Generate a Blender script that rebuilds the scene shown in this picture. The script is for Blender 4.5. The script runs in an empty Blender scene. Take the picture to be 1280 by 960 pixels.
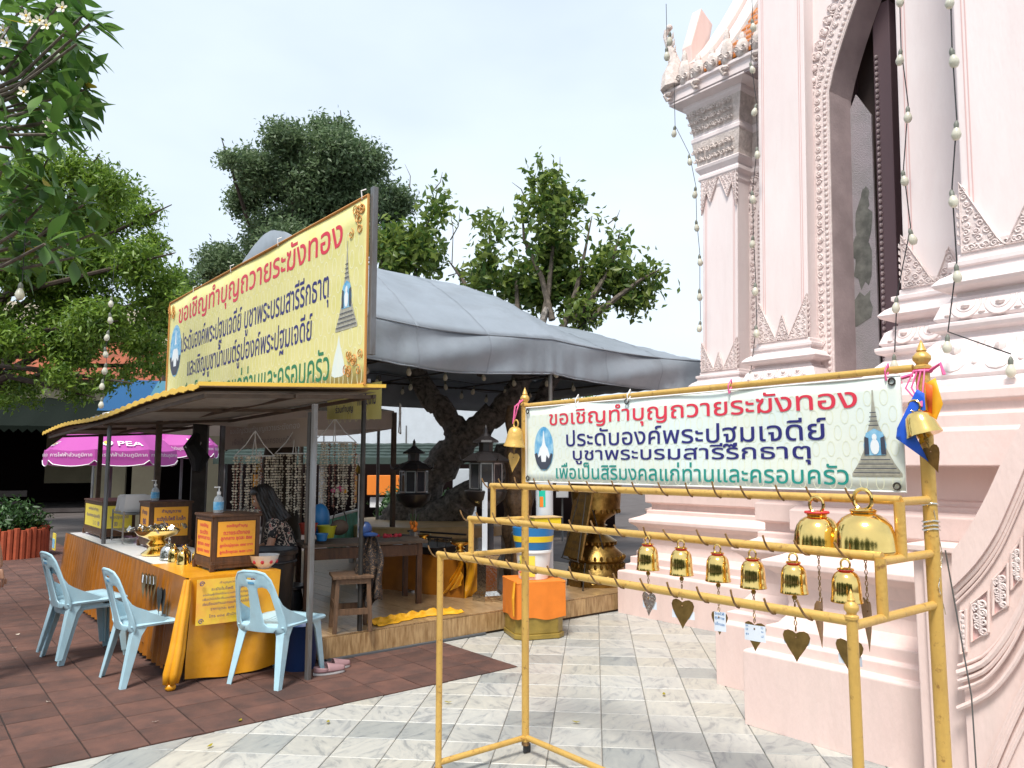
import bpy, bmesh, math, random
import numpy as np
from mathutils import Vector, Matrix, geometry
random.seed(7); rng = np.random.default_rng(7)
PI = math.pi; R = math.radians
scene = bpy.context.scene; COL = scene.collection
# ------------------------------------------------------------------ camera, world, sun, exposure
F = 961.0; PITCH = math.atan(100 / F); H = 1.6; TH = R(39.04); CT, ST = math.cos(TH), math.sin(TH)
cd = bpy.data.cameras.new('camera'); cam = bpy.data.objects.new('camera', cd); COL.objects.link(cam)
cam.location = (0, 0, H); cam.rotation_euler = (PI / 2 + PITCH, 0, 0)
cd.sensor_width = 36; cd.lens = F / 1280 * 36; cd.clip_start = .05; cd.clip_end = 2000
scene.camera = cam
SUN_EL, SUN_AZ = 60, 197          # azimuth clockwise from +Y (north): behind and right of the camera
w = bpy.data.worlds.new('World'); scene.world = w; w.use_nodes = True
nt = w.node_tree; bg = nt.nodes['Background']
sky = nt.nodes.new('ShaderNodeTexSky'); sky.sky_type = 'NISHITA'; sky.sun_disc = False
sky.sun_elevation = R(SUN_EL); sky.sun_rotation = R(SUN_AZ); sky.air_density = 1.0; sky.dust_density = 3.0; sky.altitude = 0
# thin bright overcast: pale cloud veil mixed over the sky, uneven
tc = nt.nodes.new('ShaderNodeTexCoord'); mp = nt.nodes.new('ShaderNodeMapping'); mp.inputs['Scale'].default_value = (1, 1, 2.2)
no = nt.nodes.new('ShaderNodeTexNoise'); no.inputs['Scale'].default_value = 1.3; no.inputs['Detail'].default_value = 5
rp = nt.nodes.new('ShaderNodeMapRange'); rp.inputs[1].default_value = .3; rp.inputs[2].default_value = .7; rp.inputs[3].default_value = .60; rp.inputs[4].default_value = 1.0
mx = nt.nodes.new('ShaderNodeMix'); mx.data_type = 'RGBA'; mx.inputs['B'].default_value = (5.1, 5.75, 6.45, 1)
nt.links.new(tc.outputs['Generated'], mp.inputs[0]); nt.links.new(mp.outputs[0], no.inputs[0]); nt.links.new(no.outputs[0], rp.inputs[0])
nt.links.new(rp.outputs[0], mx.inputs['Factor']); nt.links.new(sky.outputs[0], mx.inputs['A']); nt.links.new(mx.outputs['Result'], bg.inputs[0])
bg.inputs[1].default_value = .1
sl = bpy.data.lights.new('sun', 'SUN'); sl.energy = 2.3; sl.angle = R(14); sl.color = (1, .96, .9)
so = bpy.data.objects.new('sun', sl); COL.objects.link(so)
sd = Vector((math.sin(R(SUN_AZ)) * math.cos(R(SUN_EL)), math.cos(R(SUN_AZ)) * math.cos(R(SUN_EL)), math.sin(R(SUN_EL))))
so.rotation_euler = sd.to_track_quat('Z', 'Y').to_euler()
scene.view_settings.view_transform = 'Standard'; scene.view_settings.look = 'None'
scene.view_settings.exposure = .96; scene.view_settings.gamma = 1
# ------------------------------------------------------------------ coordinates
def P(u, v, z=0): return Vector((u * CT - v * ST, u * ST + v * CT, z))
def ray(x, y):
    X = x - 640; V = 480 - y
    return X, F * math.cos(PITCH) - V * math.sin(PITCH), F * math.sin(PITCH) + V * math.cos(PITCH)
def at(x, y, Y):
    a, b, c = ray(x, y); t = Y / b; return Vector((a * t, Y, H + c * t))
def onV(x, y, v):
    a, b, c = ray(x, y); t = v / (-a * ST + b * CT); return ((a * CT + b * ST) * t, H + c * t)
def onU(x, y, u):
    a, b, c = ray(x, y); t = u / (a * CT + b * ST); return ((-a * ST + b * CT) * t, H + c * t)
def uv(p): return (p[0] * CT + p[1] * ST, -p[0] * ST + p[1] * CT, p[2])
def proj(p):
    y = p[1] * math.cos(PITCH) + (p[2] - H) * math.sin(PITCH); z = (p[2] - H) * math.cos(PITCH) - p[1] * math.sin(PITCH)
    return (640 + F * p[0] / y, 480 - F * z / y, y) if y > .05 else (9999, 9999, y)
# ------------------------------------------------------------------ materials
M = {}
def mat(name, col, rough=.6, metal=0, var=0, vs=6, bump=0, bs=40, col2=None, trans=0, spec=None, obj_var=0, stretch=None, coat=0, detail=4, emis=None, alpha=None, lo=.35, hi=.65, grime=0, gs=(5, 5, .55), gcol=(.30, .26, .22)):
    m = bpy.data.materials.new(name); m.use_nodes = True; t = m.node_tree; b = t.nodes['Principled BSDF']; L = t.links
    b.inputs['Base Color'].default_value = (*col, 1); b.inputs['Roughness'].default_value = rough; b.inputs['Metallic'].default_value = metal
    if spec is not None: b.inputs['Specular IOR Level'].default_value = spec
    if coat: b.inputs['Coat Weight'].default_value = coat; b.inputs['Coat Roughness'].default_value = .15
    if alpha is not None: b.inputs['Alpha'].default_value = alpha
    co = t.nodes.new('ShaderNodeTexCoord'); out = co.outputs['Object']
    oi = None
    if obj_var or stretch:
        mp_ = t.nodes.new('ShaderNodeMapping'); L.new(out, mp_.inputs[0]); out = mp_.outputs[0]
        if stretch: mp_.inputs['Scale'].default_value = stretch
        if obj_var:
            oi = t.nodes.new('ShaderNodeObjectInfo'); ml = t.nodes.new('ShaderNodeMath'); ml.operation = 'MULTIPLY'; ml.inputs[1].default_value = 37
            L.new(oi.outputs['Random'], ml.inputs[0]); L.new(ml.outputs[0], mp_.inputs['Location'])
    cur = None
    if var or col2:
        n = t.nodes.new('ShaderNodeTexNoise'); n.inputs['Scale'].default_value = vs; n.inputs['Detail'].default_value = detail; n.inputs['Roughness'].default_value = .6
        L.new(out, n.inputs[0]); rr = t.nodes.new('ShaderNodeMapRange'); rr.inputs[1].default_value = lo; rr.inputs[2].default_value = hi
        L.new(n.outputs[0], rr.inputs[0]); mxx = t.nodes.new('ShaderNodeMix'); mxx.data_type = 'RGBA'
        c2 = col2 if col2 else tuple(min(1, c * (1 - var)) for c in col)
        mxx.inputs['A'].default_value = (*col, 1); mxx.inputs['B'].default_value = (*c2, 1); L.new(rr.outputs[0], mxx.inputs['Factor']); cur = mxx.outputs['Result']
        L.new(cur, b.inputs['Base Color'])
    if obj_var:
        h = t.nodes.new('ShaderNodeHueSaturation'); r2 = t.nodes.new('ShaderNodeMapRange'); r2.inputs[3].default_value = 1 - obj_var; r2.inputs[4].default_value = 1 + obj_var
        L.new(oi.outputs['Random'], r2.inputs[0]); L.new(r2.outputs[0], h.inputs['Value'])
        if cur: L.new(cur, h.inputs['Color'])
        else: h.inputs['Color'].default_value = (*col, 1)
        L.new(h.outputs[0], b.inputs['Base Color']); cur = h.outputs[0]
    if grime:       # streaks and grey dirt with a shape of their own
        gm = t.nodes.new('ShaderNodeMapping'); gm.inputs['Scale'].default_value = gs; L.new(co.outputs['Object'], gm.inputs[0]); gn = t.nodes.new('ShaderNodeTexNoise'); gn.inputs['Scale'].default_value = 1.6; gn.inputs['Detail'].default_value = 9; gn.inputs['Roughness'].default_value = .68; L.new(gm.outputs[0], gn.inputs[0])
        gr = t.nodes.new('ShaderNodeMapRange'); gr.inputs[1].default_value = .50; gr.inputs[2].default_value = .78; gr.inputs[4].default_value = grime; L.new(gn.outputs[0], gr.inputs[0]); gx = t.nodes.new('ShaderNodeMix'); gx.data_type = 'RGBA'; gx.inputs['B'].default_value = (*gcol, 1); L.new(gr.outputs[0], gx.inputs['Factor'])
        if cur: L.new(cur, gx.inputs['A'])
        else: gx.inputs['A'].default_value = (*col, 1)
        cur = gx.outputs['Result']; L.new(cur, b.inputs['Base Color'])
    if bump:
        n = t.nodes.new('ShaderNodeTexNoise'); n.inputs['Scale'].default_value = bs; n.inputs['Detail'].default_value = 5; L.new(out, n.inputs[0])
        bp = t.nodes.new('ShaderNodeBump'); bp.inputs['Strength'].default_value = bump; bp.inputs['Distance'].default_value = .01
        L.new(n.outputs[0], bp.inputs['Height']); L.new(bp.outputs[0], b.inputs['Normal'])
    if emis: b.inputs['Emission Color'].default_value = (*emis[:3], 1); b.inputs['Emission Strength'].default_value = emis[3]
    if trans:
        tr = t.nodes.new('ShaderNodeBsdfTranslucent'); ms = t.nodes.new('ShaderNodeMixShader'); ms.inputs[0].default_value = trans
        if cur: L.new(cur, tr.inputs[0])
        else: tr.inputs[0].default_value = (*col, 1)
        L.new(b.outputs[0], ms.inputs[1]); L.new(tr.outputs[0], ms.inputs[2]); L.new(ms.outputs[0], t.nodes['Material Output'].inputs[0])
    M[name] = m; return m
def leafmat(name, c1, c2, trans=.35, rough=.45):
    m = bpy.data.materials.new(name); m.use_nodes = True; t = m.node_tree; b = t.nodes['Principled BSDF']; L = t.links
    g = t.nodes.new('ShaderNodeNewGeometry'); oi = t.nodes.new('ShaderNodeObjectInfo'); ad = t.nodes.new('ShaderNodeMath'); ad.operation = 'ADD'; fr = t.nodes.new('ShaderNodeMath'); fr.operation = 'FRACT'
    L.new(g.outputs['Random Per Island'], ad.inputs[0]); L.new(oi.outputs['Random'], ad.inputs[1]); L.new(ad.outputs[0], fr.inputs[0])
    cr = t.nodes.new('ShaderNodeValToRGB'); cr.color_ramp.elements[0].color = (*c1, 1); cr.color_ramp.elements[1].color = (*c2, 1)
    L.new(fr.outputs[0], cr.inputs[0]); L.new(cr.outputs[0], b.inputs['Base Color']); b.inputs['Roughness'].default_value = rough
    tr = t.nodes.new('ShaderNodeBsdfTranslucent'); ms = t.nodes.new('ShaderNodeMixShader'); ms.inputs[0].default_value = trans
    L.new(cr.outputs[0], tr.inputs[0]); L.new(b.outputs[0], ms.inputs[1]); L.new(tr.outputs[0], ms.inputs[2]); L.new(ms.outputs[0], t.nodes['Material Output'].inputs[0])
    M[name] = m; return m
mat('pink_plaster', (.80, .625, .575), .7, col2=(.75, .575, .53), vs=2.6, bump=.25, bs=30, stretch=(1.6, 1.6, .6), detail=7, grime=.24, gcol=(.45, .38, .33))
mat('pink_pale', (.80, .715, .70), .7, col2=(.76, .655, .64), vs=2.2, bump=.2, bs=30, stretch=(2, 2, .4), detail=7, grime=.16, gcol=(.5, .44, .40))
mat('pink_carved', (.77, .67, .64), .75, col2=(.66, .55, .53), vs=14, bump=.5, bs=45, grime=.35, gs=(7, 7, 3), gcol=(.42, .36, .31))
mat('weathered_carved', (.73, .635, .59), .8, col2=(.52, .45, .41), vs=16, bump=.8, bs=40)
mat('pink_line', (.66, .44, .42), .7)
mat('pink_shaded', (.44, .35, .35), .7, var=.25, vs=3, bump=.3)  # temple pink with the shade of reveals and soffit put into its colour
mat('window_mesh', (.38, .33, .35), .35, col2=(.30, .28, .28), vs=3, bump=.8, bs=90)
mat('stain_green', (.19, .19, .165), .6, var=.5, vs=9)
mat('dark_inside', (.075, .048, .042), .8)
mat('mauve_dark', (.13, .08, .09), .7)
mat('gold_paint', (.66, .41, .105), .36, metal=.3, col2=(.30, .15, .05), vs=34, bump=.25, bs=60, lo=.60, hi=.74, grime=.5, gs=(9, 9, 2.5), gcol=(.36, .20, .06))
mat('rust', (.30, .165, .06), .7, var=.6, vs=60)
mat('gold', (.95, .66, .22), .12, metal=1, var=.12, vs=10, bump=.02, bs=30)
mat('brass_aged', (.42, .27, .08), .38, metal=1, var=.5, vs=12, bump=.2, bs=50)
mat('brass_leaf', (.33, .21, .07), .42, metal=.9, var=.35, vs=25)
mat('silver', (.7, .68, .62), .2, metal=1, bump=.5, bs=40)
mat('steel', (.45, .46, .47), .32, metal=.9, var=.25, vs=10)
mat('galv', (.20, .215, .23), .5, metal=.45, col2=(.13, .12, .11), vs=12, stretch=(1, 1, .2))
mat('dark_iron', (.06, .055, .05), .5, metal=.5, var=.4)
mat('banner_yellow', (.76, .71, .32), .55, col2=(.70, .66, .24), vs=3.5, bump=.5, bs=6)
mat('banner_pale', (.78, .82, .72), .5, col2=(.70, .80, .78), vs=3, bump=.3, bs=5)
mat('pattern_yellow', (.82, .80, .50), .55)
mat('pattern_pale', (.76, .79, .60), .5)
mat('pattern_orange', (.75, .42, .12), .55)
mat('red_print', (.68, .035, .07), .5); mat('navy_print', (.02, .02, .16), .5); mat('teal_print', (.01, .26, .22), .5); mat('green_print', (.02, .20, .08), .5)
mat('grey_print', (.45, .44, .36), .5, var=.3, vs=40); mat('white_print', (.8, .84, .86), .5); mat('blue_print', (.06, .33, .62), .5, col2=(.35, .6, .75), vs=18); mat('black_print', (.05, .06, .09), .5)
mat('faded_print', (.32, .26, .25), .6)
mat('orange_edge', (.55, .25, .06), .6)
mat('white_tube', (.78, .76, .74), .4)
mat('tent_cloth', (.30, .345, .395),   .42, trans=.13, var=.14, vs=2, bump=.5, bs=7, grime=.4, gs=(1.2, 2.2, 1.6), gcol=(.16, .17, .18))
mat('tent_seam', (.22, .25, .285), .5)
mat('gazebo_cloth', (.60, .52, .46), .7, trans=.18, var=.1, vs=3)
mat('gazebo_white', (.8, .8, .77), .7, trans=.2)
mat('awning_top', (.25, .17, .10), .6, var=.3)
mat('awning_under', (.34, .315, .29), .65, var=.25, vs=6, trans=.2)
mat('yellow_trim', (.85, .55, .08), .5)
mat('satin_gold', (.78, .36, .015), .28, spec=.6, col2=(.66, .28, .01), vs=5, bump=.3, bs=14)
mat('satin_orange', (.36, .125, .010), .35, spec=.6, var=.25, vs=7)
mat('chair_blue', (.42, .65, .75), .36, var=.12, vs=7, coat=.15, grime=.30, gs=(6, 6, 3), gcol=(.35, .36, .33))
mat('chair_slot', (.12, .24, .30), .6)
mat('wood_dark', (.105, .045, .018), .5, var=.5, vs=9, stretch=(4, 4, .7), bump=.2)
mat('wood_stool', (.19, .105, .055), .6, var=.5, vs=10, stretch=(4, 4, .7), bump=.2)
mat('wood_old', (.11, .075, .05), .7, var=.4, vs=10)
mat('wood_light', (.62, .42, .20), .5, var=.2, vs=6)
mat('poster_orange', (.85, .38, .03), .45); mat('poster_yellow', (.85, .68, .08), .45); mat('poster_sun', (.85, .30, .08), .45, col2=(.9, .72, .05), vs=2.5)
mat('rubber_tile', (.155, .072, .052), .92, col2=(.085, .045, .036), vs=5, obj_var=.20, bump=1, bs=150, detail=10, grime=.5, gs=(2.5, 2.5, 2.5), gcol=(.07, .05, .045))
mat('joint', (.03, .024, .022), .95)
mat('tile_joint', (.20, .19, .17), .9)
mat('ground_far', (.10, .085, .08), .9, col2=(.07, .055, .05), vs=2, bump=.3)
mat('plank', (.40, .27, .14), .32, col2=(.22, .13, .06), vs=9, stretch=(9, 1.0, 3), obj_var=.22, bump=.08, detail=7)
mat('plank_face', (.50, .34, .17), .4, col2=(.26, .15, .06), vs=7, stretch=(6, 6, .9), detail=7, obj_var=.1)
mat('grey_strip', (.10, .11, .12), .7)
mat('white_plastic', (.78, .79, .78), .3); mat('blue_plastic', (.02, .17, .42), .35); mat('navy_plastic', (.012, .04, .14), .4); mat('yellow_plastic', (.80, .58, .02), .35)
mat('lime_plastic', (.42, .42, .02), .4); mat('red_plastic', (.40, .05, .03), .4); mat('black_plastic', (.022, .024, .028), .38, var=.3, vs=8)
mat('orange_cloth', (.80, .22, .02), .7, var=.12, bump=.4, bs=8)
mat('gold_base', (.40, .28, .06), .38, metal=.3, var=.35)
mat('glass_dark', (.03, .03, .035), .08, spec=.8)
mat('glass_clear', (.75, .8, .82), .08, alpha=.35)
mat('black_lacquer', (.02, .017, .017), .3, var=.3)
mat('bark', (.27, .245, .22), .9, col2=(.06, .054, .05), vs=14, bump=1, bs=28, detail=9)
mat('bark_pale', (.16, .13, .10), .85, var=.5, vs=14, bump=.8)
mat('bark_far', (.07, .05, .035), .9, var=.4)
mat('carved_wood', (.16, .09, .04), .6, var=.6, vs=22, bump=1, bs=30)
mat('skin', (.42, .23, .15), .5, spec=.4); mat('hair', (.012, .009, .008), .4); mat('black_cloth', (.015, .015, .017), .8)
mat('magenta_cloth', (.52, .085, .40), .6, trans=.22)
mat('cream_wall', (.36, .31, .20), .8, var=.15, vs=2); mat('cream_bright', (.62, .56, .42), .8, var=.12)
mat('shaded_wall', (.012, .007, .007), 1, spec=.1); mat('shaded_roof', (.008, .012, .009), 1, spec=.1); mat('white_wall', (.58, .63, .68), .7, var=.08)  # cloister shade is put into the near-black wall and roof colours
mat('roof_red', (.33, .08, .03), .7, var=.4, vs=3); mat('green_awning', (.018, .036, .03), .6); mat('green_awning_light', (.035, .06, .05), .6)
mat('panel_blue', (.05, .20, .46), .6); mat('panel_green', (.01, .48, .34), .5); mat('panel_cyan', (.15, .40, .55), .5)
mat('roof_tile_orange', (.62, .20, .03), .45, obj_var=.0, var=.4, vs=30); mat('roof_white', (.75, .75, .74), .6, var=.15, vs=12)
mat('terracotta', (.45, .09, .035), .75, var=.25, vs=9); mat('bulb_glass', (.72, .70, .58), .3, trans=.25); mat('bulb_socket', (.14, .15, .12), .5)
mat('cable', (.02, .02, .022), .6); mat('paper_note', (.72, .78, .86), .6); mat('paper_white', (.8, .8, .8), .6)
mat('ribbon_pink', (.75, .12, .30), .5); mat('flag_blue', (.01, .10, .62), .6); mat('flag_yellow', (.76, .38, .01), .6); mat('flag_orange', (.80, .14, .02), .6)
mat('pink_leather', (.34, .20, .21), .7, var=.2); mat('rubber_sole', (.5, .5, .5), .6); mat('petal', (.85, .80, .66), .5, trans=.2); mat('petal_heart', (.85, .55, .06), .5)
mat('shell_a', (.74, .68, .55), .45, obj_var=.2); mat('shell_b', (.34, .16, .12), .5); mat('red_thread', (.55, .03, .03), .6)
mat('board_sea', (.10, .42, .36), .5, col2=(.05, .22, .10), vs=7); mat('tree_dark_inside', (.012, .03, .01), 1)
mat('flower_red', (.5, .03, .05), .6); mat('flower_orange', (.8, .22, .02), .6); mat('fan_grey', (.12, .13, .12), .6)
leafmat('leaf_plumeria', (.045, .12, .025), (.13, .25, .045), .4, .4); leafmat('leaf_plumeria_old', (.36, .30, .02), (.42, .34, .03))
leafmat('leaf_bright', (.07, .15, .015), (.24, .36, .05), .42); leafmat('leaf_dark', (.08, .135, .06), (.18, .25, .12), .45)
leafmat('leaf_fig', (.05, .12, .025), (.24, .31, .06), .45, .4); leafmat('leaf_plant', (.015, .05, .012), (.06, .14, .03), .2)
def marble():
    m = bpy.data.materials.new('marble_tile'); m.use_nodes = True; t = m.node_tree; b = t.nodes['Principled BSDF']; L = t.links; M['marble_tile'] = m
    co = t.nodes.new('ShaderNodeTexCoord'); oi = t.nodes.new('ShaderNodeObjectInfo'); mp_ = t.nodes.new('ShaderNodeMapping')
    ml = t.nodes.new('ShaderNodeMath'); ml.operation = 'MULTIPLY'; ml.inputs[1].default_value = 53; L.new(oi.outputs['Random'], ml.inputs[0])
    L.new(co.outputs['Object'], mp_.inputs[0]); L.new(ml.outputs[0], mp_.inputs['Location'])
    cx = t.nodes.new('ShaderNodeCombineXYZ'); m2 = t.nodes.new('ShaderNodeMath'); m2.operation = 'MULTIPLY'; m2.inputs[1].default_value = 1.6; L.new(oi.outputs['Random'], m2.inputs[0]); L.new(m2.outputs[0], cx.inputs[2]); L.new(cx.outputs[0], mp_.inputs['Rotation'])
    mp2 = t.nodes.new('ShaderNodeMapping'); mp2.inputs['Scale'].default_value = (2.2, .8, 1); L.new(mp_.outputs[0], mp2.inputs[0])
    n1 = t.nodes.new('ShaderNodeTexNoise'); n1.inputs['Scale'].default_value = 5; n1.inputs['Detail'].default_value = 9; n1.inputs['Roughness'].default_value = .7; n1.inputs['Distortion'].default_value = 1.6; L.new(mp2.outputs[0], n1.inputs[0])
    cr = t.nodes.new('ShaderNodeValToRGB'); e = cr.color_ramp.elements; e[0].position = .30; e[0].color = (.25, .26, .26, 1); e[1].position = .66; e[1].color = (.51, .50, .45, 1)
    x = cr.color_ramp.elements.new(.46); x.color = (.43, .43, .40, 1); x = cr.color_ramp.elements.new(.415); x.color = (.35, .355, .34, 1)
    L.new(n1.outputs[0], cr.inputs[0])
    r2 = t.nodes.new('ShaderNodeValToRGB'); f = r2.color_ramp.elements; f[0].color = (.66, .69, .71, 1); f[1].color = (1.0, 1.0, 1.0, 1); f[1].position = .8; x = r2.color_ramp.elements.new(.22); x.color = (.88, .89, .90, 1); x = r2.color_ramp.elements.new(.45); x.color = (.96, .93, .87, 1)
    m3 = t.nodes.new('ShaderNodeMath'); m3.operation = 'MULTIPLY'; m3.inputs[1].default_value = 17.3; m4 = t.nodes.new('ShaderNodeMath'); m4.operation = 'FRACT'; L.new(oi.outputs['Random'], m3.inputs[0]); L.new(m3.outputs[0], m4.inputs[0]); L.new(m4.outputs[0], r2.inputs[0])
    mu = t.nodes.new('ShaderNodeMix'); mu.data_type = 'RGBA'; mu.blend_type = 'MULTIPLY'; mu.inputs['Factor'].default_value = 1; L.new(cr.outputs[0], mu.inputs['A']); L.new(r2.outputs[0], mu.inputs['B']); L.new(mu.outputs['Result'], b.inputs['Base Color'])
    rr = t.nodes.new('ShaderNodeMapRange'); rr.inputs[3].default_value = .25; rr.inputs[4].default_value = .55; L.new(n1.outputs[0], rr.inputs[0]); L.new(rr.outputs[0], b.inputs['Roughness'])
marble()
def floral():
    m = bpy.data.materials.new('floral_cloth'); m.use_nodes = True; t = m.node_tree; b = t.nodes['Principled BSDF']; L = t.links; M['floral_cloth'] = m
    co = t.nodes.new('ShaderNodeTexCoord'); v = t.nodes.new('ShaderNodeTexNoise'); v.inputs['Scale'].default_value = 22; v.inputs['Detail'].default_value = 2; v.inputs['Distortion'].default_value = 1.5
    cr = t.nodes.new('ShaderNodeValToRGB'); cr.color_ramp.interpolation = 'CONSTANT'; e = cr.color_ramp.elements; e[0].color = (.02, .018, .02, 1); e[1].position = .56; e[1].color = (.55, .48, .40, 1); x = cr.color_ramp.elements.new(.66); x.color = (.35, .10, .09, 1)
    L.new(co.outputs['Object'], v.inputs[0]); L.new(v.outputs[0], cr.inputs[0]); L.new(cr.outputs[0], b.inputs['Base Color']); b.inputs['Roughness'].default_value = .8
    m2 = m.copy(); m2.name = 'leopard_cloth'; M['leopard_cloth'] = m2
    for n in m2.node_tree.nodes:
        if n.type == 'TEX_NOISE': n.inputs['Scale'].default_value = 60
        if n.type == 'VALTORGB': n.color_ramp.elements[1].color = (.17, .10, .055, 1); n.color_ramp.elements[2].color = (.26, .18, .10, 1)
floral()
# ------------------------------------------------------------------ object helpers
def tag(o, label=None, cat=None, group=None, kind=None):
    if label: o['label'] = label
    if cat: o['category'] = cat
    if group: o['group'] = group
    if kind: o['kind'] = kind
    return o
def thing(name, label, cat, loc, rot=None, group=None):
    o = bpy.data.objects.new(name, None); COL.objects.link(o); o.location = loc; o.empty_display_size = .1
    o.rotation_euler = (0, 0, TH if rot is None else rot); return tag(o, label, cat, group)
def dup(root, loc, rot=None, label=None):
    def cp(o, par):
        c = o.copy(); COL.objects.link(c)
        if par: c.parent = par
        for ch in o.children: cp(ch, c)
        return c
    r = cp(root, None); r.location = loc
    if rot is not None: r.rotation_euler = (0, 0, rot)
    if label: r['label'] = label
    return r
class MB:
    def __init__(s): s.v = []; s.f = []
    def add(s, vs, fs):
        n = len(s.v); s.v += [tuple(p) for p in vs]; s.f += [tuple(i + n for i in f) for f in fs]; return s
    def box(s, x0, x1, y0, y1, z0, z1, M4=None):
        p = [Vector((x, y, z)) for z in (z0, z1) for y in (y0, y1) for x in (x0, x1)]
        if M4 is not None: p = [M4 @ q for q in p]
        return s.add(p, [(0, 2, 3, 1), (4, 5, 7, 6), (0, 1, 5, 4), (2, 6, 7, 3), (0, 4, 6, 2), (1, 3, 7, 5)])
    def cbox(s, c, d, rz=0, ry=0, rx=0):
        m = Matrix.Translation(c) @ Matrix.Rotation(rz, 4, 'Z') @ Matrix.Rotation(ry, 4, 'Y') @ Matrix.Rotation(rx, 4, 'X')
        return s.box(-d[0] / 2, d[0] / 2, -d[1] / 2, d[1] / 2, -d[2] / 2, d[2] / 2, m)
    def tube(s, pts, r, n=8, cap=True, closed=False):
        pts = [Vector(p) for p in pts]; k = len(pts); rs = r if isinstance(r, (list, tuple)) else [r] * k
        vs = []; up = Vector((0, 0, 1)); prev = None
        for i, p in enumerate(pts):
            a = pts[(i - 1) % k] if (i > 0 or closed) else p; b = pts[(i + 1) % k] if (i < k - 1 or closed) else p
            d = (b - a)
            if d.length < 1e-9: d = Vector((0, 0, 1))
            d.normalize()
            if prev is None: x = d.orthogonal().normalized() if abs(d.z) > .95 else d.cross(up).normalized()
            else:
                x = prev - d * prev.dot(d)
                x = x.normalized() if x.length > 1e-6 else d.orthogonal().normalized()
            prev = x; y = d.cross(x)
            for j in range(n):
                t = 2 * PI * j / n; vs.append(p + (x * math.cos(t) + y * math.sin(t)) * rs[i])
        fs = []
        for i in range(k if closed else k - 1):
            for j in range(n):
                a = i * n + j; b = i * n + (j + 1) % n; c = ((i + 1) % k) * n + (j + 1) % n; d = ((i + 1) % k) * n + j
                fs.append((a, b, c, d))
        if cap and not closed: fs.append(tuple(range(n))[::-1]); fs.append(tuple((k - 1) * n + j for j in range(n)))
        return s.add(vs, fs)
    def lathe(s, prof, n=20, c=(0, 0, 0), M4=None, ph=0):
        vs = []; fs = []; k = len(prof)
        for r, z in prof:
            for j in range(n):
                t = 2 * PI * j / n + ph; vs.append(Vector((r * math.cos(t), r * math.sin(t), z)))
        for i in range(k - 1):
            for j in range(n): fs.append((i * n + j, i * n + (j + 1) % n, (i + 1) * n + (j + 1) % n, (i + 1) * n + j))
        if prof[0][0] > 1e-4: fs.append(tuple(range(n))[::-1])
        if prof[-1][0] > 1e-4: fs.append(tuple((k - 1) * n + j for j in range(n)))
        if M4 is not None: vs = [M4 @ q for q in vs]
        c = Vector(c); return s.add([q + c for q in vs], fs)
    def grid(s, fn, nu, nv, M4=None):
        vs = [Vector(fn(i / nu, j / nv)) for j in range(nv + 1) for i in range(nu + 1)]
        if M4 is not None: vs = [M4 @ q for q in vs]
        return s.add(vs, [(j * (nu + 1) + i, j * (nu + 1) + i + 1, (j + 1) * (nu + 1) + i + 1, (j + 1) * (nu + 1) + i) for j in range(nv) for i in range(nu)])
    def prism(s, poly, fn, d0, d1):
        """poly: 2D points; fn(a,b,d)->3D"""
        n = len(poly); vs = [fn(a, b, d0) for a, b in poly] + [fn(a, b, d1) for a, b in poly]
        return s.add(vs, [tuple(range(n)), tuple(range(2 * n - 1, n - 1, -1))] + [(i, i + n, (i + 1) % n + n, (i + 1) % n) for i in range(n)])
    def ball(s, c, r, n=8, k=6, M4=None):
        rr = r if isinstance(r, (list, tuple)) else (r, r, r)
        pr = [(math.sin(PI * i / k), -math.cos(PI * i / k)) for i in range(k + 1)]; pr[0] = (0, -1); pr[-1] = (0, 1)
        m = Matrix.Translation(c) @ (M4 if M4 is not None else Matrix.Identity(4)) @ Matrix.Diagonal((rr[0], rr[1], rr[2], 1)); return s.lathe([(a, b) for a, b in pr], n, (0, 0, 0), m)
    def mesh(s, name, m=None, smooth=False):
        me = bpy.data.meshes.new(name); me.from_pydata(s.v, [], s.f)
        if m: me.materials.append(M[m] if isinstance(m, str) else m)
        bm = bmesh.new(); bm.from_mesh(me)
        bmesh.ops.delete(bm, geom=[q for q in bm.verts if not q.link_faces], context='VERTS'); bmesh.ops.remove_doubles(bm, verts=bm.verts, dist=1e-5); bmesh.ops.recalc_face_normals(bm, faces=bm.faces)
        bm.to_mesh(me); bm.free()
        if smooth:
            me.polygons.foreach_set('use_smooth', [True] * len(me.polygons))
            try: me.set_sharp_from_angle(angle=R(40 if smooth is True else smooth))
            except Exception: pass
        me.update(); return me
    def build(s, name, m=None, parent=None, smooth=False, bevel=0, loc=None, solid=0, kind=None, sub=0):
        o = bpy.data.objects.new(name, s.mesh(name, m, smooth)); COL.objects.link(o)
        if parent: o.parent = parent
        if loc is not None: o.location = loc
        if sub: x = o.modifiers.new('s', 'SUBSURF'); x.levels = x.render_levels = sub
        if solid: x = o.modifiers.new('t', 'SOLIDIFY'); x.thickness = solid; x.offset = 0
        if bevel: x = o.modifiers.new('b', 'BEVEL'); x.width = bevel; x.segments = 2; x.limit_method = 'ANGLE'; x.angle_limit = R(35)
        if kind: o['kind'] = kind
        return o
def uvmesh(name, mb, m, label=None, cat=None, **k):      # a one-mesh thing given in the (u,v,z) frame
    o = mb.build(name, m, **k); o.rotation_euler = (0, 0, TH); return tag(o, label, cat)
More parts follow.
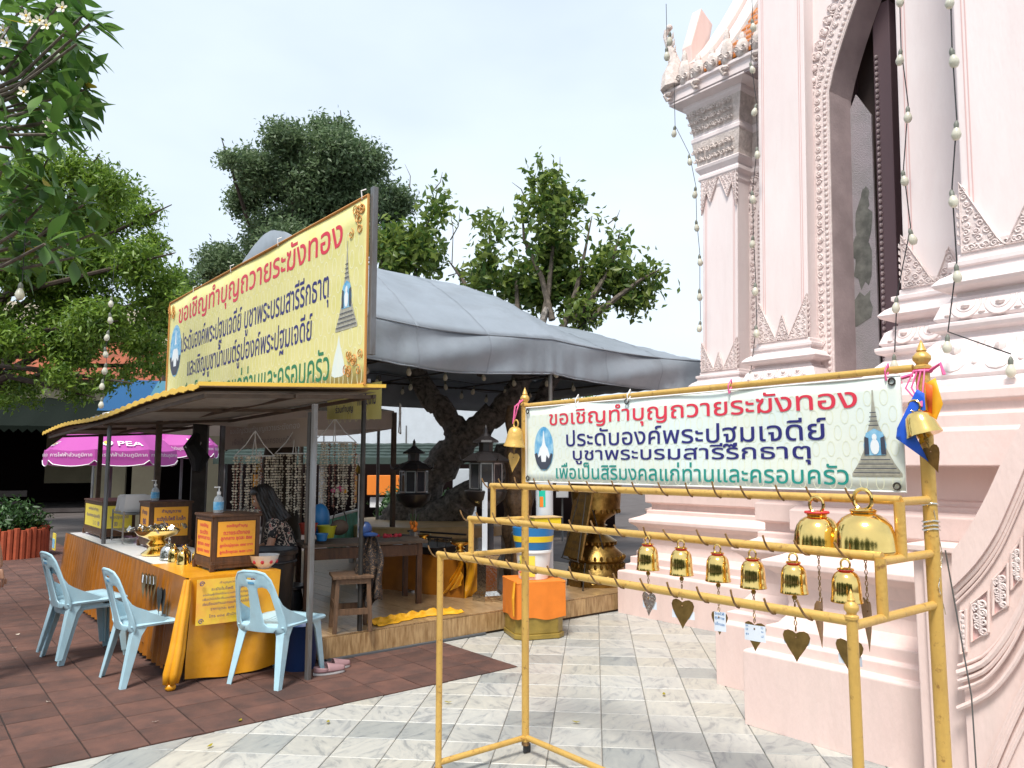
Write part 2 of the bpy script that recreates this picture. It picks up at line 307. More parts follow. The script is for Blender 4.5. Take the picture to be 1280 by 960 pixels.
# ------------------------------------------------------------------ lettering (outlines filled by winding number, so overlapping strokes stay solid)
def outlines(text):
    cu = bpy.data.curves.new('t', 'FONT'); cu.body = text; cu.size = 1; cu.fill_mode = 'NONE'; cu.resolution_u = 3
    o = bpy.data.objects.new('t', cu); COL.objects.link(o); dg = bpy.context.evaluated_depsgraph_get(); dg.update()
    me = o.evaluated_get(dg).to_mesh(); v = [(p.co.x, p.co.y) for p in me.vertices]; nb = {}
    for e in me.edges: a, b = e.vertices; nb.setdefault(a, []).append(b); nb.setdefault(b, []).append(a)
    loops = []; seen = set()
    for s0 in sorted(nb):
        if s0 in seen: continue
        lp = [s0]; seen.add(s0); cur = s0
        while True:
            nx = [q for q in nb[cur] if q not in seen]
            if not nx: break
            if len(lp) == 1: nx.sort()
            cur = nx[0]; seen.add(cur); lp.append(cur)
        if len(lp) > 2: loops.append([v[i] for i in lp])
    o.evaluated_get(dg).to_mesh_clear(); bpy.data.objects.remove(o); bpy.data.curves.remove(cu); return loops
def area(l): return sum(l[i - 1][0] * l[i][1] - l[i][0] * l[i - 1][1] for i in range(len(l))) / 2
def fill(loops, extra=()):
    vs = []; es = []
    for l in loops:
        n = len(vs); vs += [Vector(p) for p in l]; es += [(n + i, n + (i + 1) % len(l)) for i in range(len(l))]
    vs += [Vector(p) for p in extra]
    ov, oe, of, *_ = geometry.delaunay_2d_cdt(vs, es, [], 0, 1e-6)
    arrs = [np.array(l) for l in loops]; keep = []
    cen = np.array([[sum(ov[i][0] for i in f) / len(f), sum(ov[i][1] for i in f) / len(f)] for f in of]) if of else np.zeros((0, 2))
    wn = np.zeros(len(cen))
    for a in arrs:
        b = np.roll(a, -1, axis=0)
        for (x0, y0), (x1, y1) in zip(a, b):
            if y0 == y1: continue
            cr = (x1 - x0) * (cen[:, 1] - y0) - (cen[:, 0] - x0) * (y1 - y0)
            wn += ((y0 <= cen[:, 1]) & (y1 > cen[:, 1]) & (cr > 0)).astype(int); wn -= ((y0 > cen[:, 1]) & (y1 <= cen[:, 1]) & (cr < 0)).astype(int)
    keep = [tuple(f) for f, q in zip(of, wn) if abs(q) > .5]
    return [(p[0], p[1]) for p in ov], keep
TXT = {}
def text2d(text, bold=0):
    if (text, bold) in TXT: return TXT[(text, bold)]
    lo = outlines(text)
    if bold:
        big = max(lo, key=lambda l: abs(area(l))); sg = 1 if area(big) > 0 else -1; out = []
        for l in lo:
            a = np.array(l); n = len(a); q = []
            for i in range(n):
                d = a[(i + 1) % n] - a[i - 1]; k = np.hypot(*d)
                q.append(tuple(a[i] + (np.array((d[1], -d[0])) / k * bold * sg if k > 1e-9 else 0)))
            out.append(q)
        lo = out
    v, f = fill(lo); us = {i for t in f for i in t}; xs = [v[i][0] for i in us]; ys = [v[i][1] for i in us]
    x0, x1 = min(xs), max(xs); y0, y1 = min(ys), max(ys); v = [((x - x0) / (x1 - x0), (y - y0) / (y1 - y0)) for x, y in v]
    TXT[(text, bold)] = (v, f); return v, f
def letter(parent, text, m, o, xd, zd, w_, h_, bold=.012, name='lettering', bend=None):
    """text spans w_ by h_, lower left at o, reading along xd, up along zd"""
    v, f = text2d(text, bold); o = Vector(o); xd = Vector(xd); zd = Vector(zd); mb = MB()
    pts = [o + xd * (a * w_) + zd * (b * h_) for a, b in v]
    if bend: pts = [bend(p) for p in pts]
    us = sorted({i for t in f for i in t}); rm = {q: k for k, q in enumerate(us)}; mb.v = [tuple(pts[q]) for q in us]; mb.f = [tuple(rm[i] for i in t) for t in f]; me = bpy.data.meshes.new(name); me.from_pydata(mb.v, [], mb.f); me.materials.append(M[m]); ob = bpy.data.objects.new(name, me); COL.objects.link(ob); ob.parent = parent; return ob
def lines(parent, rows, m, o, xd, zd, w_, h_, bold=.02):
    k = len(rows)
    for i, (t, a, b) in enumerate(rows):     # a..b horizontal span 0..1
        letter(parent, t, m, Vector(o) + Vector(xd) * (a * w_) + Vector(zd) * (h_ * (1 - (i + .85) / k)), xd, zd, (b - a) * w_, h_ / k * .68, bold)
# ------------------------------------------------------------------ ground
def clip(poly, fn):
    out = []
    for i in range(len(poly)):
        a, b = poly[i - 1], poly[i]; fa, fb = fn(a), fn(b)
        if (fa >= 0) != (fb >= 0): t = fa / (fa - fb); out.append((a[0] + (b[0] - a[0]) * t, a[1] + (b[1] - a[1]) * t))
        if fb >= 0: out.append(b)
    return out
g = MB(); g.add([(-160, -60, -.03), (160, -60, -.03), (160, 260, -.03), (-160, 260, -.03)], [(0, 1, 2, 3)])
tag(g.build('ground', 'ground_far'), kind='structure')
g = MB(); g.box(-2, 9, -1.5, 8.5, -.026, -.008); marb = uvmesh('marble_paving', g, 'tile_joint'); marb['kind'] = 'structure'
g = MB(); g.box(-9, 4.01, 4.86, 19.6, -.007, -.004); rub = uvmesh('rubber_paving', g, 'joint'); rub['kind'] = 'structure'
def pave(parent, polys, m, zt, name='tile', inset=.0025, limit=290):
    """polys: list of (poly in uv, full-tile key). nearest visible ones are objects, rest one joined mesh"""
    items = []
    for poly in polys:
        cx = sum(p[0] for p in poly) / len(poly); cy = sum(p[1] for p in poly) / len(poly); w3 = P(cx, cy, 0); q = proj(w3)
        vis = q[2] > .3 and -60 < q[0] < 1340 and q[1] < 1010
        items.append((0 if vis else 1, w3.length, cx, cy, poly))
    items.sort(key=lambda t: t[:2]); rest = MB(); cache = {}
    for i, (a, b, cx, cy, poly) in enumerate(items):
        loc = [(x - cx, y - cy) for x, y in poly]; jt = random.uniform(-.0012, .0012)
        n = len(loc); rad = [math.hypot(*p) for p in loc]
        inn = [(x * (1 - (inset + .003) / max(.02, r_) * 1.4), y * (1 - (inset + .003) / max(.02, r_) * 1.4)) for (x, y), r_ in zip(loc, rad)]
        out = [(x * (1 - inset / max(.02, r_) * 1.4), y * (1 - inset / max(.02, r_) * 1.4)) for (x, y), r_ in zip(loc, rad)]
        if i < limit and a == 0:
            key = tuple(round(c, 3) for p in loc for c in p)
            if key not in cache:
                mb = MB(); mb.add([(x, y, -.02) for x, y in out] + [(x, y, zt - .003) for x, y in out] + [(x, y, zt) for x, y in inn],
                    [tuple(range(2 * n, 3 * n))] + [(k, (k + 1) % n, n + (k + 1) % n, n + k) for k in range(n)] + [(n + k, n + (k + 1) % n, 2 * n + (k + 1) % n, 2 * n + k) for k in range(n)])
                cache[key] = mb.mesh(name, m)
            o = bpy.data.objects.new(name, cache[key]); COL.objects.link(o); o.parent = parent; o.location = (cx, cy, jt)
        else:
            rest.add([(x + cx, y + cy, zt + jt) for x, y in out], [tuple(range(n))])
    if rest.v: rest.build(name + '_field', m, parent, kind='stuff')
# marble: 0.30 m squares turned 33 degrees against the platform
pol = []; md = R(6.1); dx = Vector((math.cos(md), -math.sin(md))); dy = Vector((math.sin(md), math.cos(md))); o0 = Vector((.48, 4.26))
for i in range(-16, 22):
    for j in range(-12, 20):
        c0 = o0 + dx * (.3 * i) + dy * (.3 * j + (.0 if i % 2 else .0)); q = []
        for a, b in ((0, 0), (1, 0), (1, 1), (0, 1)):
            p = c0 + dx * (.3 * a) + dy * (.3 * b); t = uv((p.x, p.y, 0)); q.append((t[0], t[1]))
        q = clip(clip(clip(clip(q, lambda p: p[0] + 2), lambda p: 8.2 - p[0]), lambda p: p[1] + 1.5), lambda p: 6.1 - p[1])
        if not q: continue
        if min(p[0] for p in q) > 4.02: pol.append(q)
        else:
            for z in (clip(q, lambda p: 4.86 - p[1]), clip(clip(q, lambda p: p[1] - 4.86), lambda p: p[0] - 4.015)):
                if len(z) > 2 and abs(area(z)) > .0006: pol.append(z)
pave(marb, pol, 'marble_tile', 0)
pol = []
for i in range(-26, 18):
    for j in range(0, 48):
        q = [(.065 + .305 * (i + a), 4.865 + .305 * (j + b)) for a, b in ((0, 0), (1, 0), (1, 1), (0, 1))]
        q = clip(q, lambda p: 4.005 - p[0])
        if len(q) < 3 or abs(area(q)) < .001: continue
        cx = sum(p[0] for p in q) / len(q); cy = sum(p[1] for p in q) / len(q)
        if cx > 2.9 and cy > 6.1: continue
        pol.append(q)
pave(rub, pol, 'rubber_tile', .006, inset=.004)
# platform of wood-look planks
PU0, PU1, PV0, PV1 = 2.83, 7.6, 5.97, 12.0
g = MB(); g.box(PU0 + .012, PU1, PV0 + .012, PV1, .0, .182); plat = uvmesh('platform', g, 'wood_old'); plat['kind'] = 'structure'
g = MB(); g.box(PU0 + .05, PU1 - 3.1, PV0 - .035, PV0 - .002, .0065, .022); g.build('skirting_strip', 'grey_strip', plat)
k = 0; pc = {}
u = PU0
while u < PU1 - .02:
    wd = .15; v = PV0 - (.3 if k % 2 else 0) - .35 * (k % 3 == 2)
    while v < 9.6:
        a = max(v, PV0); b = min(v + .9, 9.6)
        if b - a > .05:
            key = (round(b - a, 3),)
            if key not in pc: mb = MB(); mb.box(.0015, wd - .0015, .0015, b - a - .0015, -.012, .0); pc[key] = mb.mesh('plank', 'plank')
            o = bpy.data.objects.new('plank', pc[key]); COL.objects.link(o); o.parent = plat; o.location = (u, a, .2 + random.uniform(-.0006, .0006))
        v += .9
    u += wd; k += 1
g = MB(); g.box(PU0, PU1, 9.6, PV1, .19, .199); g.build('platform_back', 'plank', plat)
u = PU0
while u < PU1 - .05:
    wd = min(.6, PU1 - u); mb = MB(); mb.box(u + .0015, u + wd - .0015, PV0 - .012, PV0 - .001, .024, .186); mb.build('face_board', 'plank_face', plat); u += wd
mb = MB(); mb.box(PU0 - .012, PU0 - .001, PV0, PV0 + .9, .024, .186); mb.build('face_board', 'plank_face', plat)
mb = MB(); mb.box(PU0 - .012, PU0 - .001, PV0 + .903, PV1, .024, .186); mb.build('face_board', 'plank_face', plat)
#PART2
# ------------------------------------------------------------------ temple hall
T0 = (0, 0, 0)
temple = thing('temple_hall', 'pale pink temple hall with carved pilasters and pointed window on a stepped plinth', 'temple', T0)
def sweep(mb, pts, prof):
    """pts: plan polyline (u,v) walked with the outside on the right hand; prof: (out, z)"""
    n = len(pts); nrm = []
    for i in range(n - 1):
        d = Vector((pts[i + 1][0] - pts[i][0], pts[i + 1][1] - pts[i][1])).normalized(); nrm.append(Vector((d.y, -d.x)))
    rows = []
    for off, z in prof:
        row = []
        for i in range(n):
            a = nrm[max(0, i - 1)]; b = nrm[min(n - 2, i)]; m_ = (a + b); m_ = m_ / max(.3, m_.dot(a)) if (a - b).length > 1e-4 else a
            row.append((pts[i][0] + m_.x * off, pts[i][1] + m_.y * off, z))
        rows.append(row)
    vs = [p for r_ in rows for p in r_]; k = len(prof)
    mb.add(vs, [(j * n + i, j * n + i + 1, (j + 1) * n + i + 1, (j + 1) * n + i) for j in range(k - 1) for i in range(n - 1)])
PL = [(14, 7.1), (7.9, 7.1), (7.9, 5.92), (6.28, 5.92), (6.28, 3.58), (4.83, 3.58), (4.83, 2.94), (4.24, 2.94), (4.24, .2), (8, .2)]
PL = [(u, v) for u, v in PL]
# outside lies towards -u / +v ... walking from far to near the outside is on the right
def order(pts): return pts
prof = [(0, 0), (0, .44), (-.012, .452), (-.06, .455), (-.06, .52), (-.10, .53), (-.10, .60), (-.15, .61), (-.19, .66), (-.205, .74), (-.19, .84), (-.15, .92), (-.09, .965), (-.09, 1.0), (-.17, 1.03),
        (-.23, 1.06), (-.23, 1.10), (-.27, 1.11), (-.27, 1.17), (-.22, 1.185), (-.22, 1.31), (-.25, 1.335), (-.28, 1.34), (-.28, 1.365), (-.31, 1.37), (-.31, 1.395), (-.34, 1.4), (-.34, 1.585), (-.10, 1.59), (-.10, 1.775), (-.12, 1.79), (-.12, 1.86), (-.15, 1.875), (-.15, 1.92), (-.12, 1.935), (-.12, 1.985), (-.16, 2.0), (-2.2, 2.003)]
pts_rev = PL
mb = MB(); sweep(mb, PL, [(-o if False else o, z) for o, z in prof])
plinth = mb.build('plinth', 'pink_plaster', temple, bevel=.006)
def carve_petals(mb, p0, p1, nrm, z0, z1, out, n):
    """row of lotus petals in relief between two plan points"""
    p0 = Vector(p0); p1 = Vector(p1); d = (p1 - p0); L_ = d.length; d.normalize(); nn = Vector(nrm); wd = L_ / n
    for k in range(n):
        c = p0 + d * (wd * (k + .5)); h = z1 - z0
        def pt(a, b, dd): q = c + d * (a * wd) + nn * (dd + out * (1 - b) ** 1.0); return (q.x, q.y, z0 + b * h)
        def arc(s, t, m_=7): return [(s * math.sin(PI * i / (m_ - 1) - PI / 2) * .98, t - .55 * t * (abs(2 * i / (m_ - 1) - 1) ** 2)) for i in range(m_)]
        # scalloped petal: outer lobe tube, inner lobe tubes, centre boss
        for sc, th_ in ((.47, .016), (.30, .012)):
            pl = []
            for i in range(11):
                t = -PI * .5 + PI * i / 10; pl.append(pt(sc * math.sin(t) * (1 if abs(math.sin(t)) < .99 else .9), .86 - (.80 * sc / .47) * max(0, math.cos(t)), .012))
            mb.tube([Vector(q) for q in pl], th_ * (z1 - z0) / .3, 5)
        q = pt(0, .62, .014); mb.ball(q, (.05 * wd / .2 * .6, .05 * wd / .2 * .6, h * .16), 6, 4)
        for s in (-.5, .5):
            q = pt(s, .25, .008); mb.ball(q, (wd * .12, wd * .12, h * .1), 6, 4)
def spiral(mb, c, xd, zd, r, turns, th_, nn, sg=1, a0=0):
    pl = []
    for i in range(int(turns * 9) + 1):
        t = i / 9 * 2 * PI; rr = r * (1 - i / (turns * 9) * .85); pl.append(Vector(c) + Vector(xd) * (math.cos(a0 + t * sg) * rr) + Vector(zd) * (math.sin(a0 + t * sg) * rr) + Vector(nn) * .004)
    mb.tube(pl, th_, 4)
def v_leaf(mb, o, xd, nn, wd, h, half=0, scale=1, down=False):
    """triangular carved leaf standing on o (base middle); half -1/1: only one side (corner leaf)"""
    o = Vector(o); xd = Vector(xd); nn = Vector(nn); z = Vector((0, 0, -1 if down else 1))
    if half == 0: tri = [(-wd / 2, 0), (wd / 2, 0), (0.0, h)]; 
    elif half < 0: tri = [(0, 0), (wd / 2, 0), (wd * .42, h * .12), (0, h)]
    else: tri = [(0, 0), (0, h), (-wd * .42, h * .12), (-wd / 2, 0)]
    mb.prism(tri, lambda a, b, d: o + xd * a + z * b + nn * d, -.002, .022)
    edge = [o + xd * a + z * b + nn * .024 for a, b in tri]
    mb.tube(edge, .009 * scale, 4, closed=True)
    st = .047 * max(scale, .8); k = 0; zz = st * .55
    while zz < h * .9:
        f_ = 1 - zz / h
        x0, x1 = ((-wd / 2 * f_, wd / 2 * f_) if half == 0 else (0, wd / 2 * f_) if half < 0 else (-wd / 2 * f_, 0))
        n_ = max(1, int((x1 - x0 - .015) / st)); 
        for i in range(n_):
            q = x0 + (x1 - x0) * (i + .5) / n_; c = o + xd * q + z * zz + nn * .020
            spiral(mb, c, xd, z, st * .47, 1.3, .0062 * scale, nn, 1 if (i + k) % 2 else -1, i * 1.7 + k)
            if (i + k) % 3 == 0: mb.ball(c + nn * .004, .009 * scale, 5, 4)
        zz += st * .92; k += 1
    if half:
        for k in range(6): c = o + xd * (.0) + z * (h * (.12 + .13 * k)); mb.tube([c + nn * .01, c + xd * half * .018 + z * .012 + nn * .012, c + xd * half * .022 + z * .035 + nn * .012], [.014, .010, .003], 5)
def pilaster(u, v1, v0, ztop, us=.35, side=True, leaf_h=.37, n_leaf=1, thin=False):
    """face plane u, spanning v0..v1 (v1 = far/left side), returns root part"""
    wd = v1 - v0
    mb = MB(); mb.box(u, u + us, v0, v1, 2.78, ztop); sh = mb.build('pilaster', 'pink_pale', temple, bevel=.008)
    mb = MB()
    for q in (v1 - .045, v1 - .065, v0 + .045, v0 + .065): mb.box(u - .003, u + .01, q - .003, q + .003, 2.9, ztop)
    mb.build('groove_line', 'pink_line', sh)
    base = [(u + us + 1.2, v1), (u, v1), (u, v0), (u + us, v0)]
    pr = [(.30, 2.0), (.30, 2.035), (.26, 2.06), (.275, 2.08), (.24, 2.16), (.17, 2.24), (.11, 2.30), (.10, 2.315), (.10, 2.335), (.14, 2.35), (.15, 2.37), (.15, 2.39), (.11, 2.40), (.13, 2.42), (.10, 2.50), (.06, 2.53), (.06, 2.545),
          (.035, 2.55), (.035, 2.575), (.07, 2.58), (.12, 2.60), (.135, 2.62), (.10, 2.66), (.05, 2.69), (.05, 2.72), (.065, 2.725), (.065, 2.755), (.025, 2.765), (.025, 2.80), (0, 2.81)]
    mb = MB(); sweep(mb, base, pr); b = mb.build('pilaster_base', 'pink_pale', sh, bevel=.004)
    mb = MB(); nn = (-1, 0); k = max(2, round(wd / .19))
    carve_petals(mb, (u - .12, v1 + .1), (u - .12, v0 - .02), nn, 2.085, 2.30, .14, k)
    mb.build('lotus_carving', 'pink_carved', sh, smooth=True); mb = MB()
    carve_petals(mb, (u - .075, v1 + .05), (u - .075, v0 - .02), nn, 2.405, 2.53, .05, k + 1)
    mb.build('lotus_carving', 'pink_carved', sh, smooth=True)
    mb = MB(); xd = (0, -1, 0); hw = wd
    hb = min(.22, wd * .40)
    v_leaf(mb, (u - .003, v1, 2.81), xd, (-1, 0, 0), hb * 2, leaf_h, -1)
    v_leaf(mb, (u - .003, v0, 2.81), xd, (-1, 0, 0), hb * 2, leaf_h, 1)
    cw_ = .40 if wd > .8 else wd * .30; v_leaf(mb, (u - .004, v1 - hb - cw_ / 2 - .01 if wd > .8 else (v0 + v1) / 2, 2.81), xd, (-1, 0, 0), cw_, leaf_h * (.98 if wd > .8 else .6))
    mb.box(u - .026, u + .01, v0, v1, 2.79, 2.86)
    for i in range(int(wd / .06)): spiral(mb, (u - .027, v0 + .03 + i * .06, 2.83), xd, (0, 0, 1), .022, 1.3, .005, (-1, 0, 0), 1 if i % 2 else -1)
    mb.build('corner_leaf_carving', 'pink_carved', sh, smooth=True)
    return sh
pilaster(4.73, 1.73, .75, 8.6, 1.2, leaf_h=.42)
pilaster(5.39, 2.36, 1.74, 8.6, 1.4, leaf_h=.38)
pilaster(6.75, 4.39, 3.86, 9.0, .6, leaf_h=.42)
D_ = pilaster(8.3, 6.27, 5.72, 5.45, .6, leaf_h=.40)
# walls between
mb = MB(); mb.box(8.62, 8.95, 4.3, 6.1, 2, 7.0); mb.box(9.1, 14, 5.9, 6.2, 2, 7); mb.build('wall', 'pink_pale', temple)
mb = MB(); mb.box(5.2, 9, .2, .9, 2.0, 8.6); mb.build('wall', 'pink_pale', temple)
def arch_outline(c, hw, zs, za, n=10, z0=2.0):
    """pointed arch: springing zs, apex za"""
    L_ = [(c + hw, z0), (c + hw, zs)]
    for i in range(1, n): t = i / n; L_.append((c + hw * (1 - t ** 1.15), zs + (za - zs) * (1 - (1 - t) ** 1.25) * (1 - .0 * t)))
    L_.append((c, za)); return L_ + [(2 * c - a, z) for a, z in L_[-2::-1]]
def window(u, c, hw, zs, za, vl, vr, ztop, frame_w=.17, deep=.32):
    a_in = arch_outline(c, hw, zs, za); n = len(a_in)
    # wall with arch hole (front face u)
    mb = MB(); outer = []
    for (a, z) in a_in:
        outer.append((vl if a > c + 1e-6 else vr if a < c - 1e-6 else a, z if a != c else ztop))
    outer[n // 2] = (c, ztop); half = n // 2
    for i in range(n):
        a, z = a_in[i]
        if i < half: outer[i] = (vl, z if i < 3 else z + (ztop - z) * (i - 2) / (half - 2))
        elif i > half: k = n - 1 - i; outer[i] = (vr, z if k < 3 else z + (ztop - z) * (k - 2) / (half - 2))
    outer[half - 1] = (vl, ztop); outer[half + 1] = (vr, ztop)
    mb.add([(u, a, z) for a, z in a_in] + [(u, a, z) for a, z in outer], [(i, i + 1, n + i + 1, n + i) for i in range(n - 1)])
    wl = mb.build('window_wall', 'pink_pale', temple)
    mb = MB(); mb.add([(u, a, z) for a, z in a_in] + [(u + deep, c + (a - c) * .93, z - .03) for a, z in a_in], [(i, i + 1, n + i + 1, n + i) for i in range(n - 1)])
    mb.build('window_reveal', 'pink_shaded', temple)
    # ornate frame: plain outer and inner fillets, bead row, leaf row
    wf = thing_part = MB()
    def off(d): return [(a + (d if a > c + 1e-6 else -d if a < c - 1e-6 else 0), z + (0 if z <= zs else d * .75)) for a, z in a_in]
    for d, r_ in ((.012, .014), (frame_w - .01, .016), (frame_w * .48, .007)): wf.tube([(u - .012, a, z) for a, z in off(d)], r_, 5)
    i0 = off(0); i1 = off(frame_w)
    wf.add([(u - .02, a, z) for a, z in i0] + [(u - .02, a, z) for a, z in i1], [(i, i + 1, n + i + 1, n + i) for i in range(n - 1)])
    wf.add([(u - .02, a, z) for a, z in i1] + [(u + .01, a, z) for a, z in i1], [(i, i + 1, n + i + 1, n + i) for i in range(n - 1)])
    wf.add([(u - .02, a, z) for a, z in i0] + [(u + .03, a, z) for a, z in i0], [(i, i + 1, n + i + 1, n + i) for i in range(n - 1)])
    def march(line, step):
        out = []; acc = 0
        for i in range(len(line) - 1):
            a = Vector(line[i]); b = Vector(line[i + 1]); l_ = (b - a).length; t = acc
            while t < l_: out.append((a + (b - a) * (t / l_), (b - a).normalized())); t += step
            acc = t - l_
        return out
    for p, d in march(off(frame_w * .27), .056): wf.ball((u - .024, p.x, p.y), (.02, .021, .021), 6, 4)
    for i, (p, d) in enumerate(march(off(frame_w * .73), .085)):
        if abs(p.x - c) < .02: continue
        spiral(wf, (u - .022, p.x, p.y), (0, 1, 0), (0, 0, 1), .032, 1.4, .008, (-1, 0, 0), 1 if i % 2 else -1, i)
        wf.ball((u - .026, p.x, p.y), (.012, .014, .014), 5, 4)
    # flame crest over the arch part
    for i, (p, d) in enumerate(march(off(frame_w * 1.18), .12)):
        if p.y > zs:
            for q in range(3): spiral(wf, (u - .012, p.x + (.02 * q if p.x > c else -.02 * q), p.y + .012 * q), (0, 1, 0), (0, 0, 1), .055 - .012 * q, 1.5, .011, (-1, 0, 0), 1 if (i + q) % 2 else -1, i)
            wf.ball((u - .018, p.x, p.y), (.02, .03, .03), 6, 4)
    wf.build('window_frame', 'pink_carved', temple, smooth=True)
window(6.93, 2.94, .755, 5.30, 6.85, 4.1, 1.75, 8.8, frame_w=.16)
window(8.58, 4.9, .62, 4.85, 5.9, 5.75, 3.9, 6.9, frame_w=.20, deep=.25)
# open leaf with embossed mesh, solid dark block standing in for the unlit room behind
mb = MB(); mb.box(0, .03, -.62, 0, 2.1, 5.75)
lf = MB(); pts = [(0, 2.0), (0, 5.1), (-.10, 5.32), (-.25, 5.05), (-.27, 2.0)]
lf.prism(pts, lambda a, b, d: Vector((7.235 + d, 3.685 + a, b)), 0, .03); leaf = lf.build('window_leaf', 'window_mesh', temple, bevel=.003)
lf = MB(); random.seed(3)
for (vv, z, sx, sz) in ((-.13, 3.55, .10, .30), (-.15, 3.95, .09, .28), (-.12, 3.1, .12, .2), (-.10, 3.72, .08, .2), (-.17, 4.2, .05, .16)):
    poly = [(vv + sx * math.cos(t) * random.uniform(.6, 1.1), z + sz * math.sin(t) * random.uniform(.6, 1.1)) for t in [i * 2 * PI / 14 for i in range(14)]]
    poly = [(max(-.262, min(-.004, a)), b) for a, b in poly]
    lf.prism(poly, lambda a, b, d: Vector((7.2325 + d - .0012 * (z * 3 % 1), 3.685 + a, b)), 0, .001)
lf.build('weather_stain', 'stain_green', leaf)
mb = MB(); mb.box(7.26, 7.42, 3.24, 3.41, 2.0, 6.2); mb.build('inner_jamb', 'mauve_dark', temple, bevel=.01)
mb = MB()
for z in range(60): mb.ball((7.25, 3.375, 2.1 + z * .06), (.02, .018, .022), 5, 4)
mb.build('jamb_beading', 'pink_shaded', temple)
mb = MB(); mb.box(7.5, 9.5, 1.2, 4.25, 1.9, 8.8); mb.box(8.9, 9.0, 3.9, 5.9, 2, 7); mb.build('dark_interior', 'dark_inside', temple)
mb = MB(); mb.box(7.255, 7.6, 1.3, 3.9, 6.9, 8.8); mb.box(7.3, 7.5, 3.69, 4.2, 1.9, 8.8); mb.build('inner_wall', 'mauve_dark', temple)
# far corner capital and cornice above D
sc_ = 1
cp = [(10.5, 6.27), (8.3, 6.27), (8.3, 5.72), (8.6, 5.72), (8.6, 4.5)]
mb = MB(); sweep(mb, cp, [(o_ * .55, z_) for o_, z_ in [(.0, 5.30), (.03, 5.34), (.03, 5.42), (.09, 5.46), (.09, 5.50), (.05, 5.54), (.13, 5.60), (.15, 5.64), (.10, 5.66)]]); sweep(mb, cp, [(o_ * .55, z_) for o_, z_ in [(.19, 5.98), (.21, 6.0), (.21, 6.05), (.17, 6.07), (.17, 6.10)]]); sweep(mb, cp, [(o_ * .55, z_) for o_, z_ in [(.30, 6.44), (.36, 6.48), (.36, 6.53), (.60, 6.56), (.60, 6.585)]])
mb.build('capital_moulding', 'pink_pale', temple, bevel=.004)
mb = MB(); sweep(mb, cp, [(o_ * .55, z_) for o_, z_ in [(.10, 5.66), (.11, 5.72), (.17, 5.88), (.19, 5.98)]]); sweep(mb, cp, [(o_ * .55, z_) for o_, z_ in [(.17, 6.10), (.20, 6.2), (.28, 6.38), (.30, 6.44)]]); mb.build('capital_panel', 'weathered_carved', temple)
mb = MB()
for zz, oo, s_ in ((5.74, .13, .045), (5.86, .185, .045), (6.17, .21, .05), (6.28, .26, .05), (6.38, .31, .045)):
    for i in range(9): spiral(mb, (8.3 - oo * .55 - .005, 6.29 + oo * .3 - i * (.55 + oo * .5) / 8.5, zz), (0, 1, 0), (0, 0, 1), s_ * .8, 1.4, .010, (-1, 0, 0), 1 if i % 2 else -1, i)
mb.build('capital_carving', 'weathered_carved', temple, smooth=True)
mb = MB()
for i in range(2): v_leaf(mb, (8.292, 6.13 - i * .27, 5.46), (0, -1, 0), (-1, 0, 0), .27, .34, 0, down=True)
v_leaf(mb, (8.29, 6.27, 5.46), (0, -1, 0), (-1, 0, 0), .26, .5, -1, down=True); v_leaf(mb, (8.29, 5.72, 5.46), (0, -1, 0), (-1, 0, 0), .2, .5, 1, down=True)
mb.build('hanging_leaf_carving', 'pink_carved', temple, smooth=True)
mb = MB(); sweep(mb, [(10.5, 6.27), (8.3, 6.27), (8.3, 3.2)], [(.30, 6.585), (.34, 6.60), (.34, 6.72), (.38, 6.74), (.38, 6.78), (.1, 6.79), (-.6, 6.8)]); mb.build('eaves_cornice', 'pink_pale', temple, bevel=.005)
mb = MB(); mb.box(7.98, 8.6, 3.9, 6.57, 6.565, 6.60); mb.box(7.99, 10.4, 6.3, 6.57, 6.568, 6.602); mb.build('eaves_soffit', 'pink_shaded', temple)
# eaves flames, corner finial
mb = MB()
for i in range(13):
    v = 6.55 - i * .23; h = .26 + .12 * (i % 3 == 1)
    mb.ball((7.95, v, 6.80 + h * .35), (.07, .10, h * .55), 7, 5); mb.ball((7.95, v, 6.80 + h * .8), (.04, .05, h * .45), 6, 5)
    for q in (-1, 1): spiral(mb, (7.90, v + q * .05, 6.87), (0, 1, 0), (0, 0, 1), .05, 1.4, .014, (-1, 0, 0), q)
    if i % 2 == 0:
        mb.tube([(7.93, v, 6.64), (7.86, v, 6.60), (7.82, v + .02, 6.66), (7.85, v + .02, 6.70)], [.03, .025, .015, .008], 6); mb.ball((7.90, v, 6.70), (.05, .06, .04), 6, 4)
mb.build('eaves_carving', 'weathered_carved', temple, smooth=True)
mb = MB(); fp = [(7.97, 6.54, 6.8), (7.97, 6.56, 7.0), (8.01, 6.54, 7.2), (7.97, 6.60, 7.45), (7.93, 6.65, 7.62), (7.95, 6.63, 7.70)]
mb.tube(fp, [.17, .13, .09, .055, .03, .045], 8); 
for i in range(6): p = Vector(fp[1]).lerp(Vector(fp[4]), i / 6); mb.tube([p, p + Vector((.02, -.10, .05)), p + Vector((.02, -.11, .12))], [.03, .02, .006], 5)
mb.ball((7.96, 6.60, 7.74), .05, 7, 5); mb.build('corner_finial', 'weathered_carved', temple, smooth=True)
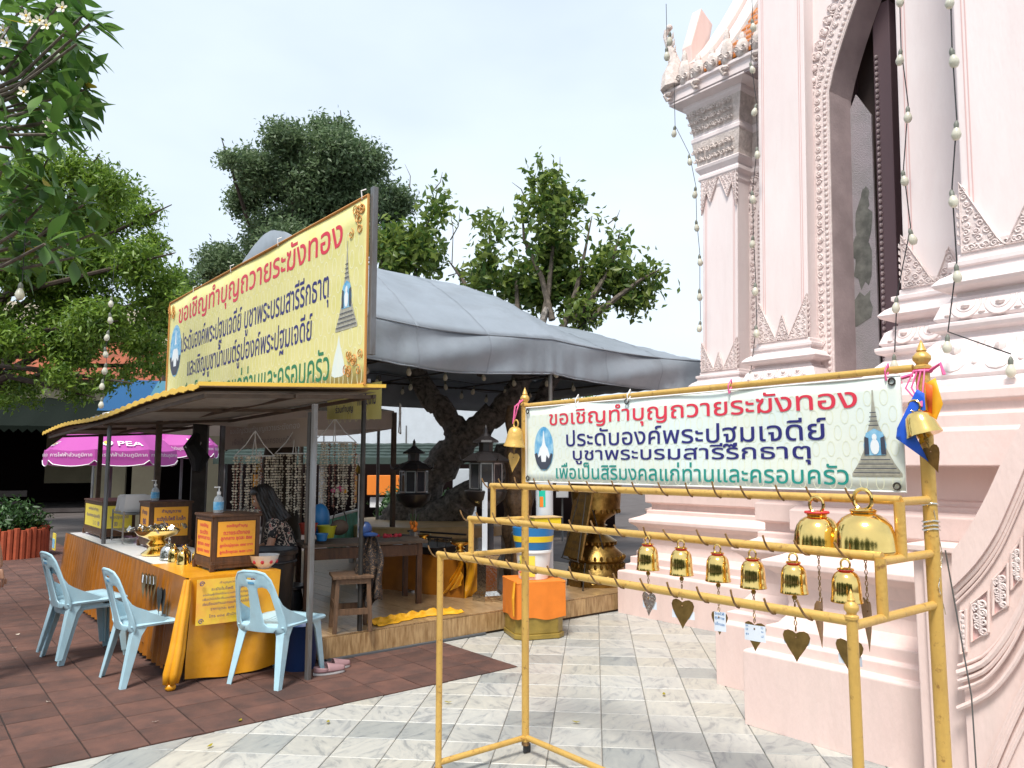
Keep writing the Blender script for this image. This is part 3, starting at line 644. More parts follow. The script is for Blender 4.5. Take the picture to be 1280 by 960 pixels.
# concave tiled roof with pale bargeboards
def roofz(t): return 6.85 + 4.2 * t ** 1.45
def rp_(u, v, t): return (u, v, roofz(t))
mb = MB()      # orange tiles, each course proud of the next
nr = 26
for j in range(nr):
    t0, t1 = j / nr, (j + 1) / nr
    u0, u1 = 8.0 + 2.2 * t0, 8.0 + 2.2 * t1
    for i in range(26):
        v0 = 6.08 - 1.5 * t0 * .35 - i * .115 - (.0575 if j % 2 else 0)
        mb.add([(u0 - .02, v0, roofz(t0) + .03), (u0 - .02, v0 - .11, roofz(t0) + .03), (u1, v0 - .11, roofz(t1)), (u1, v0, roofz(t1)), (u0 - .02, v0, roofz(t0) - .01), (u0 - .02, v0 - .11, roofz(t0) - .01)], [(0, 1, 2, 3), (0, 4, 5, 1)])
mb.build('roof_tiles', 'roof_tile_orange', temple, kind='stuff')
def band(mb, v_of, hw, lift, m=14, th_=.06):
    L_ = []; 
    for i in range(m + 1):
        t = i / m; u = 8.0 + 2.2 * t; L_.append((u, v_of(t), roofz(t)))
    for i in range(m):
        a, b = L_[i], L_[i + 1]
        vs = []
        for p in (a, b):
            for dv, dz in ((-hw, lift), (hw, lift), (hw, lift + th_ + .06), (-hw, lift + th_ + .06)): vs.append((p[0], p[1] + dv, p[2] + dz))
        mb.add(vs, [(0, 1, 5, 4), (1, 2, 6, 5), (2, 3, 7, 6), (3, 0, 4, 7), (0, 1, 2, 3), (4, 5, 6, 7)])
mb = MB(); band(mb, lambda t: 6.18 - .6 * t, .11, .0); mb.build('bargeboard', 'roof_white', temple, bevel=.01)
mb = MB(); band(mb, lambda t: 6.42 - .6 * t, .12, .05, th_=.12); mb.build('bargeboard', 'pink_plaster', temple, bevel=.01)
mb = MB(); mb.prism([(8.15, 6.95), (8.50, 7.55), (8.62, 8.0), (8.35, 8.15), (8.12, 7.5)], lambda a, b, d: Vector((a + .1, 6.42 + d, b)), 0, .16); mb.build('roof_fin', 'pink_plaster', temple, bevel=.01)
# old walls batter inwards: lean everything above the plinth slightly back
for o in list(temple.children_recursive):
    if o.type == 'MESH' and 'leaned' not in o.data:
        o.data['leaned'] = 1
        for q in o.data.vertices:
            if q.co.z > 2.0: q.co.x += .045 * (q.co.z - 2.0)
for o in list(temple.children_recursive):
    if o.type == 'MESH': del o.data['leaned']
# ------------------------------------------------------------------ stair balustrade (naga-style sweep)
bal = thing('stair_balustrade', 'sweeping pink stair balustrade with recessed carved panels and rolled mouldings', 'balustrade', T0)
UB = 3.95
def cv(px): return [onU(x, y, UB) for x, y in px]
def smooth_(L_, k=3):
    out = []
    for i in range(len(L_) - 1):
        p0 = L_[max(0, i - 1)]; p1_ = L_[i]; p2_ = L_[i + 1]; p3_ = L_[min(len(L_) - 1, i + 2)]
        for j in range(k):
            t = j / k; out.append(tuple(.5 * (2 * p1_[c] + (p2_[c] - p0[c]) * t + (2 * p0[c] - 5 * p1_[c] + 4 * p2_[c] - p3_[c]) * t * t + (3 * p1_[c] - p0[c] - 3 * p2_[c] + p3_[c]) * t ** 3) for c in (0, 1)))
    return out + [L_[-1]]
cap = smooth_(cv([(1193, 690), (1213, 662), (1237, 618), (1258, 572), (1281, 528), (1310, 470), (1340, 410)]))
cap2 = smooth_(cv([(1193, 735), (1222, 705), (1247, 668), (1268, 622), (1290, 570), (1320, 505), (1352, 435)]))
low = smooth_(cv([(1197, 838), (1228, 826), (1252, 800), (1274, 762), (1300, 700), (1335, 620), (1370, 540)]))
low2 = smooth_(cv([(1197, 880), (1234, 862), (1262, 832), (1286, 790), (1315, 722), (1350, 640), (1385, 560)]))
mb = MB(); body = cap + [(cap[-1][0], 0)] + [(cap[0][0], 0)]
mb.prism(body, lambda a, b, d: Vector((d, a, b)), UB + .022, 4.235); mb.build('balustrade_body', 'pink_plaster', bal)
mb = MB(); n = len(cap)
for i in range(n - 1):
    q = [cap[i], cap[i + 1], cap2[i + 1], cap2[i]]; mb.prism(q, lambda a, b, d: Vector((d, a, b + .003)), UB - .03, 4.237)
mb.build('cap_moulding', 'pink_plaster', bal)
mb = MB()
for k, (dz, r_, dv) in enumerate(((-.01, .014, .0), (-.045, .009, .006), (-.072, .006, .01))): mb.tube([(UB + dv, a, b + dz) for a, b in cap2], r_, 7)
for k, (dz, r_, dv) in enumerate(((.02, .008, .01), (-.012, .015, .0), (-.048, .012, .006), (-.085, .008, .0))): mb.tube([(UB + dv, a, b + dz) for a, b in low], r_, 7)
mb.tube([(UB, a, b - .02) for a, b in low2], .012, 7)
for off_ in (0, .03, .06, .13, .15): mb.tube([(UB + .012, a, b - off_) for a, b in smooth_(cv([(1228, 975), (1246, 930), (1263, 890), (1283, 848), (1310, 790), (1345, 700)]))], .010, 6)
mb.build('roll_moulding', 'pink_plaster', bal, smooth=True, kind='stuff')
pan = [((1199, 765), (1206, 762), (1206, 815), (1199, 818)), ((1213, 755), (1234, 738), (1234, 790), (1213, 803)), ((1240, 725), (1258, 704), (1258, 757), (1240, 770)), ((1263, 692), (1275, 672), (1275, 722), (1263, 738)), ((1281, 660), (1292, 632), (1292, 690), (1281, 705))]
for q in pan:
    c4 = cv(q); mb = MB(); mb.tube([(UB + .014, a, z) for a, z in c4], .008, 5, closed=True); fr = mb.build('carved_panel', 'pink_plaster', bal)
    mb = MB(); mb.add([(UB + .0205, a, z) for a, z in c4], [(0, 1, 2, 3)]); mb.build('panel_ground', 'pink_line', fr)
    cx = sum(a for a, z in c4) / 4; cz = sum(z for a, z in c4) / 4; wdt = abs(c4[1][0] - c4[0][0]); hh = abs(c4[3][1] - c4[0][1])
    mb = MB(); random.seed(int(cx * 100))
    for i in range(7):
        zz = cz + hh * (-.36 + .12 * i); spiral(mb, (UB + .016, cx + (.18 if i % 2 else -.18) * wdt, zz), (0, 1, 0), (0, 0, 1), min(.026, wdt * .26), 1.5, .006, (-1, 0, 0), 1 if i % 2 else -1, i); mb.ball((UB + .016, cx, zz), (.012, .012, .014), 6, 4)
    mb.build('floral_carving', 'pink_carved', fr, smooth=True)
va_, vb_ = cap[0][0], onU(1141, 700, 4.05)[0]
mb = MB(); mb.box(4.02, 4.236, va_ - .004, vb_ - .06, 0, 1.17); mb.box(4.05, 4.236, vb_ - .06, vb_, 0, 1.165); mb.build('end_post', 'pink_plaster', bal, bevel=.006)
mb = MB(); mb.box(3.99, 4.238, va_ - .008, vb_ + .015, 1.172, 1.205); mb.build('post_cap', 'pink_plaster', bal, bevel=.006)
# ------------------------------------------------------------------ bell rack
rack = thing('bell_rack', 'gold painted tubular bell rack with three stepped hook rails and finial posts', 'rack', P(2.87, 3.42, 0))
BU, FU, MU, TU = 0, -.58, -.38, -.23; VL, VR = 0, -2.22
def part(mb, n, m='gold_paint', p=rack, **k): return mb.build(n, m, p, smooth=True, **k)
FIN = [(.0, .0), (.021, .0), (.021, .01), (.026, .016), (.026, .026), (.017, .034), (.019, .040), (.027, .052), (.027, .066), (.018, .080), (.013, .085), (.016, .09), (.013, .096), (.007, .115), (.0, .135)]
for v in (VL, VR):
    r_ = .021 if v == 0 else .024; ps = part(MB().tube([(0, v, .06), (0, v, 1.93)], r_, 14), 'post'); s_ = r_ / .021
    part(MB().lathe([(a * s_, b * .9) for a, b in FIN], 14, (0, v, 1.925)), 'finial', p=ps)
    ps = part(MB().tube([(FU, v, .06), (FU, v, 1.13)], .0165, 14), 'post')
    part(MB().lathe([(a * .8, b * .75) for a, b in FIN], 12, (FU, v, 1.125)), 'finial', p=ps) if v else None
    for (a, z, b) in ((FU, 1.115, BU), (MU, 1.29, BU), (TU, 1.475, BU)): part(MB().tube([(a, v, z), (b - .01, v, z - .001)], .0145, 12), 'arm')
    for (a, z0, z1) in ((MU, 1.115, 1.30), (TU, 1.29, 1.475)): part(MB().tube([(a, v + .002, z0), (a, v + .002, z1)], .0155 if v == 0 else .018, 12), 'riser')
    part(MB().tube([(FU, v, .085), (0, v, .085)], .0155, 12), 'base_rail')
part(MB().tube([(0, VL, .087), (0, VR, .087)], .0155, 12), 'base_rail')
for (a, z, r_) in ((FU, 1.13, .0155), (MU, 1.305, .0155), (TU, 1.48, .0155)): part(MB().tube([(a, VL + .02, z), (a, VR - .005, z)], r_, 14), 'rail')
part(MB().tube([(-.005, VL, 1.935), (-.005, VR + .03, 1.945)], .014, 14), 'banner_bar')
for u_ in (0, FU):
    for v in (VL, VR):
        c = MB().lathe([(.0, .0), (.022, .0), (.022, .02), (.0, .02)], 10, (u_, v, .045)); ca = c.build('caster', 'rust', rack)
        MB().cbox((u_ + .01, v, .026), (.05, .018, .05)).build('wheel', 'black_plastic', ca, bevel=.008)
hook = MB(); hook.tube([(.012, 0, -.006), (.0, .0, -.016), (-.016, 0, -.012), (-.032, .004, .002), (-.044, .008, .022), (-.052, .011, .043)], .0038, 6)
hk = hook.mesh('hook', 'rust', True); HV = {}
for nm, a, z, n0, st in (('low', FU, 1.13, 17, .132), ('mid', MU, 1.305, 16, .1425), ('top', TU, 1.48, 16, .139)):
    HV[nm] = []
    for i in range(n0):
        v = VL + .02 - st * i - .005 * (i % 2); 
        if v < VR + .01: break
        o = bpy.data.objects.new('hook', hk); COL.objects.link(o); o.parent = rack; o.location = (a - .004, v, z); o.rotation_euler = (random.uniform(-.15, .15), random.uniform(-.15, .15), random.uniform(-.3, .3)); HV[nm].append(v)
mb = MB()
for z in (1.46, 1.40, 1.385, 1.372): mb.tube([(.027 * math.cos(t), VR + .027 * math.sin(t), z + .004 * math.sin(2 * t)) for t in [i * PI / 5 for i in range(10)]], .0028, 5, closed=True)
mb.tube([(-.02, VR - .02, 1.44), (.03, VR - .02, 1.28), (-.02, VR - .022, 1.18), (.028, VR - .02, 1.08)], .002, 5)
mb.build('wire_wrap', 'silver', rack)
tg = MB().tube([(.03, VR - .03, 1.30), (.10, VR - .06, .80), (.13, VR - .05, .55), (.20, VR - .02, .02)], .0028, 5).build('dangling_wire', 'galv', None); tg.parent = None; tg.location = P(2.87, 3.42, 0); tg.rotation_euler = (0, 0, TH); tag(tg, 'thin grey wire running down beside the right rear post of the bell rack', 'wire')
# banner 1 hung in the rack
def sheet(name, label, cat, loc, L_, h, slope_top=0, slope_bot=0, face=None, base='banner_pale', pat='pattern_pale', edge='white_tube', seed=1, yaw=0):
    b = thing(name, label, cat, loc, TH + yaw)
    def fn(a, b_): return (.004 * math.sin(a * 9 + b_ * 3) + .003 * math.sin(a * 23), -a * L_, h * b_ + slope_top * a * b_ + slope_bot * a * (1 - b_))
    mb = MB(); mb.grid(fn, 90, 8); f_ = mb.build('cloth', base, b, smooth=True, solid=.001)
    return b, fn
def pattern(parent, L_, h, m, step, r_, sl=(0, 0), dx=-.0015, thick=.003, gap=None):
    mb = MB(); nx = int(L_ / step); nz = int(h / (step * 1.25)) + 1
    for i in range(nx):
        for j in range(nz):
            cx = (i + .5 + .5 * (j % 2)) * step; cz = (j + .4) * step * 1.25 * .8 + .01
            if cx + r_ * .6 > L_ or cz + r_ > h + min(0, sl[0] * cx / L_): continue
            k = 6; pts = [(math.sin(2 * PI * q / 12) * r_ * .55 * (1 if q < 7 else 1), math.cos(2 * PI * q / 12) * r_) for q in range(12)]
            A_ = []; B_ = []
            for (x, z) in pts: A_.append((dx, -(cx + x), cz + z)); B_.append((dx, -(cx + x * (1 - thick / r_ * 2)), cz + z * (1 - thick / r_)))
            mb.add(A_ + B_, [(q, (q + 1) % 12, 12 + (q + 1) % 12, 12 + q) for q in range(12)])
    def bend(p): return (p[0] + .004 * math.sin(-p[1] / L_ * 9 + p[2] / h * 3) + .003 * math.sin(-p[1] / L_ * 23), p[1], p[2])
    mb.v = [bend(p) for p in mb.v]; return mb.build('printed_pattern', m, parent)
def bender(L_, h, dx): return lambda p: Vector((dx + .004 * math.sin(-p.y / L_ * 9 + p.z / h * 3) + .003 * math.sin(-p.y / L_ * 23), p.y, p.z))
def poly_print(parent, polys, m, bend, name='print'):
    mb = MB()
    for pl in polys:
        v, f = fill([pl]); mb.add([tuple(bend(Vector((0, -a, b)))) for a, b in v], f)
    me = bpy.data.meshes.new(name); me.from_pydata(mb.v, [], mb.f); me.materials.append(M[m]); o = bpy.data.objects.new(name, me); COL.objects.link(o); o.parent = parent; return o
def ell(cx, cz, a, b, n=28): return [(cx + a * math.cos(2 * PI * i / n), cz + b * math.sin(2 * PI * i / n)) for i in range(n)]
def stupa_print(b, L_, h, cx, z0, wd, ht):
    B = lambda dx: bender(L_, h, dx)
    poly_print(b, [[(cx + a * wd, z0 + c * ht) for a, c in [(-.5, 0), (.5, 0), (.5, .03), (.36, .15), (.30, .22), (.25, .28), (.22, .32), (.22, .44), (.14, .52), (.10, .58), (.07, .64), (.045, .74), (.02, .88), (.012, 1), (-.012, 1), (-.02, .88), (-.045, .74), (-.07, .64), (-.10, .58), (-.14, .52), (-.22, .44), (-.22, .32), (-.25, .28), (-.30, .22), (-.36, .15), (-.5, .03)]]], 'grey_print', B(-.003), 'stupa_print')
    poly_print(b, [[(cx + a * wd, z0 + c * ht) for a, c in [(-.2, .24), (.2, .24), (.23, .36), (.17, .50), (0, .55), (-.17, .50), (-.23, .36)]]], 'blue_print', B(-.0045), 'shrine_print')
    poly_print(b, [ell(cx, z0 + .34 * ht, .09 * wd, .09 * ht, 14), ell(cx, z0 + .45 * ht, .05 * wd, .04 * ht, 10)], 'white_print', B(-.006), 'figure_print')
    poly_print(b, [[(cx + a * wd, z0 + c * ht) for a, c in [(-.22, .25), (-.12, .25), (-.12, .44), (-.2, .46)]], [(cx + a * wd, z0 + c * ht) for a, c in [(.22, .25), (.12, .25), (.12, .44), (.2, .46)]]], 'black_print', B(-.006), 'shade_print')
    poly_print(b, [[(cx + s * wd, z0 + t * ht) for s, t in ((-.46 + k * .055, .035 + k * .05), (.46 - k * .055, .035 + k * .05), (.46 - k * .055, .045 + k * .05), (-.46 + k * .055, .045 + k * .05))] for k in range(4)] + [[(cx + s * wd, z0 + t * ht) for s, t in ((-.1 + k * .012, .58 + k * .05), (.1 - k * .012, .58 + k * .05), (.1 - k * .012, .59 + k * .05), (-.1 + k * .012, .59 + k * .05))] for k in range(4)], 'black_print', B(-.0075), 'step_print')
def oval_print(b, L_, h, cx, cz, a, c):
    B = lambda dx: bender(L_, h, dx)
    poly_print(b, [ell(cx, cz, a, c)], 'blue_print', B(-.003), 'oval_print')
    poly_print(b, [[(cx + x * a, cz + z * c) for x, z in [(-.55, -.6), (-.6, -.3), (-.42, 0), (-.2, .16), (-.12, .3), (-.04, .75), (0, .85), (.04, .75), (.12, .3), (.2, .16), (.42, 0), (.6, -.3), (.55, -.6)]]], 'white_print', B(-.0045), 'stupa_print')
    poly_print(b, [[(cx + x * a, cz + z * c) for x, z in [(-.95, -.25), (-.7, -.18), (-.55, -.4), (-.3, -.3), (-.22, -.6), (.22, -.6), (.3, -.3), (.55, -.45), (.75, -.2), (.95, -.25), (.72, -.66), (.3, -.93), (-.3, -.93), (-.72, -.66)]]], 'black_print', B(-.006), 'treeline_print')
L1, H1 = 2.11, .42
b1, fn1 = sheet('banner', 'pale green printed banner with red navy and teal lettering laced into the bell rack', 'banner', P(2.845, 3.375, 1.50), L1, H1)
pattern(b1, L1, H1, 'pattern_pale', .062, .030, thick=.0022)
def row(b, L_, h, t, m, va, vb_, z0, z1, v0, zb_, bold=.012):
    letter(b, t, m, (0, -(v0 - va), z0 - zb_), (0, -1, 0), (0, 0, 1), va - vb_, z1 - z0, bold, bend=bender(L_, h, -.003))
S1 = "ขอเชิญทำบุญถวายระฆังทอง"; S2 = "ประดับองค์พระปฐมเจดีย์"; S3 = "บูชาพระบรมสารีรีกธาตุ"; S4 = "เพื่อเป็นสิริมงคลแก่ท่านและครอบครัว"
row(b1, L1, H1, S1, 'red_print', 3.18, 1.43, 1.785, 1.900, 3.375, 1.5, .007)
row(b1, L1, H1, S2, 'navy_print', 3.04, 1.56, 1.672, 1.785, 3.375, 1.5, .007)
row(b1, L1, H1, S3, 'navy_print', 2.99, 1.63, 1.598, 1.692, 3.375, 1.5, .007)
row(b1, L1, H1, S4, 'teal_print', 3.13, 1.48, 1.520, 1.608, 3.375, 1.5, .006)
oval_print(b1, L1, H1, .145, .185, .08, .122); stupa_print(b1, L1, H1, 2.005, .055, .19, .32)
mb = MB(); mb.tube([(-.004, 0, 0), (-.004, -L1, 0), (-.004, -L1, H1), (-.004, 0, H1)], .004, 5, closed=True); mb.build('hem', 'white_tube', b1)
for (a, z) in ((.02, .02), (.02, H1 - .02), (L1 - .03, .02), (L1 - .03, H1 - .02), (L1 * .37, H1 - .012)):
    MB().tube([(-.010, -a + .012 * math.cos(t), z + .012 * math.sin(t)) for t in [i * PI / 6 for i in range(12)]], .0035, 6, closed=True).build('eyelet', 'dark_iron', b1)
for a, m in ((.42, 'white_tube'), (.79, 'white_tube'), (1.38, 'ribbon_pink'), (2.06, 'ribbon_pink')):
    MB().tube([(-.01, -a, H1 - .015), (-.015, -a, H1 + .02), (.004, -a - .004, H1 + .048), (.012, -a, H1 + .02), (-.008, -a, H1 - .012)], .0035, 5).build('tie', m, b1)
# ------------------------------------------------------------------ bells
BELL = [(.30, .0), (.5, .0), (.505, .03), (.49, .06), (.495, .10), (.475, .13), (.462, .40), (.45, .62), (.415, .80), (.34, .92), (.24, .985), (.22, 1.0), (.22, 1.03), (.26, 1.05), (.26, 1.08), (.16, 1.10), (0, 1.11)]
BIG = [(.36, .0), (.5, .0), (.508, .02), (.495, .035), (.505, .05), (.495, .065), (.505, .08), (.50, .11), (.49, .30), (.47, .50), (.43, .68), (.35, .82), (.26, .90), (.20, .935), (.20, .96), (.225, .975), (.20, .99), (.225, 1.005), (.20, 1.03), (.15, 1.05), (0, 1.06)]
HEART = [(0, -.62), (.10, -.44), (.30, -.16), (.44, .08), (.48, .24), (.42, .38), (.28, .44), (.12, .41), (0, .34)]
HEART = HEART + [(-x, z) for x, z in HEART[-2:0:-1]]
def bell(name, label, cat, loc, D_, h, prof=BELL, m='gold', tilt=0, chain=.09, hs=.088, heart_m='brass_leaf', yaw=0, note=None, group=None, ring=True, hyaw=0, cord=True, curve=.15):
    """origin: bottom centre of the bell"""
    b = thing(name, label, cat, loc, TH + yaw, group)
    b.rotation_euler = (tilt, 0, TH + yaw)
    MB().lathe([(r_ * D_, z * h) for r_, z in prof], 28).build('body', m, b, smooth=60)
    t = 1.1 * h; rr = D_ * .16
    MB().tube([(0, rr * math.cos(a), t + rr * .7 + rr * 1.1 * math.sin(a)) for a in [i * PI / 8 for i in range(16)]], D_ * .035, 8, closed=True).build('loop', m, b, smooth=True)
    if cord: MB().tube([(D_ * .235 * math.cos(a), D_ * .235 * math.sin(a), h * 1.04) for a in [i * PI / 8 for i in range(16)]], D_ * .03, 6, closed=True).build('cord', 'red_thread', b)
    cl = MB().tube([(0, 0, .3 * h), (0, 0, -.01)], .005, 6); cl.ball((0, 0, -.014), .009, 8, 6); ck = cl.build('clapper', 'brass_aged', b, smooth=True)
    n = max(2, int(chain / .018)); mb = MB()
    for i in range(n):
        z = -.022 - i * chain / n; mb.tube([((.0045 * math.cos(a) if i % 2 else 0), (0 if i % 2 else .0045 * math.cos(a)), z + .0085 * math.sin(a)) for a in [k * PI / 4 for k in range(8)]], .0017, 4, closed=True)
    mb.build('chain', 'brass_leaf', ck)
    zc = -.022 - chain - .30 * hs
    c, s = math.cos(hyaw), math.sin(hyaw)
    def hf(x, z, d): dd = d - curve * x * x / hs; return Vector((-dd * c - x * s * 1.0, -x * c + dd * s * -1, zc + z))
    v, f = fill([[(x * hs, z * hs) for x, z in HEART]], [(x * hs * .12, z * hs * .12) for x in range(-3, 4) for z in range(-4, 4)])
    mb = MB(); mb.add([hf(x, z, 0) for x, z in v], f); hh = mb.build('heart_leaf', heart_m, b, solid=.0012)
    MB().ball(hf(0, hs * .20, .001), .004, 6, 4).build('rivet', 'rust', hh)
    if note:
        nw, nh, ndx, ndz, front, rows = note; y0 = .002 if front else -.002
        mb = MB(); mb.grid(lambda a, q: hf(ndx + (a - .5) * nw, ndz + (q - .5) * nh + .05 * (a - .5) * nh, y0 - curve * 0), 4, 2); nt_ = mb.build('paper_note', 'paper_note', hh, solid=.0004)
        if rows:
            for i, r_ in enumerate(rows):
                zz = ndz + nh * (.34 - i * .8 / len(rows)); yd = -1
                letter(nt_, r_, 'panel_blue', hf(ndx - nw * .42 * 1.0, zz, .0032), hf(1, 0, 0) - hf(0, 0, 0) if curve == 0 else Vector((-s, -c, 0)), (0, 0, 1), nw * .82, nh * .5 / len(rows), .01)
    return b
SM = [(811, 2.125, 1.172), (855, 1.955, 1.17), (899, 1.785, 1.166), (943, 1.635, 1.16), (997, 1.475, 1.162), (1060, 1.29, 1.158)]
info = [('small gold bell farthest left on the middle rail with a silvery heart leaf', dict(heart_m='silver', note=(.085, .03, 0, -.01, False, None))),
        ('small gold bell second from left on the middle rail with broad dark heart leaf', dict(hs=.105, note=(.10, .03, 0, -.012, False, None))),
        ('small gold bell on the middle rail with a narrow slanted note on its leaf', dict(hs=.078, note=(.052, .07, .004, 0, True, ["ขอให้", "สุขภาพ", "แข็งแรง"]))),
        ('small gold bell on the middle rail with a wide blue handwritten note across its leaf', dict(hs=.095, note=(.088, .055, .0, .004, True, ["ขอให้ครอบครัว", "มีความสุข", "ตลอดไป"]))),
        ('small gold bell second from right on the middle rail with plain dark leaf', dict(hs=.098, note=(.09, .03, 0, .01, False, None))),
        ('small gold bell at the right end of the middle rail beside the front post finial', dict(hs=.098, note=(.08, .03, 0, -.02, False, None)))]
for (px, v, z), (lb, kw) in zip(SM, info):
    kw = dict(kw); ch = {811: .08, 855: .085, 899: .10, 943: .11, 997: .115, 1060: .11}[px]
    sz = {811: .0}.get(px, 0); bell('bell', lb, 'bell', P(2.435, v, z), .093 + (.006 if px > 1000 else 0), .098, chain=ch, group='small bells hanging from the middle rail', yaw=random.uniform(-.2, .2), **kw)
bell('big_bell', 'large shiny gold bell with red cord hanging left of the biggest one', 'bell', P(2.60, 1.475, 1.295), .165, .128, BIG, chain=.17, hs=.16, hyaw=1.25, curve=.3, group='large bells on the top rail')
bell('big_bell', 'biggest gold bell on the rack near the right end of the top rail', 'bell', P(2.585, 1.298, 1.298), .20, .145, BIG, chain=.15, hs=.16, hyaw=.9, curve=.3, note=(.07, .06, 0, 0, True, ["ขอให้รวย"]), cord=False, group='large bells on the top rail')
bell('bell', 'matt gold bell with a small pale heart leaf tied to the left rear post', 'bell', P(2.79, 3.42, 1.70), .125, .105, [(.30, .0), (.5, .0), (.5, .04), (.44, .16), (.38, .45), (.34, .75), (.27, .95), (.16, 1.05), (0, 1.08)], 'gold_paint', tilt=.12, chain=.03, hs=.105, heart_m='gold_paint', cord=False)
bell('bell', 'tilted gold bell hanging by pink ribbon in front of the blue and yellow flags', 'bell', P(2.80, 1.175, 1.70), .118, .085, [(.30, .0), (.5, .0), (.5, .04), (.47, .16), (.42, .5), (.36, .8), (.27, .95), (.14, 1.02), (0, 1.05)], 'gold', tilt=-.28, chain=.03, hs=.09, hyaw=.5, cord=False)
# ribbons and flags tied to the rear posts
rb = MB(); rb.tube([(2.84, 3.40, 1.97), (2.80, 3.425, 1.93), (2.79, 3.43, 1.83)], .005, 5); rb.tube([(2.85, 3.44, 1.97), (2.80, 3.43, 1.86)], .004, 5)
uvmesh('ribbon', rb, 'ribbon_pink', 'pink ribbon knotted round the top of the left rear rack post', 'ribbon')
rb = MB()
for k in range(4): rb.tube([(2.845, 1.20 + .012 * (k - 1.5), 1.935), (2.82, 1.20 + .02 * (k - 1), 1.87), (2.80, 1.18, 1.80)], .0032, 5)
rb.tube([(2.87 + .028 * math.cos(t), 1.20 + .028 * math.sin(t), 1.93) for t in [i * PI / 5 for i in range(10)]], .006, 5, closed=True)
rb.tube([(2.86, 1.17, 1.93), (2.85, 1.13, 1.95), (2.85, 1.12, 1.91)], .007, 4); rb.tube([(2.86, 1.23, 1.92), (2.85, 1.27, 1.91), (2.85, 1.27, 1.89)], .007, 4)
uvmesh('ribbon', rb, 'ribbon_pink', 'pink ribbons knotted under the finial of the right rear rack post', 'ribbon')
def flag(pts, m, label, th_=.0015):
    mb = MB(); v, f = fill([[(a, b) for a, b in pts]], [(1.1 + .025 * i, 1.5 + .025 * j) for i in range(12) for j in range(18)])
    mb.add([(2.83 + .012 * math.sin(a * 60) * (1.95 - b) * 3 + {'flag_blue': -.03, 'flag_yellow': 0, 'flag_orange': -.012}[m], a, b) for a, b in v], f); uvmesh('flag', mb, m, label, 'flag', solid=th_, smooth=60)
def yz(px): return [onU(x, y, 2.82) for x, y in px]
flag(yz([(1149, 487), (1158, 492), (1160, 525), (1148, 545), (1162, 577), (1122, 548), (1124, 535)]), 'flag_blue', 'blue pointed flag drooping beside the right rear post of the bell rack')
flag(yz([(1157, 478), (1168, 472), (1178, 505), (1158, 548), (1147, 558), (1152, 520)]), 'flag_yellow', 'yellow flag folded behind the blue one on the right rear rack post')
flag(yz([(1156, 478), (1166, 482), (1165, 520), (1160, 515)]), 'flag_orange', 'narrow red orange flag strip between blue and yellow flags')
# ------------------------------------------------------------------ big grey tarpaulin tent over the platform
tent = thing('tarpaulin_tent', 'large grey tarpaulin tent with sagging valance over the wooden platform', 'tent', T0)
def interp(x, xs):
    for (a, p), (b, q) in zip(xs, xs[1:]):
        if x <= b: t = (x - a) / (b - a); t = t * t * (3 - 2 * t); return p + (q - p) * max(0, t)
    return xs[-1][1]
TV0, TVR, TV1 = 6.5, 8.35, 10.6
def ridge(u): return interp(u, [(3.2, 4.22), (3.7, 4.12), (4.6, 4.0), (5.6, 3.98), (6.05, 3.86), (6.7, 3.62), (7.6, 3.62), (8.3, 3.50), (8.9, 3.10)])
def eave(u):
    for a, b in ((3.2, 5.87), (5.87, 8.85)):
        if a <= u <= b + 1e-6: t = (u - a) / (b - a); return 3.03 - .06 * math.sin(PI * t)
    return 3.03
def tz(u, v):
    e, r_ = eave(u), ridge(u)
    t = (v - TVR) / (TVR - TV0) if v < TVR else (v - TVR) / (TV1 - TVR); t = abs(t)
    # hip valleys at the posts: cloth is pulled taut to the post tops
    near = min(abs(u - x) for x in (3.2, 5.87, 8.85)); pinch = math.exp(-(near / .5) ** 2) * t
    z = e + (r_ - e) * (1 - t ** 1.7) - .05 * math.sin(PI * t) * (1 - pinch) + .055 * math.exp(-(near / .10) ** 2) * math.sin(PI * min(1, t)) * .7
    # folds running from the post corners
    for c in (3.2, 5.87, 8.85):
        du, dv = u - c, v - TV0; d = math.hypot(du, dv); ang = math.atan2(dv, du); z += .012 * math.sin(ang * 26) * math.exp(-d / .8) * min(1, d * 4)
    return z + .006 * math.sin(v * 22 + u * 3)
mb = MB(); mb.grid(lambda a, b: (3.2 + 5.65 * a, TV0 + (TV1 - TV0) * b, tz(3.2 + 5.65 * a, TV0 + (TV1 - TV0) * b)), 110, 50); mb.build('roof_cloth', 'tent_cloth', tent, smooth=80, solid=.004)
def val(a, b, ax):
    """front valance"""
    u = 3.2 + 5.65 * a; e = tz(u, TV0); t = ((u - 3.2) / 2.67) % 1 if u < 5.87 else (u - 5.87) / 2.98; h = .40
    near = min(abs(u - x) for x in (3.2, 5.87, 8.85))
    return (u, TV0 - .025 * math.sin(PI * b) * (1 - math.exp(-near * 2)) - .03 * math.sin(t * PI) * math.sin(b * 6 + t * 9) * (1 - math.exp(-near * 3)) - (.006 * math.sin(u * 24) + .012 * math.sin(u * 11 + 1.3 * math.sin(u * 5)) + .018 * math.exp(-near / .25) * math.sin(u * 40)) * b, e - h * b - .02 * math.sin(PI * t) * b)
mb = MB(); mb.grid(lambda a, b: val(a, b, 0), 140, 12); mb.build('valance', 'tent_cloth', tent, smooth=80, solid=.003)
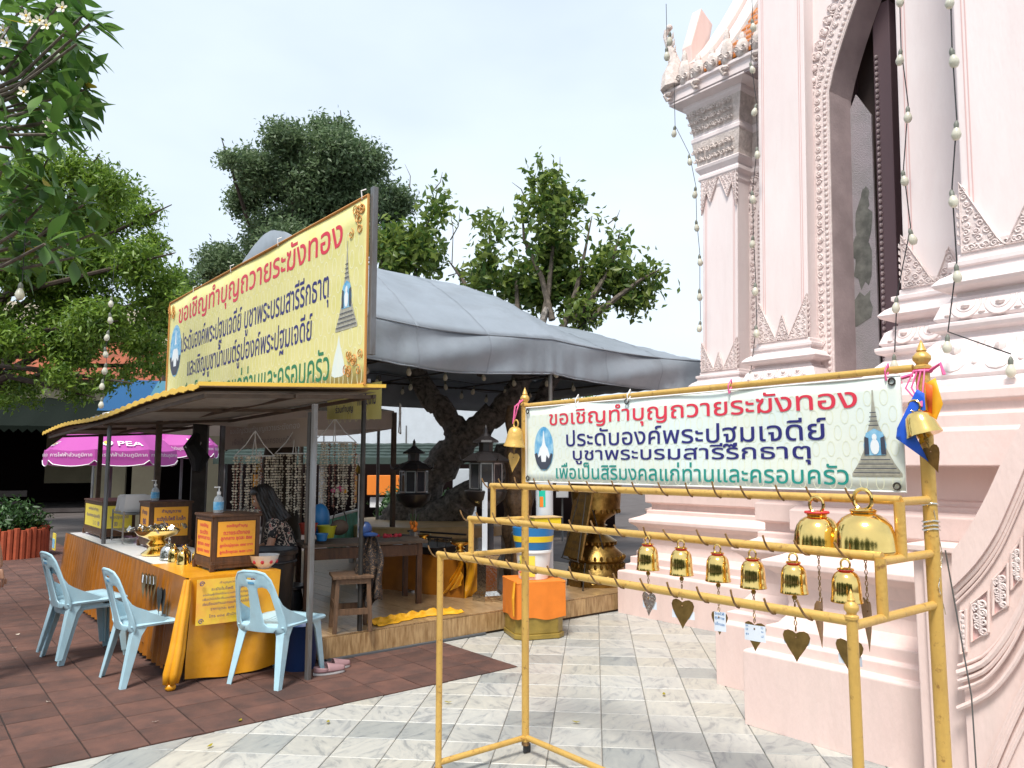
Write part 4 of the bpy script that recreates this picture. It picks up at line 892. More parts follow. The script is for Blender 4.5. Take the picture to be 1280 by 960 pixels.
for us in (4.05, 4.95, 6.75, 7.75):
    mb = MB(); mb.grid(lambda a, b: (us + .022 * (a - .5), TV0 + (TV1 - TV0) * b, tz(us, TV0 + (TV1 - TV0) * b) + .0055), 1, 60); mb.build('seam', 'tent_seam', tent, smooth=80)
    mb = MB(); mb.grid(lambda a, b: (val((us - 3.2) / 5.65, b, 0)[0] + .022 * (a - .5), val((us - 3.2) / 5.65, b, 0)[1] - .004, val((us - 3.2) / 5.65, b, 0)[2]), 1, 12); mb.build('seam', 'tent_seam', tent, smooth=80)
mb = MB(); mb.tube([tuple(Vector(val(i / 80, 1, 0))) for i in range(81)], .007, 5); mb.build('hem_cord', 'tent_seam', tent)
mb = MB(); mb.tube([tuple(Vector(val(i / 80, .0, 0)) + Vector((0, -.004, .0))) for i in range(81)], .006, 5); mb.build('edge_cord', 'tent_seam', tent)
for us in (3.6, 4.4, 5.3, 5.87, 6.6, 7.4, 8.2):
    q = Vector(val((us - 3.2) / 5.65, .97, 0)); MB().tube([q, q + Vector((.01, .05, .05)), Vector((us, 6.56, 2.86))], .004, 4).build('lacing', 'white_tube', tent)
mb = MB(); mb.grid(lambda a, b: (8.85 + .02 * math.sin(a * 20) * b, TV0 + (TV1 - TV0) * a, tz(8.85, TV0 + (TV1 - TV0) * a) - .4 * b), 30, 6); mb.build('side_valance', 'tent_cloth', tent, smooth=80, solid=.003); mb = MB(); mb.grid(lambda a, b: (3.2, TV0 + (TV1 - TV0) * a, 3.0 + (tz(3.2, TV0 + (TV1 - TV0) * a) - 3.0) * b), 30, 6); mb.build('gable_cloth', 'tent_cloth', tent, smooth=80, solid=.003)
mb = MB(); mb.grid(lambda a, b: (3.2 + 5.65 * a, TV1 + .02 * math.sin(a * 50) * b, 3.05 - .55 * b), 60, 4); mb.build('rear_valance', 'tent_cloth', tent, smooth=80, solid=.003)
for (u, v) in ((5.87, 6.54), (8.8, 6.55), (3.3, 10.5), (5.87, 10.5), (8.8, 10.5)): MB().tube([(u, v, .0 if u > 7.6 else .2), (u, v, 2.97)], .024, 10).build('pole', 'galv', tent, smooth=True)
mb = MB()
for v in (6.55, 8.35, 10.5): mb.tube([(3.3, v, 2.86), (8.8, v, 2.86)], .016, 6)
for u in (3.3, 4.6, 5.87, 7.3, 8.8): mb.tube([(u, 6.55, 2.85), (u, 10.5, 2.85)], .014, 6)
mb.build('roof_frame', 'dark_iron', tent)
# light bulbs: one shape shared by every string
def bulb_parts(parent, p, s=1.0, tl=(0, 0)):
    if 'bulb' not in MC:
        MC['bulb'] = MB().lathe([(0, -.115), (.018, -.11), (.029, -.09), (.031, -.073), (.024, -.05), (.014, -.03), (.013, -.022)], 12).mesh('bulb', 'bulb_glass', True)
        MC['socket'] = MB().lathe([(.016, -.03), (.017, -.005), (.012, .008), (.005, .02), (0, .022)], 8).mesh('socket', 'bulb_socket', True)
    o = bpy.data.objects.new('bulb', MC['bulb']); COL.objects.link(o); o.parent = parent; o.location = p; o.scale = (s,) * 3; o.rotation_euler = (tl[0], tl[1], 0)
    k = bpy.data.objects.new('socket', MC['socket']); COL.objects.link(k); k.parent = o; return o
MC = {}
def bulb_string(label, pts, bulbs, loc=T0, rot=TH, s=1.0, r_=.004, group=None):
    t = thing('bulb_string', label, 'string lights', loc, rot, group); MB().tube(pts, r_, 5).build('cable', 'cable', t)
    for p in bulbs: bulb_parts(t, p, s * random.uniform(.95, 1.05), (random.uniform(-.2, .2), random.uniform(-.2, .2)))
    return t
for i, (v, n, u0, lb) in enumerate(((6.8, 9, 3.45, 'string of clear bulbs strung just behind the front valance of the grey tent'), (7.9, 8, 3.7, 'second string of bulbs under the grey tent roof'), (9.2, 8, 4.0, 'bulb string deep under the grey tent above the tree fork'), (10.2, 9, 3.9, 'farthest bulb string along the back edge of the grey tent'))):
    pts = [(u0 + q * .55, v + .04 * math.sin(q * 3), 2.82 - .03 * (q % 2)) for q in range(n + 1)]
    bulb_string(lb, pts, [(a, b, c - .05) for a, b, c in pts[:-1]], s=1.0)
# ------------------------------------------------------------------ banner above the awning
L2, H2 = 5.80, 1.62
b2, fn2 = sheet('banner', 'big yellow fabric banner with red navy and green lettering above the stall awning', 'banner', P(3.0, 11.40, 2.25), L2, H2, slope_top=-.03, base='banner_yellow')
pattern(b2, L2, H2, 'pattern_yellow', .17, .085, sl=(-.03, 0), thick=.010)
def row2(t, m, va, vb_, z0, z1, bold=.016): letter(b2, t, m, (0, -(11.40 - va), z0 - 2.25), (0, -1, 0), (0, 0, 1), va - vb_, z1 - z0, bold, bend=bender(L2, H2, -.003))
row2(S1, 'red_print', 10.97, 6.06, 3.42, 3.80, .010)
row2("ประดับองค์พระปฐมเจดีย์ บูชาพระบรมสารีรีกธาตุ", 'navy_print', 10.80, 6.32, 3.00, 3.37, .008)
row2("และเชิญบูชาน้ำมนต์รูปองค์พระปฐมเจดีย์", 'navy_print', 10.46, 6.65, 2.66, 3.03, .008)
row2(S4, 'green_print', 10.70, 6.28, 2.34, 2.66, .008)
oval_print(b2, L2, H2, .34, .90, .26, .36); stupa_print(b2, L2, H2, 11.40 - 5.96, .50, .42, .78)
poly_print(b2, [[(11.40 - 6.10 + a * .13, .10 + c * .38) for a, c in [(-1, .05), (-.9, .25), (-.6, .5), (-.2, .75), (0, 1), (.2, .75), (.6, .5), (.9, .25), (1, .05), (.5, 0), (-.5, 0)]]], 'banner_pale', bender(L2, H2, -.003), 'amulet_print')
mb = MB(); mb.tube([(-.004, 0, .0), (-.004, -L2, 0), (-.004, -L2, H2 - .03), (-.004, 0, H2)], .013, 5, closed=True); mb.build('hem', 'orange_edge', b2)
random.seed(5)
for (cx, cz) in ((5.62, 1.42), (5.60, .16), (.14, .12), (.12, 1.48)):
    mb = MB()
    for i in range(9): spiral(mb, (-.008, -(cx + random.uniform(-.14, .12)), cz + random.uniform(-.1, .12)), (0, 1, 0), (0, 0, 1), .05, 1.3, .005, (-1, 0, 0), random.choice((1, -1)), i)
    mb.build('corner_print', 'orange_edge', b2)
for a in (1.1, 2.5, 3.9, 5.7): MB().tube([(-.01, -a, H2 - .04), (-.02, -a, H2 + .03), (.02, -a - .01, H2 + .05)], .006, 5).build('tie', 'white_tube', b2)
bp_ = thing('banner_pole', 'weathered grey post and rails that hold the big yellow banner up', 'post', P(3.04, 5.58, 0)); bp_.rotation_euler = (0, 0, TH)
MB().cbox((0, 0, 3.20), (.05, .05, 1.42)).build('post', 'galv', bp_, bevel=.004)
MB().cbox((.0, 2.93, 3.82), (.03, 5.8, .03)).build('rail', 'galv', bp_); MB().cbox((.0, 2.93, 2.28), (.03, 5.8, .03)).build('rail', 'galv', bp_); MB().cbox((0, 5.8, 3.1), (.04, .04, 1.5)).build('post', 'galv', bp_)
# ------------------------------------------------------------------ stall awning
aw = thing('stall_awning', 'low stall awning of dark sheet with scalloped yellow trim under the big banner', 'awning', T0)
def az(u, v):
    t = (v - 5.62) / 6.2; edge = (u - 1.70) / 1.45
    return 2.155 - .10 * t + .075 * edge + .02 * math.sin(t * 9) * (1 - edge) - .05 * math.exp(-((v - 6.0) / .55) ** 2) * (1 - edge) * 0
def corr(u, v): return az(u, v) + .007 * math.sin(v * 2 * PI / .23)
mb = MB(); mb.grid(lambda a, b: (1.70 + 1.47 * b, 5.64 + 6.9 * a, corr(1.70 + 1.47 * b, 5.64 + 6.9 * a)), 240, 4); mb.build('awning_sheet', 'awning_top', aw, smooth=80, solid=.006)
mb = MB(); mb.grid(lambda a, b: (1.74 + 1.40 * b, 5.67 + 6.8 * a, az(1.74 + 1.4 * b, 5.67 + 6.8 * a) - .035 - .05 * math.sin(PI * b) * math.sin(PI * ((a * 4) % 1))), 60, 8); mb.build('awning_lining', 'awning_under', aw, smooth=80)
mb = MB(); mb.grid(lambda a, b: (1.692, 5.62 + 6.95 * a, corr(1.70, 5.62 + 6.95 * a) + .016 - .032 * b - .014 * (1 if int(a * 60) % 2 else 0) * b), 240, 1); mb.build('trim', 'yellow_trim', aw, solid=.008)
mb = MB(); mb.box(1.69, 3.20, 5.612, 5.628, 0, .028); mb.v = [(x, y, z + az(x, y) + .0) for x, y, z in mb.v]; mb.build('trim', 'yellow_trim', aw)
mb = MB()
for u in (1.76, 2.45, 3.12): mb.box(u - .015, u + .015, 5.66, 12.4, 0, .03)
for v in (5.70, 7.3, 9.0, 10.7, 12.3): mb.box(1.76, 3.12, v - .015, v + .015, .0, .03)
mb.v = [(x, y, z + az(x, y) - .085) for x, y, z in mb.v]; mb.build('awning_frame', 'wood_old', aw)
MB().cbox((2.545, 5.55, 1.03), (.034, .05, 2.06)).build('post', 'galv', aw, bevel=.004)
MB().cbox((2.525, 5.60, 1.5), (.016, .04, 1.0)).build('post', 'dark_iron', aw, bevel=.003)
MB().tube([(3.20, 5.99, .2), (3.19, 5.97, 2.15)], .022, 8).build('post', 'dark_iron', aw, smooth=True)
MB().tube([(1.86, 9.2, .0), (1.86, 9.2, 2.04)], .022, 8).build('post', 'galv', aw, smooth=True); MB().cbox((3.1, 9.3, 1.05), (.05, .05, 2.1)).build('post', 'galv', aw); MB().cbox((2.9, 9.5, 1.1), (.16, .04, 2.0)).build('post', 'dark_iron', aw)
sb = thing('folded_umbrella', 'bunched black cloth tied high on the stall post beside the magenta umbrella', 'cloth', P(2.80, 9.3, 1.75))
for k in range(3): MB().tube([(.02 * k, -.10 + .1 * k, -.24), (.05, -.06 + .07 * k, -.08), (-.04, -.02 + .05 * k, .06), (.02, .05 * k, .20)], [.03, .10, .085, .03], 7).build('cloth_bundle', 'black_cloth', sb, smooth=True)
MB().tube([(-.12, 0, .05), (-.02, -.1, .0), (.05, 0, .1)], .012, 5).build('white_print', 'white_print', sb)
# cloth banners hanging behind the awning
cb = thing('banner', 'faded pinkish cloth banner with pale writing hanging below the back of the awning', 'banner', P(3.35, 10.0, 1.78))
mb = MB(); mb.grid(lambda a, b: (.004 * math.sin(a * 20), -a * 2.75, .30 * b), 30, 3); mb.build('cloth', 'gazebo_cloth', cb, smooth=True)
letter(cb, "ขอเชิญร่วมทำบุญถวายระฆังทอง", 'paper_white', (-.008, -.25, .17), (0, -1, 0), (0, 0, 1), 2.1, .10, .0); letter(cb, "เพื่อเป็นสิริมงคลแก่ครอบครัว", 'faded_print', (-.008, -.35, .05), (0, -1, 0), (0, 0, 1), 1.8, .08, .0)
cb = thing('banner', 'small yellow banner corner with navy writing tucked under the right end of the awning', 'banner', P(3.6, 7.55, 2.02))
mb = MB(); mb.grid(lambda a, b: (.004 * math.sin(a * 20), -a * 1.15, .36 * b + .05 * (1 - a) * (1 - b)), 30, 3); mb.build('cloth', 'banner_yellow', cb, smooth=True); pattern(cb, 1.1, .34, 'pattern_yellow', .12, .06, thick=.006)
letter(cb, "การจัดงาน", 'navy_print', (-.012, -.70, .15), (0, -1, 0), (0, 0, 1), .36, .12, .01); letter(cb, "ร่วมทำบุญ", 'navy_print', (-.012, -.22, .08), (0, -1, 0), (0, 0, 1), .38, .10, .01); letter(cb, "รายได้", 'navy_print', (-.012, -.48, .29), (0, -1, 0), (0, 0, 1), .32, .06, .01)
# ------------------------------------------------------------------ pale gazebo behind
gz = thing('gazebo', 'cream gazebo canopy with brownish posts behind the stall awning', 'gazebo', P(5.35, 9.15, 0))
mb = MB(); c_ = (-1.5, 1.5, 2.95)
cor = [(0, 0, 2.32), (0, 3.0, 2.32), (-3.0, 3.0, 2.32), (-3.0, 0, 2.32)]
for i in range(4):
    a, b = Vector(cor[i]), Vector(cor[(i + 1) % 4]); C_ = Vector(c_)
    def fn(s, t, a=a, b=b, C_=C_): p = a.lerp(b, s).lerp(C_, t); p.z -= .10 * math.sin(PI * t) * .8 + .06 * math.sin(PI * s) * (1 - t); return p
    mb.grid(fn, 10, 8)
mb.build('canopy', 'gazebo_white', gz, smooth=True)
for i in range(4):
    a, b = Vector(cor[i]), Vector(cor[(i + 1) % 4]); mb = MB(); mb.grid(lambda s, t: (a.lerp(b, s) + Vector((.008 * math.sin(s * 30) * t, .008 * math.cos(s * 30) * t, -.24 * t - .05 * math.sin(PI * s)))), 26, 3); mb.build('valance', 'gazebo_cloth', gz, smooth=True)
for c in cor: MB().cbox((c[0] - .0, c[1], 1.15), (.055, .055, 2.3)).build('post', 'wood_old', gz)
# ------------------------------------------------------------------ stall table with satin cloths
tb = thing('stall_table', 'long stall table under orange pleated skirting and a white top sheet', 'table', P(1.80, 6.05, 0))
MB().box(.0, .72, 0, 4.9, .725, .75).build('table_top', 'wood_old', tb)
MB().box(.03, .69, .4, 4.88, .7505, .754).build('top_sheet', 'white_plastic', tb)
for (a, b) in ((.04, .06), (.66, .06), (.04, 4.8), (.66, 4.8), (.04, 2.4), (.66, 2.4)): MB().cbox((a, b, .36), (.04, .04, .72)).build('leg', 'wood_old', tb)
sk = MB(); sk.grid(lambda a, b: (-.012 - .05 * b - .022 * math.sin(a * 4.6 * 2 * PI / .12 + math.sin(a * 40) * 1.4) * min(1, b * 2.2 + .25) * (.65 + .35 * math.sin(a * 23)), .30 + 4.6 * a, .757 - .70 * b), 500, 6)
tag(sk.build('table_skirt', 'satin_orange', None, smooth=80), 'pleated burnt orange satin skirt along the long side of the stall table', 'tablecloth'); o = bpy.data.objects['table_skirt']; o.location = P(1.80, 6.05, 0); o.rotation_euler = (0, 0, TH)
cl = thing('tablecloth', 'shiny gold satin cloth over the near end of the stall table with a knotted corner', 'tablecloth', P(1.80, 6.05, 0))
def drape(a, b):        # end face, hangs in front of the table end (-v)
    return (.0 + .70 * a + .012 * math.sin(b * 5 + a * 9), -.035 - .03 * b - .012 * math.sin(a * 16 + b * 2) * b, .762 - .715 * b - .03 * math.sin(a * PI) * b)
MB().grid(drape, 40, 24).build('end_drape', 'satin_gold', cl, smooth=80)
MB().grid(lambda a, b: (-.014 + .72 * a, -.034 + 1.0 * b, .7615), 6, 6).build('top_drape', 'satin_gold', cl)
MB().grid(lambda a, b: (-.016 - .045 * b - .012 * math.sin(a * 22) * b, -.03 + 1.0 * a, .7612 - (.70 - .10 * a) * b), 30, 14).build('side_drape', 'satin_orange', cl, smooth=80)
mb = MB(); q = [(-.01, -.05, .75), (-.03, -.075, .62), (-.06, -.10, .45), (-.09, -.13, .26), (-.12, -.15, .12), (-.13, -.155, .05)]
for k in range(4): mb.tube([Vector(p) + Vector((.016 * math.cos(k * 1.6) * (1 + i * .25), .012 * math.sin(k * 1.6) * (1 + i * .2), 0)) for i, p in enumerate(q)], [.014, .022, .026, .032, .034, .02], 8)
mb.ball((-.13, -.155, .03), (.04, .035, .03), 8, 6); mb.build('knotted_corner', 'satin_gold', cl, smooth=80)
po = thing('poster', 'orange and yellow printed notice pinned to the gold satin at the table end', 'poster', P(1.84, 5.985, .42))
PW, PH = .44, .33
MB().grid(lambda a, b: (PW * a, -.035 - .012 * math.sin(a * 3) + .0, PH * b), 10, 4).build('sheet', 'poster_sun', po, solid=.0015)
for t, x0, x1, z in (("ทำบุญถวาย", .16, .29, .285), ("ระฆังใบโพธิ์ ใบเล็ก", .10, .36, .245), ("ขอเชิญผู้มีจิตศรัทธาร่วมทำบุญถวายระฆัง", .04, .41, .205), ("เพื่อนำไปประดับองค์พระปฐมเจดีย์", .04, .40, .172), ("เขียนชื่อของท่านและครอบครัวลงบนใบโพธิ์", .04, .41, .14), ("ราคาชุดละ ๒๙๙ บาท", .10, .33, .095), ("โทร ๐๓๔ สำนักงานวัด", .09, .38, .05)):
    letter(po, t, 'navy_print', (x0, -.055, z), (1, 0, 0), (0, 0, 1), x1 - x0, .024, .006)
for c in ((.03, .03), (.41, .03), (.03, .30), (.41, .30)): mb = MB(); spiral(mb, (c[0], -.054, c[1]), (1, 0, 0), (0, 0, 1), .02, 1.6, .003, (0, -1, 0)); mb.build('corner_print', 'navy_print', po)
# heart leaves with tags clipped to the skirt
for i, (v, lb) in enumerate(((6.35, 'two large dark heart leaves hanging by the gold cloth corner'), (6.62, 'row of heart leaves with folded white tags clipped to the table edge'))):
    t = thing('leaf_bundle', lb, 'heart leaves', P(1.725, v, .70))
    for k in range(2 if i == 0 else 4):
        vv, f = fill([[(x * .15, z * .20) for x, z in HEART]]); mb = MB(); mb.add([(-.012 * k - .01, -x + .055 * k, z - .06 - (.07 if i == 0 else 0)) for x, z in vv], f); lf_ = mb.build('heart_leaf', 'brass_leaf' if i else 'dark_iron', t, solid=.001)
        if i: MB().cbox((-.012 * k - .016, .055 * k, -.02), (.003, .03, .06), rx=.2 * (k - 1.5)).build('tag', 'paper_note', lf_)
# ------------------------------------------------------------------ boxes on the table
def offer_box(label, loc, sx, sy, h, rows, side_rows, post='poster_orange', ink='red_print', wood='wood_dark', dr=0):
    b = thing('donation_box', label, 'box', loc, TH + dr)
    bx = MB(); bx.box(0, sx, 0, sy, .055, h - .02); bx.build('box_body', wood, b, bevel=.004)
    MB().box(-.015, sx + .015, -.015, sy + .015, h - .02, h).build('lid', wood, b, bevel=.005)
    mb = MB(); mb.box(-.008, sx + .008, -.008, sy + .008, .045, .075); 
    for (a, c) in ((0, 0), (sx, 0), (0, sy), (sx, sy)): mb.cbox((a, c, .03), (.035, .035, .06))
    for (x0, x1, y0, y1) in ((.0, sx, -.005, .008), (-.005, .008, 0, sy)):
        mb.box(x0, x1, y0, y1, .02, .05)
    mb.build('base_trim', wood, b, bevel=.003)
    f = .028; mb = MB()
    for (x0, x1, z0, z1) in ((0, f, .075, h - .02), (sx - f, sx, .075, h - .02), (f, sx - f, .075, .075 + f), (f, sx - f, h - .02 - f, h - .02)): mb.box(x0, x1, -.007, 0, z0, z1)
    for (x0, x1, z0, z1) in ((0, f, .075, h - .02), (sy - f, sy, .075, h - .02), (f, sy - f, .075, .075 + f), (f, sy - f, h - .02 - f, h - .02)): mb.box(-.007, 0, x0, x1, z0, z1)
    mb.build('frame', wood, b, bevel=.002)
    x0, x1, z0, z1 = f + .008, sx - f - .008, .075 + f + .008, h - .028 - f
    p = MB(); p.box(x0, x1, -.003, -.001, z0, z1); p = p.build('front_notice', post, b)
    lines(p, rows, ink, (x0 + .01, -.0045, z0 + .01), (1, 0, 0), (0, 0, 1), x1 - x0 - .02, z1 - z0 - .02)
    y0, y1 = f + .008, sy - f - .008
    p = MB(); p.box(-.003, -.001, y0, y1, z0, z1); p = p.build('side_notice', post, b)
    lines(p, side_rows, ink, (-.0045, y1 - .01, z0 + .01), (0, -1, 0), (0, 0, 1), y1 - y0 - .02, z1 - z0 - .02)
    return b
offer_box('dark wooden donation box with bright orange notices at the near end of the table', P(2.03, 6.22, .762), .37, .42, .44,
          [("ขอเชิญทำบุญ", .2, .8), ("ถวายระฆังทอง", .12, .88), ("ลูกกลาง ชุดละ ๕๙๙", .05, .95), ("ลูกใหญ่ชุดละ ๙๙๙ บาท", .03, .97), ("ลูกเล็กชุดละ ๒๙๙ บาท", .03, .97)], [("ขอเชิญ", .2, .8), ("ระฆัง", .2, .8), ("ลูกกลาง", .05, .95), ("ชุดละ ๙๙๙", .05, .95), ("ชุดละ ๒๙๙", .05, .95)])
offer_box('shaded wooden box reading 80 behind the silver heaped offering bowl', P(2.10, 8.35, .76), .40, .40, .46, [("ทำบุญถวาย", .2, .8), ("ระฆังใบโพธิ์ ใบเล็ก", .05, .95), ("80 บาท", .15, .9), ("ร่วมบุญ", .3, .7)], [("ทำบุญ", .2, .8), ("80", .3, .7), ("บาท", .2, .8)], ink='navy_print')
db = offer_box('long low wooden box with yellow notice at the far end of the stall table', P(1.95, 9.75, .76), .34, 1.0, .42, [("ร่วมทำบุญ", .2, .8), ("พระปฐมเจดีย์", .1, .9), ("80 บาท", .3, .7)], [("ขอเชิญร่วมทำบุญ", .2, .8), ("กับองค์พระปฐมเจดีย์", .1, .9), ("20 ฿", .5, .9)], post='poster_yellow', ink='faded_print')
st = thing('card_rack', 'small metal rack holding a fan of white cards between two boxes', 'rack', P(2.0, 9.0, .76))
for (a, b) in ((0, 0), (.3, 0), (0, .5), (.3, .5)): MB().cbox((a, b, .17), (.015, .015, .34)).build('leg', 'steel', st)
for z in (.12, .3): MB().box(0, .3, 0, .5, z, z + .012).build('shelf', 'steel', st)
for k in range(13): MB().cbox((.15 + random.uniform(-.02, .02), .02 + k * .038, .41 + random.uniform(-.015, .02)), (.26, .003, .17), rx=.38, rz=random.uniform(-.2, .2)).build('card', 'paper_white', st)
def hand_gel(label, loc):
    t = thing('gel_bottle', label, 'bottle', loc)
    MB().lathe([(0, 0), (.038, .002), (.04, .02), (.04, .10), (.032, .125), (.015, .14), (.014, .15)], 16).build('bottle_body', 'glass_clear', t, smooth=True)
    MB().lathe([(.0405, .025), (.0408, .09)], 16).build('label_band', 'blue_print', t, smooth=True)
    MB().lathe([(.016, .148), (.017, .17), (.006, .175), (.005, .205)], 10).build('pump', 'white_plastic', t, smooth=True); MB().cbox((-.015, 0, .208), (.05, .014, .010)).build('spout', 'white_plastic', t, bevel=.003); return t
hand_gel('clear hand gel pump bottle with blue label on the nearest donation box', P(2.14, 6.45, 1.203)); hand_gel('hand gel pump bottle on the shaded box farther down the table', P(2.2, 8.6, 1.221))
def bowl(name, label, loc, prof, m, cat='bowl', n=28, s=1):
    t = thing(name, label, cat, loc); MB().lathe([(a * s, z * s) for a, z in prof], n).build('bowl_body', m, t, smooth=60); return t
bw = bowl('bowl', 'white enamel bowl with red flower band on the table end', P(2.44, 6.20, .763), [(.0, .0), (.05, .0), (.055, .01), (.10, .05), (.115, .10), (.12, .105), (.112, .10), (.09, .05), (0, .02)], 'white_plastic')
for k in range(9): MB().ball((.098 * math.cos(k * .7), .098 * math.sin(k * .7), .055), (.016, .016, .016), 6, 4).build('flower_print', 'flower_red', bw)
PAN = [(0, 0), (.11, 0), (.12, .015), (.10, .03), (.075, .045), (.06, .07), (.075, .085), (.085, .095), (.07, .105), (.055, .12), (.08, .135), (.15, .165), (.175, .20), (.17, .20), (.14, .172), (0, .15)]
bw = bowl('offering_bowl', 'gold pedestal bowl heaped with crumpled silver beside the shaded box', P(2.02, 7.75, .757), PAN, 'gold', 'bowl', s=1.15)
mb = MB(); random.seed(9)
for k in range(60): mb.cbox((random.gauss(0, .10), random.gauss(0, .10), .235 + random.uniform(-.01, .04)), (.05, .035, .008), random.uniform(0, 6), random.uniform(-1, 1), random.uniform(-1, 1))
mb.build('silver_foil', 'silver', bw)
bell('silver_bell', 'tall silvery bell standing on the table beside the gold pedestal bowl', 'bell', P(2.0, 7.28, .765), .15, .13, BIG, 'silver', chain=.01, hs=.01, cord=False)
for k, (u, v) in enumerate(((2.0, 7.12), (2.05, 6.98), (2.0, 6.86), (2.10, 6.80))):
    t = thing('brass_bell', ['brass bell standing next to the tall silvery bell', 'brass bell in the middle of the standing row', 'third standing brass bell of the row', 'standing brass bell closest to the nearest wooden box'][k], 'bell', P(u, v, .757), group='bells standing on the table')
    MB().lathe([(r_ * .105, z * .115) for r_, z in BELL], 20).build('body', 'gold', t, smooth=60); MB().tube([(0, .016 * math.cos(a), .14 + .016 * math.sin(a)) for a in [i * PI / 5 for i in range(10)]], .004, 6, closed=True).build('loop', 'gold', t)
for k, (u, v, z, lb) in enumerate(((1.66, 10.9, .66, 'small framed picture card hanging off the far end of the table'),)):
    t = thing('picture_card', lb, 'card', P(u, v, z)); MB().cbox((0, 0, 0), (.01, .18, .20)).build('card', 'poster_yellow', t); MB().cbox((-.007, 0, -.02), (.004, .14, .11)).build('picture', 'blue_print', t)
# ------------------------------------------------------------------ plastic chairs
def make_chair(label, loc, rot):
    ch = thing('plastic_chair', label, 'chair', loc, rot, 'pale blue plastic stacking chairs')
    # backrest panel (2D outline in x across, z up) with handle slot and two tall openings
    out = []; W0 = .225
    prof_ = [(.215, .385), (.225, .42), (.215, .50), (.195, .60), (.175, .70), (.155, .77), (.12, .815), (.06, .83)]
    out = prof_ + [(-x, z) for x, z in prof_[::-1]]
    def rr(cx, cz, a, b, n=12): return [(cx + a * math.copysign(abs(math.cos(t)) ** .55, math.cos(t)), cz + b * math.copysign(abs(math.sin(t)) ** .55, math.sin(t))) for t in [-2 * PI * i / n for i in range(n)]]
    hole = rr(0, .775, .045, .014)
    lo_ = [(-.045, .715), (-.035, .69), (-.042, .56), (-.060, .45), (-.09, .425), (-.165, .425), (-.178, .46), (-.165, .56), (-.145, .67), (-.125, .71), (-.09, .722)]
    lo_ = lo_ if area(lo_) < 0 else lo_[::-1]; ro_ = [(-x, z) for x, z in lo_[::-1]]
    out = out if area(out) > 0 else out[::-1]; hole = hole if area(hole) < 0 else hole[::-1]
    gp = [(-.22 + .03 * i, .39 + .035 * j) for i in range(15) for j in range(13)]
    v, f = fill([out, hole, lo_, ro_], gp)
    def bk(x, z): t = (z - .40) / .43; return (-.195 - .085 * t - .02 * t * t - .05 * (1 - (x / .23) ** 2) * 1.0 + (.03 if 0 else 0), x, z)
    mb = MB(); mb.add([bk(x, z) for x, z in v], f); mb.build('backrest', 'chair_blue', ch, solid=.011, smooth=50, bevel=.002)
    # rim round the backrest
    mb = MB(); mb.tube([bk(x, z) for x, z in out], .009, 6, closed=True); 
    for q in (hole, lo_, ro_): mb.tube([bk(x, z) for x, z in q], .0055, 5, closed=True)
    mb.build('rim', 'chair_blue', ch, smooth=True)
    def seat(a, b): x = -.21 + .43 * a; w_ = .20 + .02 * (a > .5) + .012 * a; y = (b - .5) * 2 * w_; return (x, y, .435 - .018 * math.sin(PI * b) * math.sin(PI * min(1, a * 1.15)) + .012 * a)
    mb = MB(); mb.grid(seat, 14, 14); mb.build('seat', 'chair_blue', ch, solid=.012, smooth=60)
    mb = MB()
    for k in range(7):
        b0 = .22 + .08 * k; mb.grid(lambda a, b: (lambda s_: (s_[0], s_[1], s_[2] + .0068))(seat(.22 + .5 * a, b0 + .014 * b)), 10, 1)
    mb.build('seat_slots', 'chair_slot', ch)
    mb = MB(); rim = [seat(0, b / 8) for b in range(9)] + [seat(a / 8, 1) for a in range(1, 9)] + [seat(1, 1 - b / 8) for b in range(1, 9)] + [seat(1 - a / 8, 0) for a in range(1, 8)]
    mb.tube([(x, y, z - .012) for x, y, z in rim], .016, 6, closed=True); mb.build('seat_rim', 'chair_blue', ch, smooth=True)
    # side sweeps joining backrest to the seat front
    for s in (-1, 1):
        mb = MB(); ang = []
        for i in range(9):
            t = i / 8; ang.append((-.262 + .33 * t + .03 * math.sin(PI * t) * (t - .2), s * (.196 + .022 * t), .64 - .20 * t ** .62))
        top = [Vector(p) for p in ang]; bot = [Vector((-.215 + .285 * i / 8, p[1], .425)) for i, p in enumerate(ang)]
        mb.add([tuple(p) for p in top + bot], [(i, i + 1, 10 + i, 9 + i) for i in range(8)]); mb.build('side_web', 'chair_blue', ch, solid=.009)
    for sx, sy in ((-1, -1), (-1, 1), (1, -1), (1, 1)):
        xt, yt = (.20 if sx > 0 else -.19), sy * .195; xb, yb = (.235 if sx > 0 else -.275), sy * .225
        mb = MB(); n = 7
        for i in range(n):        # L-section tapering leg with a curved top
            t = i / (n - 1); z = .425 * (1 - t); x = xt + (xb - xt) * t; y = yt + (yb - yt) * t; w_ = .074 - .034 * t
            if i == 0: w_ = .10
            c = [(x + sx * .012, y + sy * .012), (x + sx * .012 - sx * w_, y + sy * .012), (x + sx * .012 - sx * w_, y + sy * .004), (x + sx * .003, y + sy * .003), (x + sx * .003, y + sy * .012 - sy * w_), (x + sx * .012, y + sy * .012 - sy * w_)]
            mb.v += [(a, b, z) for a, b in c]
        mb.f = [(i * 6 + j, i * 6 + (j + 1) % 6, (i + 1) * 6 + (j + 1) % 6, (i + 1) * 6 + j) for i in range(n - 1) for j in range(6)] + [tuple(range((n - 1) * 6, n * 6))]
        mb.build('leg', 'chair_blue', ch, smooth=50, bevel=.0015)
    v, f = fill([rr(0, 0, .03, .008, 10)[::-1]]); mb = MB(); mb.add([tuple(Vector(bk(x, .745 + z)) + Vector((-.008, 0, 0))) for x, z in v], f); mb.build('maker_mark', 'blue_print', ch)
    return ch
c1 = make_chair('pale blue plastic chair standing in front of the gold satin table end', P(2.40, 5.74, 0), TH + .48)
c2 = dup(c1, P(1.66, 6.40, 0), TH + .10, 'pale blue plastic chair in the middle, side on, by the orange skirting')
